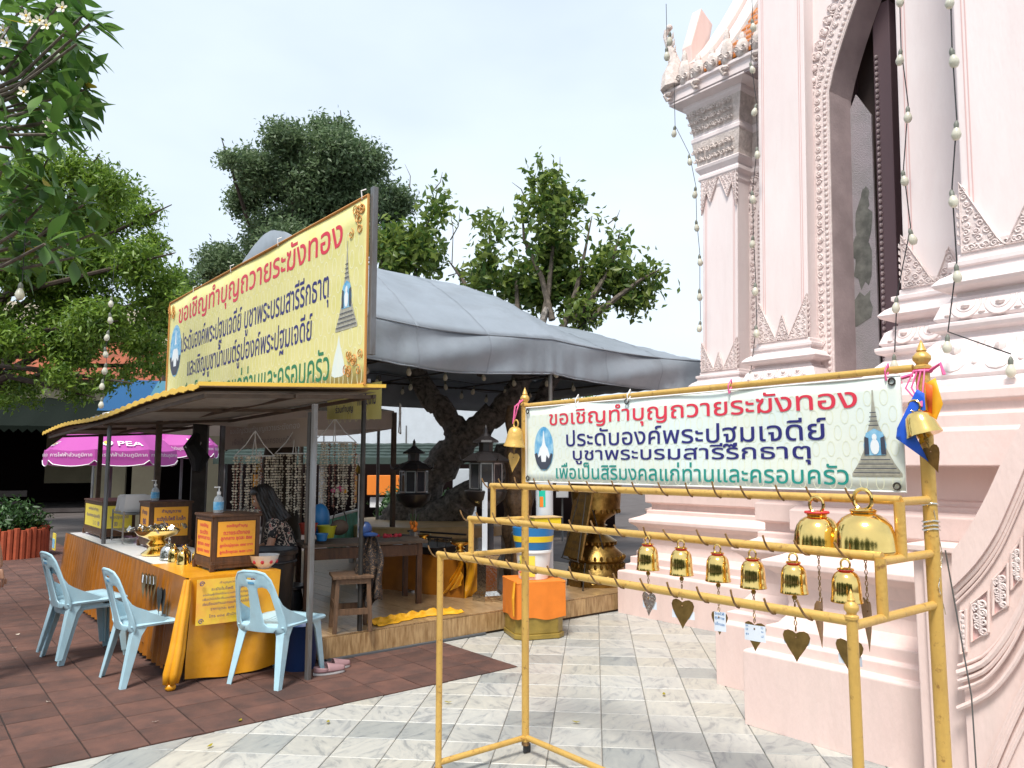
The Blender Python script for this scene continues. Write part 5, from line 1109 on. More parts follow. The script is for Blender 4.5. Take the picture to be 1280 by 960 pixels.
c3 = dup(c1, P(1.42, 7.42, 0), TH + .14, 'lower pale blue chair of the stacked pair farthest left')
c4 = dup(c1, P(1.39, 7.38, .055), TH + .17, 'upper pale blue chair of the stacked pair farthest left')
# ------------------------------------------------------------------ things on and around the platform
stl = thing('wooden_stool', 'square wooden stool near the platform edge under a draped leopard cloth', 'stool', P(3.17, 6.10, .2), TH - .35)
MB().box(-.17, .17, -.17, .17, .44, .465).build('seat', 'wood_stool', stl, bevel=.004)
for sx in (-1, 1):
    for sy in (-1, 1): MB().prism([(0, 0), (.035, 0), (.035, .035), (0, .035)], lambda a, b, d: Vector((sx * (.145 + .02 * (1 - d) - a), sy * (.145 + .02 * (1 - d) - b), d * .44)), 0, 1).build('leg', 'wood_stool', stl, bevel=.003)
for s in (-1, 1): MB().cbox((0, s * .145, .17), (.28, .018, .05)).build('stretcher', 'wood_stool', stl); MB().cbox((s * .145, 0, .22), (.018, .28, .05)).build('stretcher', 'wood_stool', stl); MB().cbox((0, s * .14, .42), (.28, .02, .045)).build('apron', 'wood_stool', stl); MB().cbox((s * .14, 0, .42), (.02, .28, .045)).build('apron', 'wood_stool', stl)
lp = MB(); lp.grid(lambda a, b: (.075 * (a - .5) * (1 + 1.0 * math.sin(b * 2.6)) + .010 * math.sin(b * 9 + a * 5), .022 * math.sin(a * 17 + b * 3) * (.4 + b) + .01, .62 * (1 - b) * (1 - .12 * abs(a - .4)) + .04 * math.sin(a * 9) * b), 26, 26)
lo = lp.build('draped_cloth', 'leopard_cloth', None, smooth=80, solid=.006); tag(lo, 'brown leopard print cloth hanging from the thin dark post over the stool', 'cloth'); lo.location = P(3.27, 5.96, .42); lo.rotation_euler = (0, 0, TH - .6); lo.scale = (1.5, 1.5, 1)
cpb = MB(); cpb.ball((0, 0, .0), (.06, .06, .07), 12, 8); cpb.ball((.05, -.03, -.04), (.07, .05, .02), 10, 5); cpb = cpb.build('cap', 'navy_plastic', None, smooth=True); tag(cpb, 'navy blue cap perched on top of the leopard cloth', 'cap'); cpb.location = P(3.24, 6.0, 1.04)
gc = MB()
def gcf(a, b):
    L_ = .95; h = .020 + .012 * math.sin(a * 31 + b * 9) * math.sin(a * 7) + .010 * math.sin(a * 13 + b * 17) + .008 * math.sin(a * 53 - b * 11); w_ = .12 + .03 * math.sin(a * 8) + .012 * math.sin(a * 37)
    return (-L_ / 2 + L_ * a, (b - .5) * 2 * w_ + .04 * math.sin(a * 5), max(.003, h * math.sin(PI * b) * (1 + .5 * math.sin(b * 14 + a * 5))))
gc.grid(gcf, 110, 30); gco = gc.build('floor_cloth', 'flag_yellow', None, smooth=70, solid=.003); tag(gco, 'crumpled golden yellow cloth lying on the platform edge', 'cloth'); gco.location = P(3.86, 6.20, .203); gco.rotation_euler = (0, 0, TH + .12)
def shoe(label, u, v, rot, s=1):
    t = thing('slip_on_shoe', label, 'shoe', P(u, v, .006), TH + rot, 'dusty pink slip-on shoes')
    ol = [(.125 * math.cos(a) * s, (.046 + .006 * math.cos(a)) * math.sin(a)) for a in [i * 2 * PI / 20 for i in range(20)]]
    MB().prism(ol, lambda a, b, d: Vector((a, b, d)), .0, .022).build('sole', 'rubber_sole', t, bevel=.005)
    def up(a, b): x = -.02 + .14 * a; hw = .045 * math.sqrt(max(.02, 1 - ((x) / .128) ** 2)); an = PI * b; return (x, hw * math.cos(an) * 1.02, .02 + (.062 - .034 * a) * math.sin(an))
    MB().grid(up, 10, 12).build('upper', 'pink_leather', t, smooth=True, solid=.004)
    def hl(a, b): an = PI / 2 + PI * a; return (-.02 + .098 * math.cos(an) * 1, .044 * math.sin(an), .02 + b * (.03 + .012 * math.sin(PI * a)))
    MB().grid(hl, 12, 3).build('heel_cup', 'pink_leather', t, smooth=True, solid=.004); return t
shoe('dusty pink slip-on shoe nearer the camera beside the platform corner', 2.74, 5.60, -.15); shoe('dusty pink slip-on shoe touching the platform side of its pair', 2.84, 5.70, -.05)
bk = thing('blue_bucket', 'dark blue plastic tub standing behind the thin grey stall post', 'bucket', P(2.72, 5.95, 0.006))
bk.location = P(2.66, 6.02, .006); MB().lathe([(.0, .0), (.12, .0), (.155, .33), (.165, .335), (.16, .345), (.148, .335), (.11, .02), (0, .02)], 24).build('tub', 'navy_plastic', bk, smooth=60); bk.location = P(2.63, 5.90, .006)
bn = thing('plastic_bin', 'large black plastic bin in front of the seated woman', 'bin', P(2.70, 6.80, .0))
MB().lathe([(0, 0), (.19, 0), (.20, .02), (.245, .80), (.265, .805), (.27, .84), (.255, .85), (.24, .83), (.2, .05), (0, .05)], 28).build('bin_body', 'black_plastic', bn, smooth=60)
MB().tube([(.252 * math.cos(a), .252 * math.sin(a), .74) for a in [i * PI / 14 for i in range(28)]], .010, 6, closed=True).build('rib', 'black_plastic', bn)
# electric fan
fa = thing('standing_fan', 'grey electric fan behind the nearest donation box left of the woman', 'fan', P(2.72, 7.35, .0), TH - .5)
MB().lathe([(0, 0), (.16, 0), (.16, .03), (.03, .05), (.018, .07), (.018, .85), (0, .86)], 18).build('stand', 'fan_grey', fa, smooth=60)
cg = MB()
for k in range(26): a = k * 2 * PI / 26; cg.tube([(-.02 - .06 * math.sin(PI * t * .98), .195 * t * math.cos(a), 1.0 + .195 * t * math.sin(a)) for t in (.15, .4, .7, 1)] , .0022, 4)
for q in (.05, .12, .195): cg.tube([(-.03 - .05 * math.sin(PI * min(1, q / .2)), q * math.cos(a), 1.0 + q * math.sin(a)) for a in [i * PI / 12 for i in range(24)]], .003, 4, closed=True)
cg.build('guard', 'fan_grey', fa); MB().lathe([(0, -.04), (.05, -.03), (.05, .05), (0, .07)], 14, M4=Matrix.Translation((.02, 0, 1.0)) @ Matrix.Rotation(PI / 2, 4, 'Y')).build('motor', 'fan_grey', fa, smooth=True)
for k in range(4): mb = MB(); a = k * PI / 2 + .3; mb.grid(lambda s, t: (-.02 + .03 * (t - .5), (.03 + .15 * s) * math.cos(a + (t - .5) * .9), 1.0 + (.03 + .15 * s) * math.sin(a + (t - .5) * .9)), 4, 4); mb.build('blade', 'glass_dark', fa, smooth=True)
# shell mobiles
def mobile(label, loc, wd, h, strands, seed, cols):
    t = thing('shell_mobile', label, 'wind chime', loc, TH - .55, 'hanging shell mobiles'); random.seed(seed); zt = .0
    mb = MB(); ring = [(wd / 2 * math.cos(a), wd / 2 * .6 * math.sin(a), 0) for a in [i * PI / 10 for i in range(20)]]
    mb.tube(ring, .006, 5, closed=True)
    for a in (0, PI * .5, PI, PI * 1.5): mb.tube([(wd / 2 * math.cos(a), wd * .3 * math.sin(a), 0), (wd * .22 * math.cos(a), wd * .13 * math.sin(a), .12), (wd * .1 * math.cos(a), 0, .20), (0, 0, .26)], .005, 5)
    mb.build('hanger', 'white_plastic', t)
    if seed not in MC: pass
    for k in range(strands):
        a = 2 * PI * k / strands; rx = wd / 2 * (1 if k % 3 else .6); x, y = rx * math.cos(a), rx * .6 * math.sin(a); n = int(h / .028); mb = MB(); ln = random.uniform(.82, 1)
        mb.tube([(x, y, 0), (x, y, -h * ln)], .0012, 3)
        for i in range(int(n * ln)):
            z = -.02 - i * .028; q = (random.gauss(0, .006), random.gauss(0, .006)); s = random.uniform(.008, .014) * (1.25 if i % 4 == 0 else .85)
            mb.add([(x + q[0] + s * 1.3 * math.cos(b), y + q[1] + s * math.sin(b), z + random.uniform(-.3, .3) * s) for b in (0, 1.57, 3.14, 4.71)] + [(x + q[0], y + q[1], z + s), (x + q[0], y + q[1], z - s)], [(0, 1, 4), (1, 2, 4), (2, 3, 4), (3, 0, 4), (1, 0, 5), (2, 1, 5), (3, 2, 5), (0, 3, 5)])
        mb.build('shell_strand', random.choice(cols), t)
mobile('shell mobile with reddish strands hanging left of the small brass bell', at(318, 570, 8.0), .40, .72, 18, 1, ['shell_a', 'shell_b', 'shell_a']); 
mobile('pale shell mobile hanging behind the square grey stall post', at(368, 567, 8.2), .40, .72, 18, 2, ['shell_a', 'shell_a', 'shell_a'])
mobile('largest pale shell mobile right of the grey stall post', at(418, 553, 8.4), .47, .78, 24, 3, ['shell_a', 'shell_a', 'shell_b', 'shell_a'])
# small bells on white hook stands with orange plaques
def sign_bell(label, x, y, Y, m='white_plastic'):
    p = at(x, y, Y); t = thing('sign_stand', label, 'sign', (p.x, p.y, 0), TH - .6)
    z = p.z; MB().tube([(0, .08, .0), (0, .08, z + .12), (0, .04, z + .20), (0, -.03, z + .19), (0, -.04, z + .10)], .008, 6).build('hook_post', m, t)
    MB().lathe([(.0, .10), (.012, .095), (.03, .06), (.04, .02), (.055, 0), (.03, 0)], 14, (0, -.04, z - .02)).build('bell', 'gold', t, smooth=True)
    MB().cbox((-.02, -.06, z - .19), (.012, .15, .30)).build('plaque', 'poster_orange', t)
    for k in range(7): letter(t, ["ถวายระฆังทอง", "ร่วมทำบุญกับวัด", "พระปฐมเจดีย์"][k % 3], 'navy_print', (-.028, .0, z - .075 - k * .035), (0, -1, 0), (0, 0, 1), .12, .018, .0)
sign_bell('orange plaque under a small brass bell behind the seated woman', 324, 588, 8.2); sign_bell('yellow orange plaque and bell hanging right of the shell mobiles', 448, 590, 8.8)
# low work table with tubs
wt = thing('work_table', 'dark slatted wooden table right of the seated woman', 'table', P(3.45, 7.25, .2), TH - .25)
for k in range(5): MB().box(-.25, 1.0, -.30 + .12 * k, -.19 + .12 * k, .60, .63).build('slat', 'wood_old', wt, bevel=.003)
for (a, b) in ((-.2, -.25), (.92, -.25), (-.2, .22), (.92, .22), (.4, -.25)): MB().cbox((a, b, .3), (.05, .05, .60)).build('leg', 'wood_dark', wt)
MB().box(-.2, .95, -.27, -.24, .48, .59).build('apron', 'wood_dark', wt)
def tub(label, x, y, Y, r_, h, m, rim=True):
    p = at(x, y, Y); t = thing('tub', label, 'basket', p); MB().lathe([(0, 0), (r_ * .75, 0), (r_, h), (r_ * 1.06, h), (r_ * 1.04, h - .012), (r_ * .96, h - .005), (r_ * .7, .01), (0, .01)], 20).build('tub_body', m, t, smooth=60); return t
tub('lime yellow plastic tub on the slatted work table', 408, 672, 7.8, .095, .12, 'lime_plastic'); tub('small blue bowl beside the lime yellow tub', 402, 676, 7.6, .06, .07, 'blue_plastic'); tub('red plastic basket left of the lime yellow tub', 385, 668, 7.7, .09, .11, 'red_plastic')
hb = thing('handbag', 'brown round handbag with a hoop handle on the work table', 'bag', at(424, 668, 7.9)); MB().ball((0, 0, .07), (.10, .07, .08), 14, 9).build('bag_body', 'wood_old', hb, smooth=True); MB().tube([(.08 * math.cos(a), 0, .10 + .15 * math.sin(a)) for a in [PI * i / 10 for i in range(11)]], .007, 6).build('handle', 'dark_iron', hb)
cbx = thing('sun_hat', 'dark teal rounded hat shape behind the grey stall post', 'hat', at(400, 650, 8.0)); MB().ball((0, 0, 0), (.10, .10, .17), 14, 9).build('crown', 'blue_plastic', cbx, smooth=True); MB().lathe([(.09, -.1), (.16, -.13), (.155, -.135), (.09, -.11)], 18).build('brim', 'blue_plastic', cbx, smooth=True)
# altar bench with cloth and offerings
al = thing('altar_bench', 'low altar bench with mustard cloth front and dark trays of offerings', 'altar', P(4.42, 7.82, .2), TH)
AA = Vector(P(4.44, 7.85, 0)); BB = Vector(P(4.80, 6.72, 0)); al.location = (AA.x, AA.y, .2); adir = math.atan2(BB.y - AA.y, BB.x - AA.x); al.rotation_euler = (0, 0, adir); LL = (BB - AA).length
mb = MB(); mb.grid(lambda a, b: (LL * a, -.012 * math.sin(a * 24) * b - .012, .42 * (1 - b)), 60, 6); mb.build('cloth_front', 'satin_orange', al, smooth=80)
mb = MB(); mb.grid(lambda a, b: (LL + .03 * math.sin(PI * b) + .012 * math.sin(a * 20 + b * 7), .55 * a, .42 * (1 - b)), 40, 10); mb.build('cloth_end', 'satin_gold', al, smooth=80)
mb = MB(); mb.grid(lambda a, b: (LL - .26 * b * (1 - a) - .0, -.03 - .02 * math.sin((a + b) * 14), .42 - .40 * b * (1 - .3 * a)), 20, 16); mb.build('cloth_swag', 'satin_gold', al, smooth=80)
MB().box(.02, LL - .02, .02, .60, .0, .42).build('bench', 'wood_dark', al); MB().box(-.02, LL - .35, -.03, .50, .425, .50).build('tray', 'black_lacquer', al, bevel=.006)
mb = MB()
for k in range(7): mb.cbox((.15 + k * .12, .08, .58), (.07, .01, .012)); mb.tube([(.15 + k * .12, .09, .5), (.15 + k * .12, .09, .60)], .006, 5)
mb.tube([(.1, .09, .60), (.95, .09, .60)], .012, 6); mb.tube([(.1, .35, .62), (.95, .35, .62)], .012, 6); mb.build('candle_rail', 'black_lacquer', al)
def pan(label, x, y, Y, s, m='gold', n=24):
    return bowl('offering_tray', label, at(x, y, Y), PAN, m, 'offering tray', s=s)
t = pan('small gold pedestal cup on the dark altar tray', 530, 678, 8.35, .42); t = pan('wide gold pedestal tray at the right end of the altar', 575, 692, 8.2, .62)
t = pan('large pale pedestal tray piled with red flowers left of the altar', 484, 695, 8.3, .95, 'brass_aged'); random.seed(4)
for k in range(16): mb = MB().ball((random.gauss(0, .07), random.gauss(0, .07), .20 + random.uniform(0, .02)), .022, 6, 4).build('flower', 'flower_red', t)
vs = thing('incense_pot', 'grey ribbed pot of orange incense bundles on a stand before the trunk', 'pot', at(518, 668, 8.5)); MB().lathe([(0, -.08), (.045, -.08), (.055, .03), (.058, .03), (.05, .02), (0, 0)], 18).build('pot_body', 'steel', vs, smooth=60)
mb = MB(); random.seed(2)
for k in range(8): mb.ball((random.uniform(-.035, .035), random.uniform(-.03, .03), .05 + random.uniform(0, .10)), (.02, .02, .028), 7, 5)
mb.build('orange_bundle', 'flower_orange', vs)
for k in range(5): MB().tube([(0, 0, 0), (.05 * math.cos(k), .05 * math.sin(k), .22)], .004, 4).build('stem', 'leaf_plant', vs)
def dispenser(label, x, y, Y, s, dr=0):
    p = at(x, y, Y); t = thing('glass_lantern', label, 'lantern', (p.x, p.y, .2), TH + dr); z = p.z - .2
    MB().lathe([(.10, 0), (.10, .02), (.03, .05), (.025, z - .22 * s), (.06, z - .20 * s)], 14).build('post', 'steel', t, smooth=60)
    MB().lathe([(0, z - .21 * s), (.10 * s, z - .19 * s), (.18 * s, z - .12 * s), (.20 * s, z - .05 * s), (.19 * s, z - .04 * s)], 20).build('basin', 'black_lacquer', t, smooth=60)
    MB().lathe([(.155 * s, z - .04 * s), (.155 * s, z + .22 * s)], 8, ph=PI / 8).build('glass_case', 'glass_dark', t)
    for k in range(8):
        a = k * PI / 4; m4 = Matrix.Rotation(a, 4, 'Z'); mb = MB(); w_ = .057 * s
        for (y0, y1, z0, z1) in ((-w_, -w_ + .01, 0, .24 * s), (w_ - .01, w_, 0, .24 * s), (-w_, w_, 0, .012), (-w_, w_, .24 * s - .012, .24 * s)): mb.box(.146 * s, .152 * s, y0, y1, z - .03 * s + z0, z - .03 * s + z1, m4)
        mb.build('window_frame', 'steel', t)
    MB().lathe([(.0, z + .215 * s), (.23 * s, z + .215 * s), (.24 * s, z + .23 * s), (.15 * s, z + .29 * s), (.09 * s, z + .31 * s), (.07 * s, z + .32 * s), (.07 * s, z + .40 * s), (.13 * s, z + .40 * s), (.12 * s, z + .42 * s), (.05 * s, z + .46 * s), (.02 * s, z + .49 * s), (.015 * s, z + .54 * s), (0, z + .57 * s)], 8, ph=PI / 8).build('tiered_roof', 'black_lacquer', t)
    for k in range(8): a = k * PI / 4 + PI / 8; MB().tube([(.22 * s * math.cos(a), .22 * s * math.sin(a), z + .225 * s), (.26 * s * math.cos(a), .26 * s * math.sin(a), z + .25 * s), (.265 * s * math.cos(a), .265 * s * math.sin(a), z + .29 * s)], [.010, .008, .004], 5).build('roof_hook', 'black_lacquer', t)
    return t
dispenser('black octagonal glass shrine lantern with rounded basin left of the leaning trunk', 517, 612, 8.7, 1.0); dispenser('second black glass shrine lantern with silver knob in front of the trunk', 607, 607, 8.3, 1.15, .2)
ob = thing('steel_box_stand', 'faceted polished steel pedestal with a tall white paper strip', 'pedestal', P(4.95, 6.50, .2), TH - .3)
MB().lathe([(.17, 0), (.17, .06), (.12, .10), (.12, .42), (.16, .46), (.16, .50), (0, .51)], 6).build('pedestal', 'silver', ob); MB().cbox((-.06, -.06, .85), (.012, .075, .72), rz=.3).build('paper_strip', 'paper_note', ob); MB().cbox((0, 0, .85), (.09, .09, .7)).build('glass_column', 'glass_dark', ob)
letter(ob, "ร่วมทำบุญ", 'navy_print', (-.072, -.05, .62), (0, 0, 1), (-.0, 1, 0), .4, .03, .0)
cy = thing('steel_urn', 'plain brushed steel cylinder bin right of the steel pedestal', 'bin', P(5.55, 6.62, .2)); MB().lathe([(0, 0), (.15, 0), (.15, .62), (.155, .63), (.14, .66), (0, .68)], 22).build('cylinder', 'steel', cy, smooth=60)
# donation stack in front of the platform
ds = thing('donation_stand', 'gold based stand wrapped in orange cloth at the platform corner', 'pedestal', P(4.86, 5.67, 0), TH - .38)
def octp(a, c): return [(a, -c), (a, c), (c, a), (-c, a), (-a, c), (-a, -c), (-c, -a), (c, -a)]
mb = MB(); mb.prism(octp(.245, .17), lambda a, b, d: Vector((a * (1 - .0 * d), b, d)), .004, .05); mb.prism(octp(.235, .16), lambda a, b, d: Vector((a, b, d)), .05, .22); mb.build('base', 'gold_base', ds, bevel=.008)
mb = MB(); mb.grid(lambda a, b: tuple((Vector((math.cos(a * 2 * PI), math.sin(a * 2 * PI))) * (.25 / max(abs(math.cos(a * 2 * PI)), abs(math.sin(a * 2 * PI))) ** .82) * (1 + .012 * math.sin(a * 60) * b))) + (.52 - .33 * b + .012 * math.sin(a * 30) * b,), 96, 8); mb.build('cloth_wrap', 'orange_cloth', ds, smooth=50)
MB().box(-.24, .24, -.24, .24, .50, .522).build('cloth_top', 'orange_cloth', ds, bevel=.01); mb = MB().tube([(-.25, -.2, .52), (-.27, -.22, .38), (-.265, -.22, .22)], [.012, .014, .008], 6); mb.build('cord', 'satin_gold', ds)
wb = thing('white_bucket', 'white plastic bucket with a yellow label on the orange wrapped stand', 'bucket', P(4.86, 5.67, .525), TH)
MB().lathe([(0, 0), (.14, 0), (.165, .24), (.178, .245), (.178, .265), (.165, .27), (0, .272)], 28).build('bucket_body', 'white_plastic', wb, smooth=60); mb = MB(); mb.grid(lambda a, b: (.157 * math.cos(3.1 + a * 1.0) * (1 + .05 * b), .157 * math.sin(3.1 + a * 1.0) * (1 + .05 * b), .03 + .19 * b), 8, 2); lb_ = mb.build('label', 'poster_yellow', wb)
for k, tx in enumerate(("ทำบุญ", "น้ำไฟ")): letter(lb_, tx, 'green_print' if k == 0 else 'red_print', (-.165, .02, .13 - k * .07), (.12, -.99, 0), (0, 0, 1), .13, .05, .02)
bb = thing('striped_bucket', 'blue bucket with a yellow band resting on the white bucket', 'bucket', P(4.86, 5.67, .80), TH)
MB().lathe([(0, 0), (.17, 0), (.185, .07)], 28).build('lower_band', 'blue_plastic', bb, smooth=60); MB().lathe([(.187, .07), (.195, .125)], 28).build('middle_band', 'yellow_plastic', bb, smooth=60); MB().lathe([(.194, .125), (.2, .20), (.19, .20), (0, .19)], 28).build('upper_band', 'blue_plastic', bb, smooth=60)
ybx = thing('yellow_box', 'pale yellow box sitting on top of the striped bucket', 'box', P(4.95, 5.62, 1.0), TH - .3); MB().box(-.14, .14, -.10, .10, 0, .09).build('box_body', 'yellow_plastic', ybx, bevel=.006); MB().box(-.15, .15, -.11, .11, .09, .10).build('lid', 'wood_light', ybx, bevel=.004)
wc = thing('paper_cylinder', 'white standing cylinder with a small saint picture behind the yellow box', 'cylinder', P(5.12, 5.80, .2)); MB().lathe([(0, 0), (.085, 0), (.085, 1.32), (0, 1.33)], 22).build('cylinder', 'white_wall', wc, smooth=60)
mb = MB(); mb.grid(lambda a, b: (.0865 * math.cos(3.3 + a * .8), .0865 * math.sin(3.3 + a * .8), .98 + .16 * b), 6, 1); mb.build('picture', 'panel_green', wc); mb = MB(); mb.grid(lambda a, b: (.0875 * math.cos(3.4 + a * .45), .0875 * math.sin(3.4 + a * .45), .98 + .10 * b), 6, 1); mb.build('picture_robe', 'flower_orange', wc)
cw = thing('carved_pillar', 'rough carved brown wooden pillar behind the left rear rack post', 'pillar', P(5.9, 7.15, .2)); mb = MB(); random.seed(12)
mb.grid(lambda a, b: ((.15 + .03 * math.sin(b * 30 + math.sin(a * 12)) * .6 + .02 * math.sin(a * 2 * PI * 5 + b * 6)) * math.cos(2 * PI * a) * (1.15 - .4 * abs(b - .45)), (.15 + .03 * math.sin(b * 30 + math.sin(a * 12)) * .6 + .02 * math.sin(a * 2 * PI * 5 + b * 6)) * math.sin(2 * PI * a) * (1.15 - .4 * abs(b - .45)), 2.1 * b), 40, 70); mb.build('pillar_body', 'carved_wood', cw, smooth=60)
# big brass alms urn, easel plaque
ur = thing('brass_urn', 'tall engraved brass pedestal urn beside the temple plinth', 'urn', P(6.60, 6.55, .0), TH - .4)
MB().lathe([(.36, .0), (.36, .14), (.33, .16), (.35, .20), (.345, .36), (.31, .40), (.30, .46), (.33, .49), (.30, .56), (.23, .62), (.20, .66), (.24, .70), (.18, .74), (.11, .78), (.10, .86), (.13, .88), (.10, .90), (.12, .94), (.24, 1.02), (.28, 1.08), (.30, 1.30), (.33, 1.52), (.34, 1.54), (.30, 1.54), (.27, 1.1), (0, 1.05)], 32).build('urn_body', 'brass_aged', ur, smooth=50)
mb = MB()
for zz, rr_, n in ((.43, .315, 28), (.52, .325, 28), (.68, .225, 20), (1.05, .275, 22), (1.53, .34, 30)):
    for k in range(n): mb.ball((rr_ * math.cos(k * 2 * PI / n), rr_ * math.sin(k * 2 * PI / n), zz), (.02, .02, .028), 6, 4)
for k in range(12):
    a = k * PI / 6; spiral(mb, (.352 * math.cos(a), .352 * math.sin(a), .28), (-math.sin(a), math.cos(a), 0), (0, 0, 1), .05, 1.6, .009, (math.cos(a), math.sin(a), 0), 1 if k % 2 else -1)
mb.build('embossing', 'brass_aged', ur, smooth=True, kind='stuff')
MB().cbox((-.33, -.16, .27), (.01, .17, .14), rz=.45).build('name_plate', 'brass_leaf', ur)
ur2 = thing('brass_figure', 'slim dark gilded figure column behind the easel plaque', 'column', P(6.15, 6.95, .0)); MB().lathe([(.09, 0), (.10, .3), (.06, .5), (.07, .8), (.09, 1.0), (.05, 1.15), (.085, 1.3), (.07, 1.45), (.03, 1.6), (0, 1.7)], 12).build('figure_body', 'brass_aged', ur2, smooth=60)
ea = thing('plaque_easel', 'bronze inscription plaque leaning on a thin black easel', 'easel', P(6.22, 6.45, .2), TH - .35)
pl_ = MB(); m4 = Matrix.Translation((0, 0, .75)) @ Matrix.Rotation(.20, 4, 'Y'); pl_.box(-.012, .012, -.24, .24, -.42, .42, m4); pl = pl_.build('plaque', 'brass_leaf', ea, bevel=.004)
for k in range(9):
    z = .30 - k * .08
    for q, (a, b) in enumerate(((-.18, -.08), (-.05, .06), (.10, .19))):
        if (k + q) % 4 == 3: continue
        o = m4 @ Vector((-.0145, -a, z)); letter(pl, ["ทำบุญ", "ถวาย", "ระฆัง"][q], 'black_lacquer', o, (0, -1, 0), (m4.to_3x3() @ Vector((0, 0, 1))), b - a, .03, .0)
for s in (-1, 1): MB().tube([(-.02, s * .2, .30), (-.06, s * .22, 0)], .008, 6).build('leg', 'dark_iron', ea); MB().tube([(.10, s * .05, 1.25), (-.12, s * .22, .32)], .007, 6).build('strut', 'dark_iron', ea)
MB().tube([(.08, 0, 1.2), (.42, 0, 0)], .008, 6).build('leg', 'dark_iron', ea); MB().tube([(-.12, -.25, .32), (-.12, .25, .32)], .008, 6).build('ledge', 'dark_iron', ea)
# tree ring bench with clutter
rb_ = thing('ring_bench', 'pale wood ring table round the leaning tree trunk', 'bench', (-1.25, 11.6, .0), 0)
MB().lathe([(.8, .62), (1.25, .62), (1.28, .60), (1.28, .74), (1.25, .76), (.8, .76)], 40).build('ring_top', 'wood_light', rb_, bevel=.01)
for k in range(9): a = k * 2 * PI / 9; MB().cbox((1.12 * math.cos(a), 1.12 * math.sin(a), .31), (.06, .06, .62)).build('leg', 'steel', rb_)
MB().lathe([(.75, .0), (.75, .70)], 30).build('planter_wall', 'cream_bright', rb_)
bd = thing('picture_board', 'low green and turquoise lotus picture board behind the work table', 'board', at(430, 650, 10.2), TH - .7); MB().cbox((0, 0, -.15), (.02, 1.6, .42)).build('board', 'board_sea', bd); MB().cbox((-.005, 0, .08), (.03, 1.62, .03)).build('top_rail', 'white_plastic', bd)
# ------------------------------------------------------------------ people (skinned joint chains, one continuous surface each)
def skin(name, joints, edges, m, parent, root=0, sub=2):
    me = bpy.data.meshes.new(name); me.from_pydata([j[:3] for j in joints], edges, []); o = bpy.data.objects.new(name, me); COL.objects.link(o); o.parent = parent
    s = o.modifiers.new('skin', 'SKIN'); s.use_smooth_shade = True
    for i, j in enumerate(joints):
        me.skin_vertices[0].data[i].radius = (j[3], j[4] if len(j) > 4 else j[3]); me.skin_vertices[0].data[i].use_root = (i == root)
    x = o.modifiers.new('sub', 'SUBSURF'); x.levels = x.render_levels = sub; me.materials.append(M[m]); return o
def head(parent, c, yaw, pitch, sc=1.0):
    """face looks along local +x"""
    m4 = Matrix.Translation(c) @ Matrix.Rotation(yaw, 4, 'Z') @ Matrix.Rotation(pitch, 4, 'Y') @ Matrix.Scale(sc, 4)
    def hf(a, b):
        th = 2 * PI * a; ph = PI * b - PI / 2; x, y, z = math.cos(ph) * math.cos(th), math.cos(ph) * math.sin(th), math.sin(ph)
        r_ = 1.0; X = x * .092; Y = y * .072; Z = z * .115
        if z < 0: X *= 1 - .12 * z * z; Y *= 1 - .32 * z * z
        if x > 0: X += .010 * math.exp(-((z + .75) / .25) ** 2) * x - .006 * math.exp(-((z - .08) / .16) ** 2) * x * (1 if abs(y) < .75 else 0)
        X += .024 * math.exp(-((y) / .16) ** 2) * math.exp(-((z + .18) / .17) ** 2) * (x > 0) + .007 * math.exp(-(y / .35) ** 2) * math.exp(-((z + .52) / .10) ** 2) * (x > 0)
        return m4 @ Vector((X, Y, Z))
    h = MB().grid(hf, 32, 24).build('head', 'skin', parent, smooth=80)
    for s in (-1, 1):
        MB().ball(m4 @ Vector((.077, s * .030, .008)), (.0095 * sc,) * 3, 8, 6).build('eye', 'paper_white', h, smooth=True); MB().ball(m4 @ Vector((.0835, s * .030, .006)), (.0052 * sc,) * 3, 6, 4).build('iris', 'hair', h)
        MB().ball(m4 @ Vector((-.005, s * .074, -.01)), (.02 * sc, .010 * sc, .03 * sc), 8, 6).build('ear', 'skin', h, smooth=True)
        MB().tube([m4 @ Vector((.088, s * .016, .028)), m4 @ Vector((.086, s * .034, .034)), m4 @ Vector((.074, s * .05, .028))], .003 * sc, 4).build('eyebrow', 'hair', h)
    MB().tube([m4 @ Vector((.087, -.022, -.058)), m4 @ Vector((.096, 0, -.056)), m4 @ Vector((.087, .022, -.058))], .005 * sc, 5).build('mouth', 'flower_red', h)
    return m4
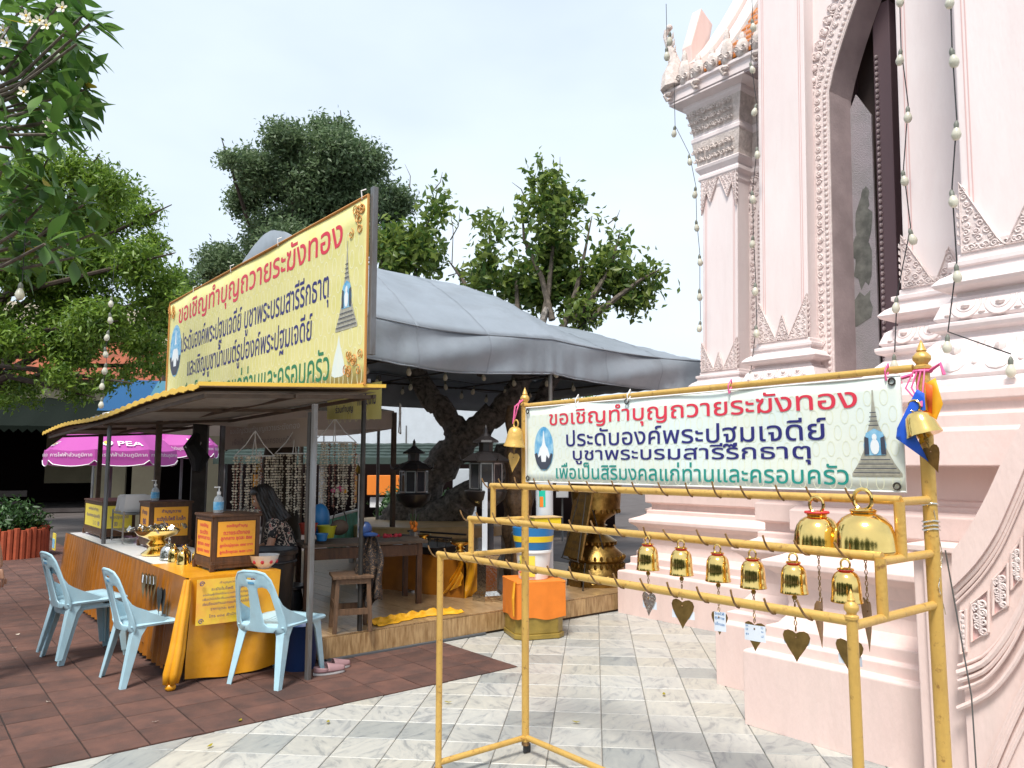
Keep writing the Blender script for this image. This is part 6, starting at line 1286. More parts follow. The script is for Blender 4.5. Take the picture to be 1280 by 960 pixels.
def hand(parent, wrist, d, up, side, sc=1.0, curl=.5):
    """palm and five fingers; d: pointing direction, up: back of hand, side: +1/-1 thumb side"""
    d = Vector(d).normalized(); up = Vector(up); up = (up - d * up.dot(d)).normalized(); r_ = d.cross(up) * side; w0 = Vector(wrist)
    j = [(*w0, .022 * sc, .018 * sc), (*(w0 + d * .05 * sc), .030 * sc, .016 * sc), (*(w0 + d * .085 * sc), .034 * sc, .014 * sc)]; skin('palm', j, [(0, 1), (1, 2)], 'skin', parent, 1)
    for k, (off_, ln) in enumerate(((-.030, .066), (-.010, .076), (.011, .070), (.030, .054))):
        b = w0 + d * .085 * sc - r_ * off_ * sc * -1; p1 = b + (d - up * curl * .35).normalized() * ln * .45 * sc; p2 = p1 + (d - up * curl * 1.0).normalized() * ln * .32 * sc; p3 = p2 + (d - up * curl * 1.8).normalized() * ln * .25 * sc
        skin('finger', [(*b, .0095 * sc), (*p1, .009 * sc), (*p2, .008 * sc), (*p3, .006 * sc)], [(0, 1), (1, 2), (2, 3)], 'skin', parent, 0, 1)
    b = w0 + d * .025 * sc + r_ * .022 * sc * -1; p1 = b + (d * .6 - r_ * .8).normalized() * .035 * sc; p2 = p1 + (d * .95 - r_ * .2 - up * .3).normalized() * .03 * sc
    skin('thumb', [(*b, .012 * sc), (*p1, .010 * sc), (*p2, .007 * sc)], [(0, 1), (1, 2)], 'skin', parent, 0, 1)
# seated woman, in profile to the left, leaning over her work
wp = at(358, 690, 7.6); wo = thing('person', 'seated woman with long black hair in a floral blouse looking down at her work', 'person', (wp.x, wp.y, .13), PI + .30)
# local +x = the way she faces (image left), z up from the platform
J = [(0, 0, .50, .15, .16), (.03, 0, .64, .125, .15), (.09, 0, .80, .125, .165), (.13, 0, .92, .085, .15), (.155, 0, .98, .05, .05), (.175, 0, 1.03, .045, .045),
     (.12, .17, .90, .055, .055), (.14, .22, .76, .048, .048), (.12, -.17, .90, .055, .055), (.14, -.22, .76, .048, .048)]
skin('blouse', J, [(0, 1), (1, 2), (2, 3), (3, 4), (3, 6), (6, 7), (3, 8), (8, 9)], 'floral_cloth', wo)
skin('body', [(.155, 0, .95, .045), (.18, 0, 1.03, .042), (.195, 0, 1.07, .042)], [(0, 1), (1, 2)], 'skin', wo)
for s in (-1, 1):
    skin('arm', [(.13, s * .20, .80, .040), (.16, s * .235, .68, .038), (.28, s * .19, .635, .032), (.40, s * .12, .63, .022)], [(0, 1), (1, 2), (2, 3)], 'skin', wo)
    hand(wo, (.40, s * .12, .63), (1, -s * .25, -.12), (0, 0, 1), s, 1.0, .6)
    skin('leg', [(.02, s * .09, .47, .085), (.40, s * .12, .47, .07), (.43, s * .12, .25, .05), (.42, s * .12, .05, .04), (.52, s * .12, .03, .035)], [(0, 1), (1, 2), (2, 3), (3, 4)], 'black_cloth', wo)
MB().tube([(.345 + .0, .145 + .028 * math.cos(a), .632 + .028 * math.sin(a)) for a in [i * PI / 6 for i in range(12)]], .005, 5, closed=True).build('bracelet', 'dark_iron', wo)
m4 = head(wo, Vector((.235, 0, 1.135)), 0, .38)
mb = MB()
def hairf(a, b):
    th = PI * .30 + 2 * PI * .70 * a; z = 1 - 2.6 * b
    if z > -.1: zz = z; rr_ = math.sqrt(max(0, 1 - min(1, zz) ** 2)); X = rr_ * math.cos(th) * .108; Y = rr_ * math.sin(th) * .090; Z = zz * .128
    else: t = (-.1 - z) / 1.5; X = math.cos(th) * (.108 + .02 * t) - .035 * t; Y = math.sin(th) * (.090 + .045 * t); Z = -.013 - t * .27
    wv = 1 + .05 * math.sin(th * 22 + b * 5); return m4 @ Vector((X * wv - .012, Y * wv, Z + .012))
mb.grid(hairf, 60, 22); mb.build('hair', 'hair', wo, smooth=True, solid=.012)
MB().grid(lambda a, b: m4 @ Vector((.02 + .075 * math.cos(a * PI - PI / 2) * math.cos(b * 1.2), .088 * math.sin(a * PI - PI / 2) * math.cos(b * 1.2), .055 + .075 * math.sin(b * 1.2) + .012)), 16, 8).build('fringe', 'hair', wo, smooth=True, solid=.01)
sb2 = thing('low_stool', 'black seat under the seated woman', 'stool', (wp.x, wp.y, .2), PI + .30); MB().lathe([(.16, 0), (.18, .02), (.15, .20), (.19, .21), (.19, .235), (0, .24)], 16).build('seat', 'black_plastic', sb2, smooth=60)
MB().box(-.24, -.20, -.2, .2, .0, .86).build('backrest', 'black_plastic', sb2, bevel=.015)
# second person, mostly outside the left edge: only a forearm and black sleeve show
pp = thing('person', 'person in a black top at the left edge with one bare arm hanging down', 'person', (-4.02, 5.80, 0), PI * .35)
J = [(0, 0, .92, .13, .15), (0, 0, 1.12, .115, .13), (0, 0, 1.30, .12, .17), (0, 0, 1.40, .08, .13), (0, 0, 1.46, .055), (0, .19, 1.36, .06), (0, .225, 1.20, .052), (0, -.19, 1.36, .06), (0, -.225, 1.20, .052)]
skin('top', J, [(0, 1), (1, 2), (2, 3), (3, 4), (3, 5), (5, 6), (3, 7), (7, 8)], 'black_cloth', pp)
skin('body', [(0, 0, 1.42, .048), (.01, 0, 1.50, .045), (.015, 0, 1.54, .045)], [(0, 1), (1, 2)], 'skin', pp)
for s in (-1, 1):
    skin('arm', [(0, s * .215, 1.26, .045), (.01, s * .24, 1.10, .040), (.05, s * .25, .96, .033), (.08, s * .25, .84, .023)], [(0, 1), (1, 2), (2, 3)], 'skin', pp)
    hand(pp, (.08, s * .25, .84), (.2, 0, -1), (0, s, 0), s, 1.0, .5)
    skin('leg', [(0, s * .08, .90, .10), (.01, s * .10, .50, .07), (-.01, s * .10, .10, .05), (.0, s * .10, .05, .045), (.14, s * .11, .035, .035)], [(0, 1), (1, 2), (2, 3), (3, 4)], 'black_cloth', pp)
m4b = head(pp, Vector((.03, 0, 1.63)), 0, 0)
MB().grid(lambda a, b: m4b @ Vector((-.02 + .100 * math.cos(a * 2 * PI) * math.cos(b * PI / 2 - .25), .084 * math.sin(a * 2 * PI) * math.cos(b * PI / 2 - .25), .03 + .10 * math.sin(b * PI / 2 - .25) + .0)), 24, 10).build('hair', 'hair', pp, smooth=True, solid=.01)
# ------------------------------------------------------------------ background: cloister hall at the left, wall and awnings behind the tent
hall = thing('cloister_hall', 'dark open cloister hall with cream pillars and shaded tiled roof beyond the umbrellas', 'building', (-16.4, 26.0, 0), R(24))
for x in (-9, -5.2, -1.7, 2.6, 6.4, 10.2): 
    mb = MB(); mb.box(x - .48, x + .48, -.4, .4, 0, 2.75); mb.box(x - .56, x + .56, -.48, .48, 0, .35); mb.prism([(-.56, 2.45), (.56, 2.45), (.8, 2.9), (-.8, 2.9)], lambda a, b, d: Vector((x + a, d, b)), -.45, .45); mb.build('pillar', 'cream_bright' if x == -1.7 else 'cream_wall', hall, bevel=.02)
MB().box(-14, 16, 4.5, 4.8, 0, 3.2).build('back_wall', 'shaded_wall', hall); MB().box(-14, 16, -.5, 5, 2.9, 3.05).build('ceiling', 'shaded_wall', hall)
MB().box(.3, 2.0, 2.4, 2.6, .9, 2.7).build('inner_wall', 'cream_wall', hall); MB().box(3.2, 6, 3.0, 3.2, 0, 2.8).build('inner_wall', 'shaded_wall', hall)
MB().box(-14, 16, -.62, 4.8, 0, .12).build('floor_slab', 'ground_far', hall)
mb = MB(); n = 120
for i in range(n):
    x0 = -14 + 30 * i / n; x1 = x0 + 30 / n
    mb.add([(x0, -1.6, 2.72), ((x0 + x1) / 2, -1.6, 2.60), (x1, -1.6, 2.72), (x1, -1.6, 2.82), (x0, -1.6, 2.82)], [(0, 1, 2, 3, 4)])
mb.build('scalloped_eave', 'shaded_roof', hall, solid=.03)
mb = MB(); mb.grid(lambda a, b: (-14 + 30 * a, -1.6 + 4.2 * b, 2.8 + 1.25 * b + .03 * math.sin(a * 30 * 2 * PI / .5 * .5)), 240, 5); mb.build('lower_roof', 'shaded_roof', hall)
mb = MB(); mb.box(-14, 16, 2.5, 2.6, 3.9, 4.9); mb.build('clerestory', 'cream_wall', hall)
mb = MB(); mb.grid(lambda a, b: (-14 + 30 * a, 2.1 + 3.2 * b, 4.75 + 1.9 * b), 40, 4); mb.build('upper_roof', 'roof_red', hall)
MB().box(-14, 16, 6, 6.3, 3, 8.2).build('rear_wall', 'cream_bright', hall)
for x0, x1, m in ((2.2, 3.5, 'panel_blue'), (3.5, 4.0, 'panel_cyan'), (4.0, 8.5, 'panel_green')):
    MB().prism([(x0, 3.35), (x1, 3.35), (x1 + .5, 4.4), (x0 + .5, 4.4)], lambda a, b, d: Vector((a, -1.9 + d, b)), 0, .05).build('painted_panel', m, hall)
bn_ = thing('long_bench', 'dark low bench in front of the cloister hall pillars', 'bench', (-15.6, 22.6, 0), R(24)); mb = MB(); mb.box(-3, 1.2, 0, .5, .40, .48); mb.build('seat', 'black_lacquer', bn_)
for x in (-2.8, -1.2, .2, 1.0): MB().box(x, x + .1, .05, .45, 0, .40).build('leg', 'black_lacquer', bn_)
MB().box(-3, 1.2, .42, .48, .62, .8).build('back_rail', 'black_lacquer', bn_)
tp = thing('white_tarp', 'white sloping sheet roof between the cloister and the yellow banner', 'tarp', (-8.3, 18.0, 0), R(20))
mb = MB(); mb.grid(lambda a, b: (-1.4 + 3.4 * a, 2.2 * b, 2.65 + .95 * a + .0 * b), 4, 2); mb.build('sheet', 'roof_white', tp, solid=.02)
for x in (-1.3, 1.9): MB().tube([(x, .1, 0), (x, .1, 2.7 + .28 * (x + 1.4))], .03, 6).build('pole', 'galv', tp)
for (x, y, w_, d_, h, m, lb) in ((-7.6, 24.5, 4.5, .3, 2.9, 'shaded_wall', 'dark plain wall panel behind the shell mobiles'),):
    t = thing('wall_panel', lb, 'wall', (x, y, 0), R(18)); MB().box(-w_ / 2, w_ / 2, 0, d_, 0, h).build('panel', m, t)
    MB().box(-w_ / 2 - .05, w_ / 2 + .05, -.05, d_ + .05, 0, .2).build('plinth', 'ground_far', t)
for (x, y, m, lb) in ((-9.3, 19.5, 'cream_wall', 'cream column standing behind the second magenta umbrella'), (-7.9, 20.5, 'cream_wall', 'narrower cream column right of the second magenta umbrella pole')):
    t = thing('column', lb, 'column', (x, y, 0), R(18)); MB().box(-.25, .25, 0, .4, 0, 2.6).build('shaft', m, t); MB().box(-.3, .3, -.04, .44, 0, .25).build('base', m, t); MB().box(-.3, .3, -.04, .44, 2.45, 2.6).build('capital', m, t)
# pale wall with green canopies behind the tent
ww = thing('shop_wall', 'pale bluish wall and green striped canopy seen under the grey tent', 'building', (-3.2, 18.2, 0), R(-6))
MB().prism([(-3.4, 2.05), (5.6, 2.05), (5.6, 2.55), (1.2, 2.98), (-3.4, 3.28)], lambda a, b, d: Vector((a, d, b)), 0, .2).build('upper_wall', 'white_wall', ww)
for k in range(9): MB().box(-3.3 + k, -3.27 + k, -.012, -.002, 2.08, 2.5).build('panel_seam', 'galv', ww)
mb = MB()
for k in range(30):
    x = -3.4 + k * .3
    mb.grid(lambda a, b: (x + .3 * a - .0, -1.2 * (1 - b), 1.72 + .36 * b + .01 * math.sin(a * PI)), 2, 2)
mb.build('canopy', 'green_awning', ww); MB().box(-3.4, 5.6, -1.23, -1.2, 1.60, 1.74).build('canopy_hem', 'green_awning_light', ww)
for k in range(5): MB().box(-3.4, 5.6, -1.2 + .24 * k, -1.16 + .24 * k, 1.735 + .072 * k, 1.745 + .072 * k).build('canopy_rib', 'green_awning_light', ww)
MB().box(-3.4, 5.6, 1.4, 1.5, 0, 2.05).build('shade_wall', 'shaded_wall', ww)  # near-black sheet stands in for the shade under the canopy
for x in (-3.2, -.9, 1.5, 4.0): MB().cbox((x, -1.1, .85), (.12, .12, 1.7)).build('post', 'galv', ww)
for (x, y, z, w_, h, m, lb) in ((-2.6, 16.6, 1.15, 1.0, .42, 'flower_orange', 'orange sign board under the green canopy'), (-2.5, 16.7, .78, 1.1, .22, 'paper_white', 'white counter board under the orange sign'), (-1.0, 16.4, .9, .5, 1.2, 'white_wall', 'white cupboard seen left of the leaning trunk'), (.6, 16.0, 1.2, .22, .7, 'paper_white', 'narrow white post seen between the trunk and its lower limb'), (1.05, 16.2, 1.3, .25, .8, 'paper_white', 'second narrow white post right of the trunk gap')):
    t = thing('board', lb, 'board', (x, y, z), 0); MB().cbox((0, 0, 0), (w_, .06, h)).build('panel', m, t, bevel=.01); MB().tube([(0, .05, -z), (0, .05, 0)], .02, 6).build('support', 'galv', t)
dt = thing('tree_trunk', 'dark upright tree trunk behind the shell mobiles and the seated woman', 'tree', (-3.25, 10.9, 0), 0); mb = MB(); mb.tube([(0, 0, 0), (.02, 0, .8), (-.03, 0, 1.6), (.05, .05, 2.4), (0, .1, 3.4)], [.30, .24, .22, .20, .2], 14)
for i, q in enumerate(mb.v): mb.v[i] = (q[0] * (1 + .06 * math.sin(q[2] * 7 + i)), q[1], q[2])
mb.build('trunk', 'bark_far', dt, smooth=True)
# umbrellas
def umbrella(label, x, y, rot, zt=2.52, r_=1.25, dr=.66):
    t = thing('market_umbrella', label, 'umbrella', (x, y, 0), rot, 'magenta umbrellas'); MB().tube([(0, 0, 0), (0, 0, zt + .1)], .028, 8).build('pole', 'galv', t, smooth=True)
    MB().lathe([(.3, 0), (.3, .06), (.05, .1), (.04, .3), (0, .3)], 16).build('base', 'galv', t)
    n = 8; mb = MB(); va = MB(); pw = MB()
    for k in range(n):
        a0, a1 = 2 * PI * k / n, 2 * PI * (k + 1) / n; A = Vector((r_ * math.cos(a0), r_ * math.sin(a0), zt - dr)); B = Vector((r_ * math.cos(a1), r_ * math.sin(a1), zt - dr)); C_ = Vector((0, 0, zt))
        mb.grid(lambda s, t_: (lambda p: (p.x, p.y, p.z + .10 * math.sin(PI * t_) - .03 * math.sin(PI * s) * (1 - t_)))(A.lerp(B, s).lerp(C_, t_)), 6, 8)
        def vf(s, q): p = A.lerp(B, s) * 1.0; e = 1.012; return (p.x * (e + .02 * q), p.y * (e + .02 * q), p.z + .012 - .24 * q - .05 * q * math.sin(PI * s) + .05 * q * (1 if s in (0, 1) else 0) - .03 * math.sin(PI * s) * (1 - q))
        va = MB(); va.grid(vf, 10, 3); vo = va.build('valance', 'magenta_cloth', t, smooth=60)
        edge = [Vector(vf(i / 10, 1)) for i in range(11)]; MB().tube(edge, .009, 4).build('piping', 'paper_white', vo)
        d = (B - A).normalized(); nn = Vector((math.cos((a0 + a1) / 2), math.sin((a0 + a1) / 2), 0)); mid = (A + B) / 2 * 1.03 + nn * .012
        letter(t, "การไฟฟ้าส่วนภูมิภาค", 'paper_white', mid - d * .36 * r_ + Vector((0, 0, -.19)), d, (0, 0, 1), .72 * r_, .09, .004)
        up = (C_ - (A + B) / 2); up.normalize(); n2 = d.cross(up); n2 = n2 if n2.dot(nn) > 0 else -n2; m2 = (A + B) / 2 + up * .08 * r_ + n2 * .030; sc_ = r_ / 1.08
        if k % 2: continue
        letter(t, "PEA", 'paper_white', m2 - d * .06 * sc_, d, up, .40 * sc_, .15 * sc_, .01)
        v, f = fill([ell(0, 0, .09 * sc_, .09 * sc_, 16)]); mb2 = MB(); mb2.add([tuple(m2 - d * .22 + d * a + up * (b + .09)) for a, b in v], f); em = mb2.build('round_emblem', 'paper_white', t)
        v, f = fill([ell(0, 0, .055 * sc_, .055 * sc_, 12)]); mb2 = MB(); mb2.add([tuple(m2 - d * .22 + d * a + up * (b + .09) + n2 * .004) for a, b in v], f); mb2.build('emblem_centre', 'poster_yellow', em)
    mb.build('canopy', 'magenta_cloth', t, smooth=60)
    for k in range(n): a = 2 * PI * k / n; MB().tube([(0, 0, zt - .08), (r_ * .98 * math.cos(a), r_ * .98 * math.sin(a), zt - dr - .02)], .008, 4).build('rib', 'galv', t)
    return t
p = at(140, 560, 14.0); umbrella('larger magenta umbrella with white PEA lettering at the left behind the awning', p.x, p.y, .25, 2.50, 1.08)
p = at(228, 560, 16.5); umbrella('smaller looking magenta umbrella half hidden behind the banner cloth', p.x, p.y, .6, 2.42, .72, .42)
# round terracotta planter with shrub
pt = thing('round_planter', 'round terracotta log-edged planter with a low dark shrub', 'planter', (-8.75, 13.55, 0), 0)
mb = MB()
for k in range(40):
    a = 2 * PI * k / 40; mb = MB(); mb.tube([(.58 * math.cos(a), .58 * math.sin(a), 0), (.58 * math.cos(a), .58 * math.sin(a), .48 + .02 * (k % 3))], .048, 7); mb.build('log_post', 'terracotta', pt, smooth=True)
MB().lathe([(0, .40), (.56, .40)], 20).build('soil', 'bark', pt)
# ------------------------------------------------------------------ foliage
def leaf_cloud(name, m, parent, blobs, count, size, flat=.5, shell=.55, droop=0.0, seed=0, asp=.42, cup=.12, world=True):
    """many small folded leaves gathered in twig clumps spread through the blobs (centre, radius)"""
    r = np.random.default_rng(seed); W_ = np.array([b[1] ** 2.2 for b in blobs]); W_ = W_ / W_.sum(); per = 7; nc = count // per
    idx = r.choice(len(blobs), nc, p=W_); C_ = np.array([b[0] for b in blobs])[idx]; Rr = np.array([b[1] for b in blobs])[idx]
    d = r.normal(size=(nc, 3)); d /= np.linalg.norm(d, axis=1)[:, None]; rad = Rr * (shell + (1 - shell) * r.random(nc)) * (1 + .12 * r.normal(size=nc)); d[:, 2] *= .85
    cc = C_ + d * rad[:, None]; cc = np.repeat(cc, per, 0); dd = np.repeat(d, per, 0); n = len(cc)
    c = cc + r.normal(size=(n, 3)) * size * .9
    ax = dd * .5 + r.normal(size=(n, 3)) * .75; ax[:, 2] -= droop; ax /= np.linalg.norm(ax, axis=1)[:, None]
    nr_ = np.array([0, 0, 1.]) * flat + r.normal(size=(n, 3)) * .5 + dd * .4; sd_ = np.cross(ax, nr_); sd_ /= np.linalg.norm(sd_, axis=1)[:, None] + 1e-9; up = np.cross(sd_, ax)
    L_ = size * (.65 + .7 * r.random(n))[:, None]; Wd = L_ * asp
    v0 = c - ax * L_ * .5; v2 = c + ax * L_ * .5; v1 = c + sd_ * Wd * .5 + up * cup * L_; v3 = c - sd_ * Wd * .5 + up * cup * L_
    V = np.stack([v0, v1, v2, v3], 1).reshape(-1, 3); me = bpy.data.meshes.new(name); me.vertices.add(len(V)); me.vertices.foreach_set('co', V.ravel())
    I = np.arange(n) * 4; T = np.stack([I, I + 1, I + 2, I, I + 2, I + 3], 1).reshape(-1); me.loops.add(len(T)); me.loops.foreach_set('vertex_index', T.astype(np.int32)); me.polygons.add(len(T) // 3); me.polygons.foreach_set('loop_start', np.arange(0, len(T), 3, dtype=np.int32)); me.polygons.foreach_set('loop_total', np.full(len(T) // 3, 3, dtype=np.int32)); me.update(); me.validate()
    me.materials.append(M[m]); o = bpy.data.objects.new(name, me); COL.objects.link(o); o.parent = parent; return o
def blobs_px(lst, Y, dj, base, seed=1, dup_=2):
    r = random.Random(seed); out = []
    for (x, y, rr_) in lst:
        for k in range(dup_):
            Yd = Y + r.uniform(-dj, dj); p = at(x + r.uniform(-.35, .35) * rr_, y + r.uniform(-.35, .35) * rr_, Yd); out.append(((p.x - base[0], p.y - base[1], p.z - base[2]), rr_ * Yd / F * .80))
    return out
def limbs(parent, base_pt, blobs, n, r0, m, seed=1, dark=True):
    r = random.Random(seed); mb = MB()
    for (c, rad) in r.sample(blobs, min(n, len(blobs))):
        a = Vector(base_pt); b = Vector(c); mid = a.lerp(b, .5) + Vector((r.uniform(-.1, .1), r.uniform(-.1, .1), .12)) * (b - a).length; mb.tube([a, mid, b, b + (b - mid) * .25], [r0, r0 * .55, r0 * .25, r0 * .08], 6)
    return mb.build('branch', m, parent, smooth=True)
# far dark tree
base = (-9.0, 33, 0); t1 = thing('shade_tree', 'tall dense dark green tree rising behind the yellow banner', 'tree', base, 0)
BL = blobs_px([(400, 166, 20), (348, 178, 34), (318, 205, 34), (412, 190, 46), (452, 195, 40), (305, 245, 28), (380, 240, 58), (450, 250, 48), (335, 290, 58), (272, 318, 24), (425, 290, 60), (482, 265, 34), (360, 335, 60), (300, 330, 40), (290, 200, 14), (430, 162, 12), (494, 300, 24), (258, 335, 14)], 32, 2.4, base, 3)
leaf_cloud('crown', 'leaf_dark', t1, BL, 105000, .20, flat=.6, shell=.45, seed=11, asp=.45); MB().tube([(0, 0, 0), (.2, 0, 5), (.3, -.5, 9), (.2, -.8, 12)], [.55, .45, .3, .12], 10).build('trunk', 'bark_far', t1, smooth=True); limbs(t1, (.2, 0, 6), BL, 14, .22, 'bark_far')
# bright tree left
base = (-15.2, 20.5, 0); t2 = thing('leafy_tree', 'broad bright green tree at the left over the cloister roof', 'tree', base, 0)
BL = blobs_px([(60, 228, 42), (105, 225, 36), (148, 240, 34), (40, 285, 45), (120, 285, 52), (182, 268, 20), (190, 305, 20), (100, 340, 55), (165, 335, 42), (214, 350, 20), (50, 355, 52), (130, 395, 52), (196, 388, 40), (60, 415, 50), (175, 430, 32), (105, 440, 36), (15, 420, 40), (232, 378, 18), (15, 240, 34), (0, 320, 50), (85, 205, 20), (160, 470, 14), (70, 470, 24), (20, 475, 22), (40, 495, 14), (95, 488, 16), (190, 462, 16), (125, 478, 16), (5, 500, 14)], 19, 2.2, base, 4)
leaf_cloud('crown', 'leaf_bright', t2, BL, 62000, .15, flat=.9, shell=.35, droop=.25, seed=12, asp=.40); MB().tube([(0, 0, 0), (.1, 0, 2.5), (0, -.3, 4.0), (1.2, -.5, 6)], [.36, .28, .22, .1], 10).build('trunk', 'bark_far', t2, smooth=True); limbs(t2, (0, -.2, 3.0), BL, 20, .15, 'bark_far', 5)
# darker shrub tree between banner and left tree
base = (-12.5, 27, 0); t3 = thing('small_tree', 'small olive tree peeking between the bright tree and the yellow banner', 'tree', base, 0)
BL = blobs_px([(228, 360, 24), (238, 385, 20), (215, 380, 20)], 27, .8, base, 6); leaf_cloud('crown', 'leaf_dark', t3, BL, 5000, .2, seed=13); MB().tube([(0, 0, 0), (.2, 0, 4), (.4, 0, 6.5)], [.2, .15, .06], 8).build('trunk', 'bark_far', t3, smooth=True)
# fig tree through the tent
base = (-1.25, 11.8, 0); ft = thing('fig_tree', 'leaning forked tree growing up through the grey tent with sparse upright leafy shoots', 'tree', base, 0)
def rel(x, y, Y): p = at(x, y, Y); return Vector((p.x - base[0], p.y - base[1], p.z))
def gnarl(pts, rs, n=22, seg=7, seed=1):
    pts = [Vector(p) for p in pts]; r = random.Random(seed); out = []; ro = []
    for i in range(len(pts) - 1):
        for k in range(seg): t = k / seg; out.append(pts[i].lerp(pts[i + 1], t) + Vector((r.gauss(0, .018), r.gauss(0, .018), r.gauss(0, .018)))); ro.append((rs[i] + (rs[i + 1] - rs[i]) * t) * (1 + r.gauss(0, .05)))
    out.append(pts[-1]); ro.append(rs[-1]); mb = MB(); mb.tube(out, ro, n)
    for i, q in enumerate(mb.v): mb.v[i] = (q[0] + r.gauss(0, .011), q[1] + r.gauss(0, .011), q[2] + r.gauss(0, .011))
    return mb
tr = gnarl([rel(470, 700, 12), rel(500, 660, 12), rel(530, 610, 12), rel(576, 548, 12)], [.44, .37, .27, .26], seed=3).build('trunk', 'bark', ft, smooth=80)
gnarl([rel(578, 552, 12), rel(560, 520, 12), rel(535, 495, 12.1), rel(505, 430, 12.4), rel(520, 370, 12.6)], [.20, .18, .17, .12, .03], 18, 6, 4).build('limb', 'bark', ft, smooth=80)
gnarl([rel(575, 552, 12), rel(608, 528, 11.9), rel(640, 498, 11.8), rel(668, 440, 12.2), rel(684, 385, 12.6)], [.22, .20, .18, .12, .035], 18, 6, 5).build('limb', 'bark', ft, smooth=80)
gnarl([rel(512, 660, 11.9), rel(560, 640, 11.7), rel(603, 608, 11.5), rel(640, 565, 11.6), rel(676, 505, 12.2), rel(740, 380, 13)], [.30, .25, .20, .17, .13, .03], 18, 6, 6).build('limb', 'bark', ft, smooth=80)
for (a, b, c) in (((505, 430), (520, 330), (548, 235)), ((600, 470), (612, 330), (612, 270)), ((670, 440), (692, 300), (676, 200)), ((700, 420), (730, 320), (740, 270)), ((720, 400), (765, 330), (775, 290)), ((735, 400), (800, 350), (828, 335)), ((600, 440), (594, 370), (590, 335)), ((505, 430), (480, 340), (470, 290)), ((690, 400), (655, 300), (652, 250)), ((595, 400), (575, 345), (560, 325)), ((640, 440), (645, 350), (628, 330))):
    pts = [rel(*a, 12.6), rel(*b, 12.9), rel(*c, 13.0)]; MB().tube([pts[0], pts[0].lerp(pts[1], .5) + Vector((.06, 0, .05)), pts[1], pts[2]], [.06, .045, .028, .008], 7).build('branch', 'bark_pale', ft, smooth=True)
for (a, b) in (((565, 330), (560, 245)), ((563, 300), (575, 265)), ((560, 345), (585, 335)), ((540, 240), (553, 215)), ((692, 225), (700, 196)), ((655, 245), (640, 228)), ((760, 280), (775, 262)), ((512, 235), (506, 205))): MB().tube([rel(*a, 12.9), rel((a[0] + b[0]) / 2 + 4, (a[1] + b[1]) / 2, 12.9), rel(*b, 12.9)], [.012, .008, .003], 4).build('bare_twig', 'bark_pale', ft)
BL = blobs_px([(520, 305, 26), (500, 335, 28), (542, 262, 14), (548, 228, 7), (480, 305, 20), (540, 325, 18), (535, 290, 12), (552, 245, 6), (500, 290, 16), (610, 284, 12), (598, 276, 8), (630, 290, 7), (612, 305, 8), (612, 322, 13), (612, 348, 18), (640, 362, 20),
    (676, 212, 9), (684, 232, 16), (696, 246, 18), (718, 248, 14), (734, 244, 6), (664, 262, 9), (690, 270, 20), (704, 290, 16), (684, 305, 20), (694, 330, 26), (712, 350, 26), (728, 345, 14), (742, 308, 6), (760, 352, 26), (764, 292, 9), (772, 308, 9), (770, 325, 10), (800, 348, 13), (820, 352, 9), (680, 368, 34), (735, 380, 26), (785, 375, 24), (830, 338, 4), (806, 330, 5), (594, 350, 13), (747, 272, 5), (655, 335, 12), (648, 308, 7), (655, 356, 18), (576, 340, 6), (805, 368, 12)], 13, .45, base, 7, 2)
leaf_cloud('crown', 'leaf_fig', ft, [(c_, r_ * .86) for c_, r_ in BL], 9500, .155, flat=.35, shell=.05, seed=14, asp=.50, cup=.10)
# shrubs and pot plants
leaf_cloud('shrub_leaves', 'leaf_plant', pt, [((0, 0, .55), .45), ((-.4, 0, .6), .3), ((.35, .1, .55), .2)], 2600, .10, seed=15)
for (x, y, r_, lb) in ((-5.6, 22.5, .8, 'dark bushes behind the shell mobiles'), (-1.4, 14.8, .38, 'small green plant on the ground behind the ring table'), (-2.1, 15.2, .45, 'green pot plant left of the pale cupboard')):
    t = thing('bush', lb, 'plant', (x, y, 0), 0); leaf_cloud('leaves', 'leaf_plant', t, [((0, 0, r_ * (3.0 if r_ > .6 else 1.6)), r_), ((r_ * .6, 0, r_ * (2.8 if r_ > .6 else 1.4)), r_ * .6)], 2400, .12, seed=int(x * 10) % 97); MB().tube([(0, 0, 0), (0, 0, r_ * 2)], .05, 6).build('stem', 'bark_far', t)
t = thing('bush', 'sunlit green tree tops glimpsed through the gap under the grey tent', 'plant', (-.2, 24, 0), 0); leaf_cloud('leaves', 'leaf_bright', t, [((0, 0, 3.4), 1.1), ((1.2, 0, 3.2), 1.0), ((-1.3, .3, 3.5), .9), ((2.6, 0, 2.9), .9)], 7000, .16, seed=31); MB().tube([(0, 0, 0), (0, 0, 3)], .12, 6).build('stem', 'bark_far', t)
fb = thing('flower_bunch', 'pink and yellow flower bunch hanging low in the largest shell mobile', 'flowers', at(424, 612, 8.5)); random.seed(3)
for k in range(10): MB().ball((random.gauss(0, .05), random.gauss(0, .04), random.gauss(0, .03)), (.028, .028, .024), 7, 5).build('blossom', random.choice(['ribbon_pink', 'flag_yellow', 'petal']), fb, smooth=True)
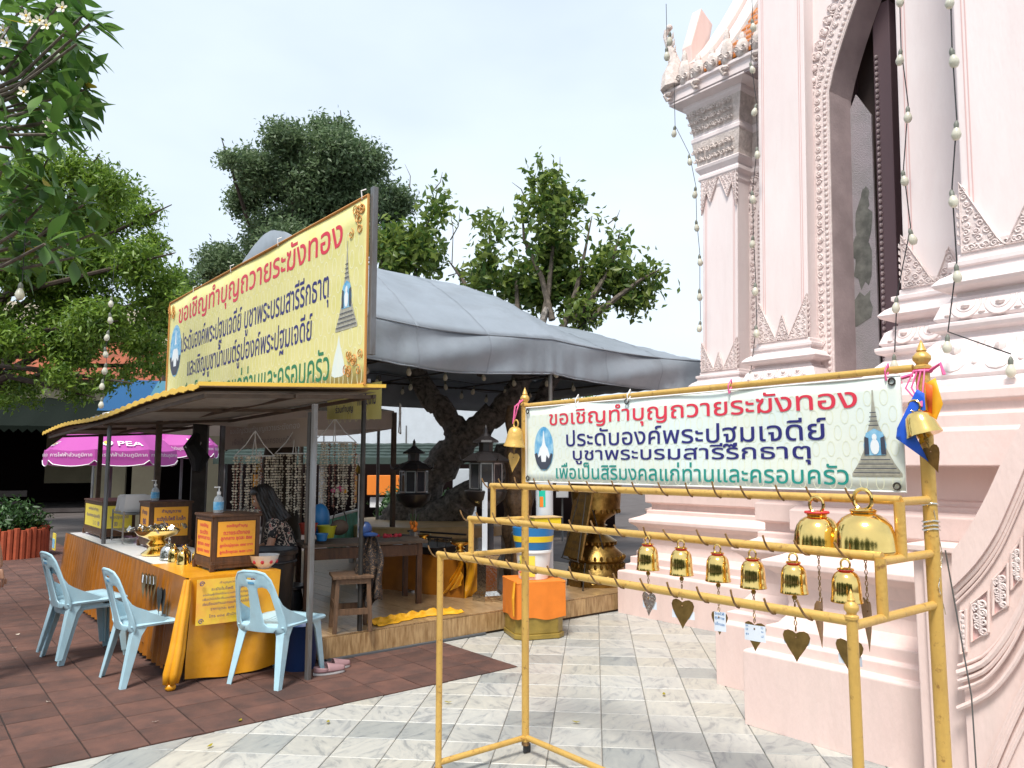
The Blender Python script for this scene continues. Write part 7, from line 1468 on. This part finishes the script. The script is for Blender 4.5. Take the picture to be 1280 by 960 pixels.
# frangipani in the upper left corner, leaves as single pieces
base = (-6.3, 6.6, 0); pl = thing('frangipani_tree', 'near frangipani with long leaves and white flowers hanging in at the upper left', 'tree', base, 0)
MB().tube([(0, 0, 0), (-.2, .1, 1.6), (-.1, .1, 3.0), (.2, .2, 4.2)], [.20, .16, .13, .09], 10).build('trunk', 'bark_pale', pl, smooth=True)
def rl(x, y, Y): p = at(x, y, Y); return Vector((p.x - base[0], p.y - base[1], p.z))
def pl_leaf():
    pr = [0, .25, .55, .82, 1.0, .95, .72, .36, .06]; n = len(pr) - 1; mb = MB()
    for i, q in enumerate(pr):
        t = i / n; x = t; w_ = .20 * q; zc_ = -.16 * t * t; mb.v += [(x, -w_, zc_ + .035 * q), (x, 0, zc_), (x, w_, zc_ + .035 * q)]
    mb.f = [(i * 3 + j, i * 3 + j + 1, (i + 1) * 3 + j + 1, (i + 1) * 3 + j) for i in range(n) for j in range(2)]; return mb
LM = pl_leaf().mesh('leaf', 'leaf_plumeria', True); LO = pl_leaf().mesh('leaf', 'leaf_plumeria_old', True)
ros = [(105, 18), (112, 30), (96, 55), (60, 35), (28, 8), (84, 92), (48, 88), (14, 62), (106, 112), (78, 128), (30, 128), (66, 168), (96, 142), (8, 158), (38, 188), (35, 232), (12, 262), (62, 246), (104, 256), (118, 292), (92, 322), (56, 305), (20, 325), (6, 205), (4, 108), (72, 8), (50, 62), (-20, 60), (-15, 150), (-15, 250), (-10, 20), (72, 150), (20, 290)]
r = random.Random(8); hub = rl(-90, 150, 6.8); hub2 = rl(-70, 330, 6.9); nleaf = 0
for k, (x, y) in enumerate(ros):
    Yd = 7.0 + r.uniform(-.7, .7); tip = rl(x, y, Yd); src = hub if y < 190 else hub2; mid = src.lerp(tip, .55) + Vector((0, r.uniform(-.1, .1), -.10)); MB().tube([src, mid, tip], [.026, .016, .011], 6).build('branch', 'bark_pale', pl, smooth=True)
    out = (tip - mid).normalized(); a = out.orthogonal().normalized(); b = out.cross(a)
    for q in range(9):
        if nleaf >= 290: break
        an = q * 2.4 + r.uniform(-.3, .3); d = (a * math.cos(an) + b * math.sin(an)) * 1.0 + out * r.uniform(.1, .9); d.z -= .25; d.normalize()
        z = Vector((0, 0, 1)) * .8 + out * .2; y_ = z.cross(d).normalized(); z = d.cross(y_); s = r.uniform(.22, .34)
        o = bpy.data.objects.new('leaf', LO if r.random() < .035 else LM); COL.objects.link(o); o.parent = pl; mm = Matrix((d, y_, z)).transposed().to_4x4(); mm.translation = tip + d * .03; o.matrix_local = mm @ Matrix.Scale(s, 4); nleaf += 1
rest = MB(); lv = pl_leaf()
for k in range(520):
    x, y, rr_ = r.choice([(20, 20, 40), (60, 40, 38), (85, 20, 25), (20, 80, 40), (60, 100, 38), (90, 60, 24), (20, 150, 40), (60, 150, 26), (88, 120, 22), (10, 220, 38), (40, 250, 30), (80, 260, 22), (20, 300, 36), (60, 310, 26), (-30, 100, 40), (-30, 220, 40)])
    c = rl(x + r.gauss(0, .5) * rr_, y + r.gauss(0, .5) * rr_, 7.5 + r.uniform(-.8, .9)); d = Vector((r.gauss(.2, .6), r.gauss(0, .6), r.gauss(-.3, .5))).normalized(); z = Vector((r.gauss(0, .4), r.gauss(-.2, .4), 1)); y_ = z.cross(d).normalized(); z = d.cross(y_); mm = Matrix((d, y_, z)).transposed().to_4x4(); mm.translation = c; mm = mm @ Matrix.Scale(r.uniform(.2, .32), 4)
    rest.add([mm @ Vector(q) for q in lv.v], lv.f)
rest.build('leaf_mass', 'leaf_plumeria', pl, smooth=True, kind='stuff')
MB().tube([rl(-95, 420, 6.9), hub2, hub], [.06, .05, .04], 8).build('limb', 'bark_pale', pl, smooth=True); MB().tube([Vector((.2, .2, 4.2)), hub], [.08, .05], 8).build('limb', 'bark_pale', pl, smooth=True); MB().tube([Vector((-.1, .1, 2.6)), hub2], [.09, .06], 8).build('limb', 'bark_pale', pl, smooth=True)
for (x, y) in ((33, 20), (38, 28), (50, 26), (58, 32), (4, 38), (9, 54), (30, 115), (62, 154), (78, 10)):
    c = rl(x, y, 6.5); f_ = None; mb = MB()
    for q in range(5):
        an = q * 2 * PI / 5 + x; d = Vector((math.cos(an), -.35, math.sin(an))).normalized(); s_ = Vector((-math.sin(an), 0, math.cos(an)))
        mb.add([c, c + d * .03 + s_ * .016, c + d * .052 + s_ * .012, c + d * .058 - s_ * .004, c + d * .035 - s_ * .014], [(0, 1, 2, 3, 4)])
    f_ = mb.build('flower', 'petal', pl, solid=.001); MB().ball(c + Vector((0, -.006, 0)), .011, 6, 4).build('flower_heart', 'petal_heart', f_)
# ------------------------------------------------------------------ festoon bulbs
def px_string(label, pts, Y=None, U=None, s=1.0, cable=None):
    W_ = []
    for (x, y) in pts:
        if U is not None: v, z = onU(x, y, U); W_.append((U, v, z))
        else: p = at(x, y, Y); q = uv(p); W_.append((q[0], q[1], z := q[2]))
    cb_ = [(a, b, c + .08) for a, b, c in W_]; top = (cb_[0][0], cb_[0][1], cb_[0][2] + .6); bulb_string(label, [top] + cb_, [(a - .01, b, c + .05) for a, b, c in W_], s=s)
px_string('bulb string hanging down the edge of the pilaster beside the dark window', [(1125, 2), (1127, 73), (1136, 145), (1130, 225), (1139, 298), (1122, 383), (1119, 455)], U=5.25, s=.85)
px_string('bulb string hanging down the nearest pilaster at the right edge', [(1189, 3), (1191, 75), (1197, 166), (1191, 252), (1197, 345), (1186, 433), (1265, 462)], U=4.42, s=.82)
px_string('bulb string down the left edge of the tall pilaster left of the window', [(941, 32), (939, 86), (946, 138), (947, 192), (941, 247), (942, 303), (945, 362), (946, 415), (939, 473)], U=6.70, s=1.0)
px_string('bulb string down the far left corner pilaster', [(844, 164), (862, 200), (870, 240), (871, 282), (875, 325), (875, 368), (876, 408)], U=8.0, s=1.15)
px_string('vertical bulb string dangling in front of the bright tree', [(140, 377), (138, 397), (136, 419), (132, 440), (133, 460), (129, 480), (128, 503)], Y=11.5, s=1.3)
px_string('single bulb hanging from the frangipani branches', [(27, 363)], Y=6.8, s=1.25)
px_string('bulb on a wire draped beside the corner finial', [(834, 66), (838, 47)], U=7.6, s=1.3)
hg = thing('wire_hanger', 'white hooped wire hanger dangling under the tent left of the trunk fork', 'hanger', at(500, 525, 9.4), TH - .6)
for s in (-1, 1): MB().tube([(0, s * .06, .2), (0, s * .12, .1), (0, s * .10, -.02), (0, s * .20, -.16)], .008, 6).build('wire', 'white_plastic', hg)
MB().tube([(0, -.20, -.16), (0, .20, -.16)], .008, 6).build('bar', 'white_plastic', hg)

# greenery behind the camera, where the square goes on (seen only as reflections in the bells)
tl = bpy.data.objects.new('tree_line', None)
o = leaf_cloud('tree_line', 'leaf_dark', None, [((-9, -13, 2.5), 3.2), ((-4, -16, 3.0), 3.8), ((2, -18, 2.4), 3.2), ((7, -18, 2.0), 2.8), ((-13, -8, 3.0), 3.6), ((-16, -2, 2.6), 3.2), ((-17, 4, 2.4), 2.8)], 46000, .42, shell=.3, seed=41); o['kind'] = 'stuff'; bpy.data.objects.remove(tl)

# fallen frangipani petals and dry leaves on the paving
r = random.Random(21); fp_ = None
for k, (x, y) in enumerate(((22, 795), (18, 812), (194, 905), (60, 880), (262, 935), (300, 903), (410, 905), (560, 880), (720, 905), (830, 870))):
    a, b, c = ray(x, y); t = (0 - H) / c; q = (a * t, b * t, .009)
    if k < 4:
        if fp_ is None: mb = MB(); mb.grid(lambda s, u_: (.035 * s - .017, .018 * (u_ - .5) * math.sin(PI * (s * .9 + .05)), .004 + .008 * abs(s - .5) + .004 * u_), 5, 3); fp_ = mb.mesh('fallen_petal', 'petal', True)
        o = bpy.data.objects.new('fallen_petal', fp_); tag(o, 'small pale frangipani petal fallen on the red paving', 'petal', 'fallen petals on the red paving')
    else:
        mb = MB(); mb.grid(lambda s, u_: (.05 * s - .025, .022 * (u_ - .5) * math.sin(PI * (s * .9 + .05)), .003 + .012 * abs(s - .4)), 5, 3)
        o = bpy.data.objects.new('fallen_leaf', mb.mesh('fallen_leaf', 'leaf_plumeria_old', True)); tag(o, 'tiny dry leaf lying on the paving', 'leaf', 'dry leaves on the paving')
    COL.objects.link(o); o.location = q; o.rotation_euler = (0, 0, r.uniform(0, 6))
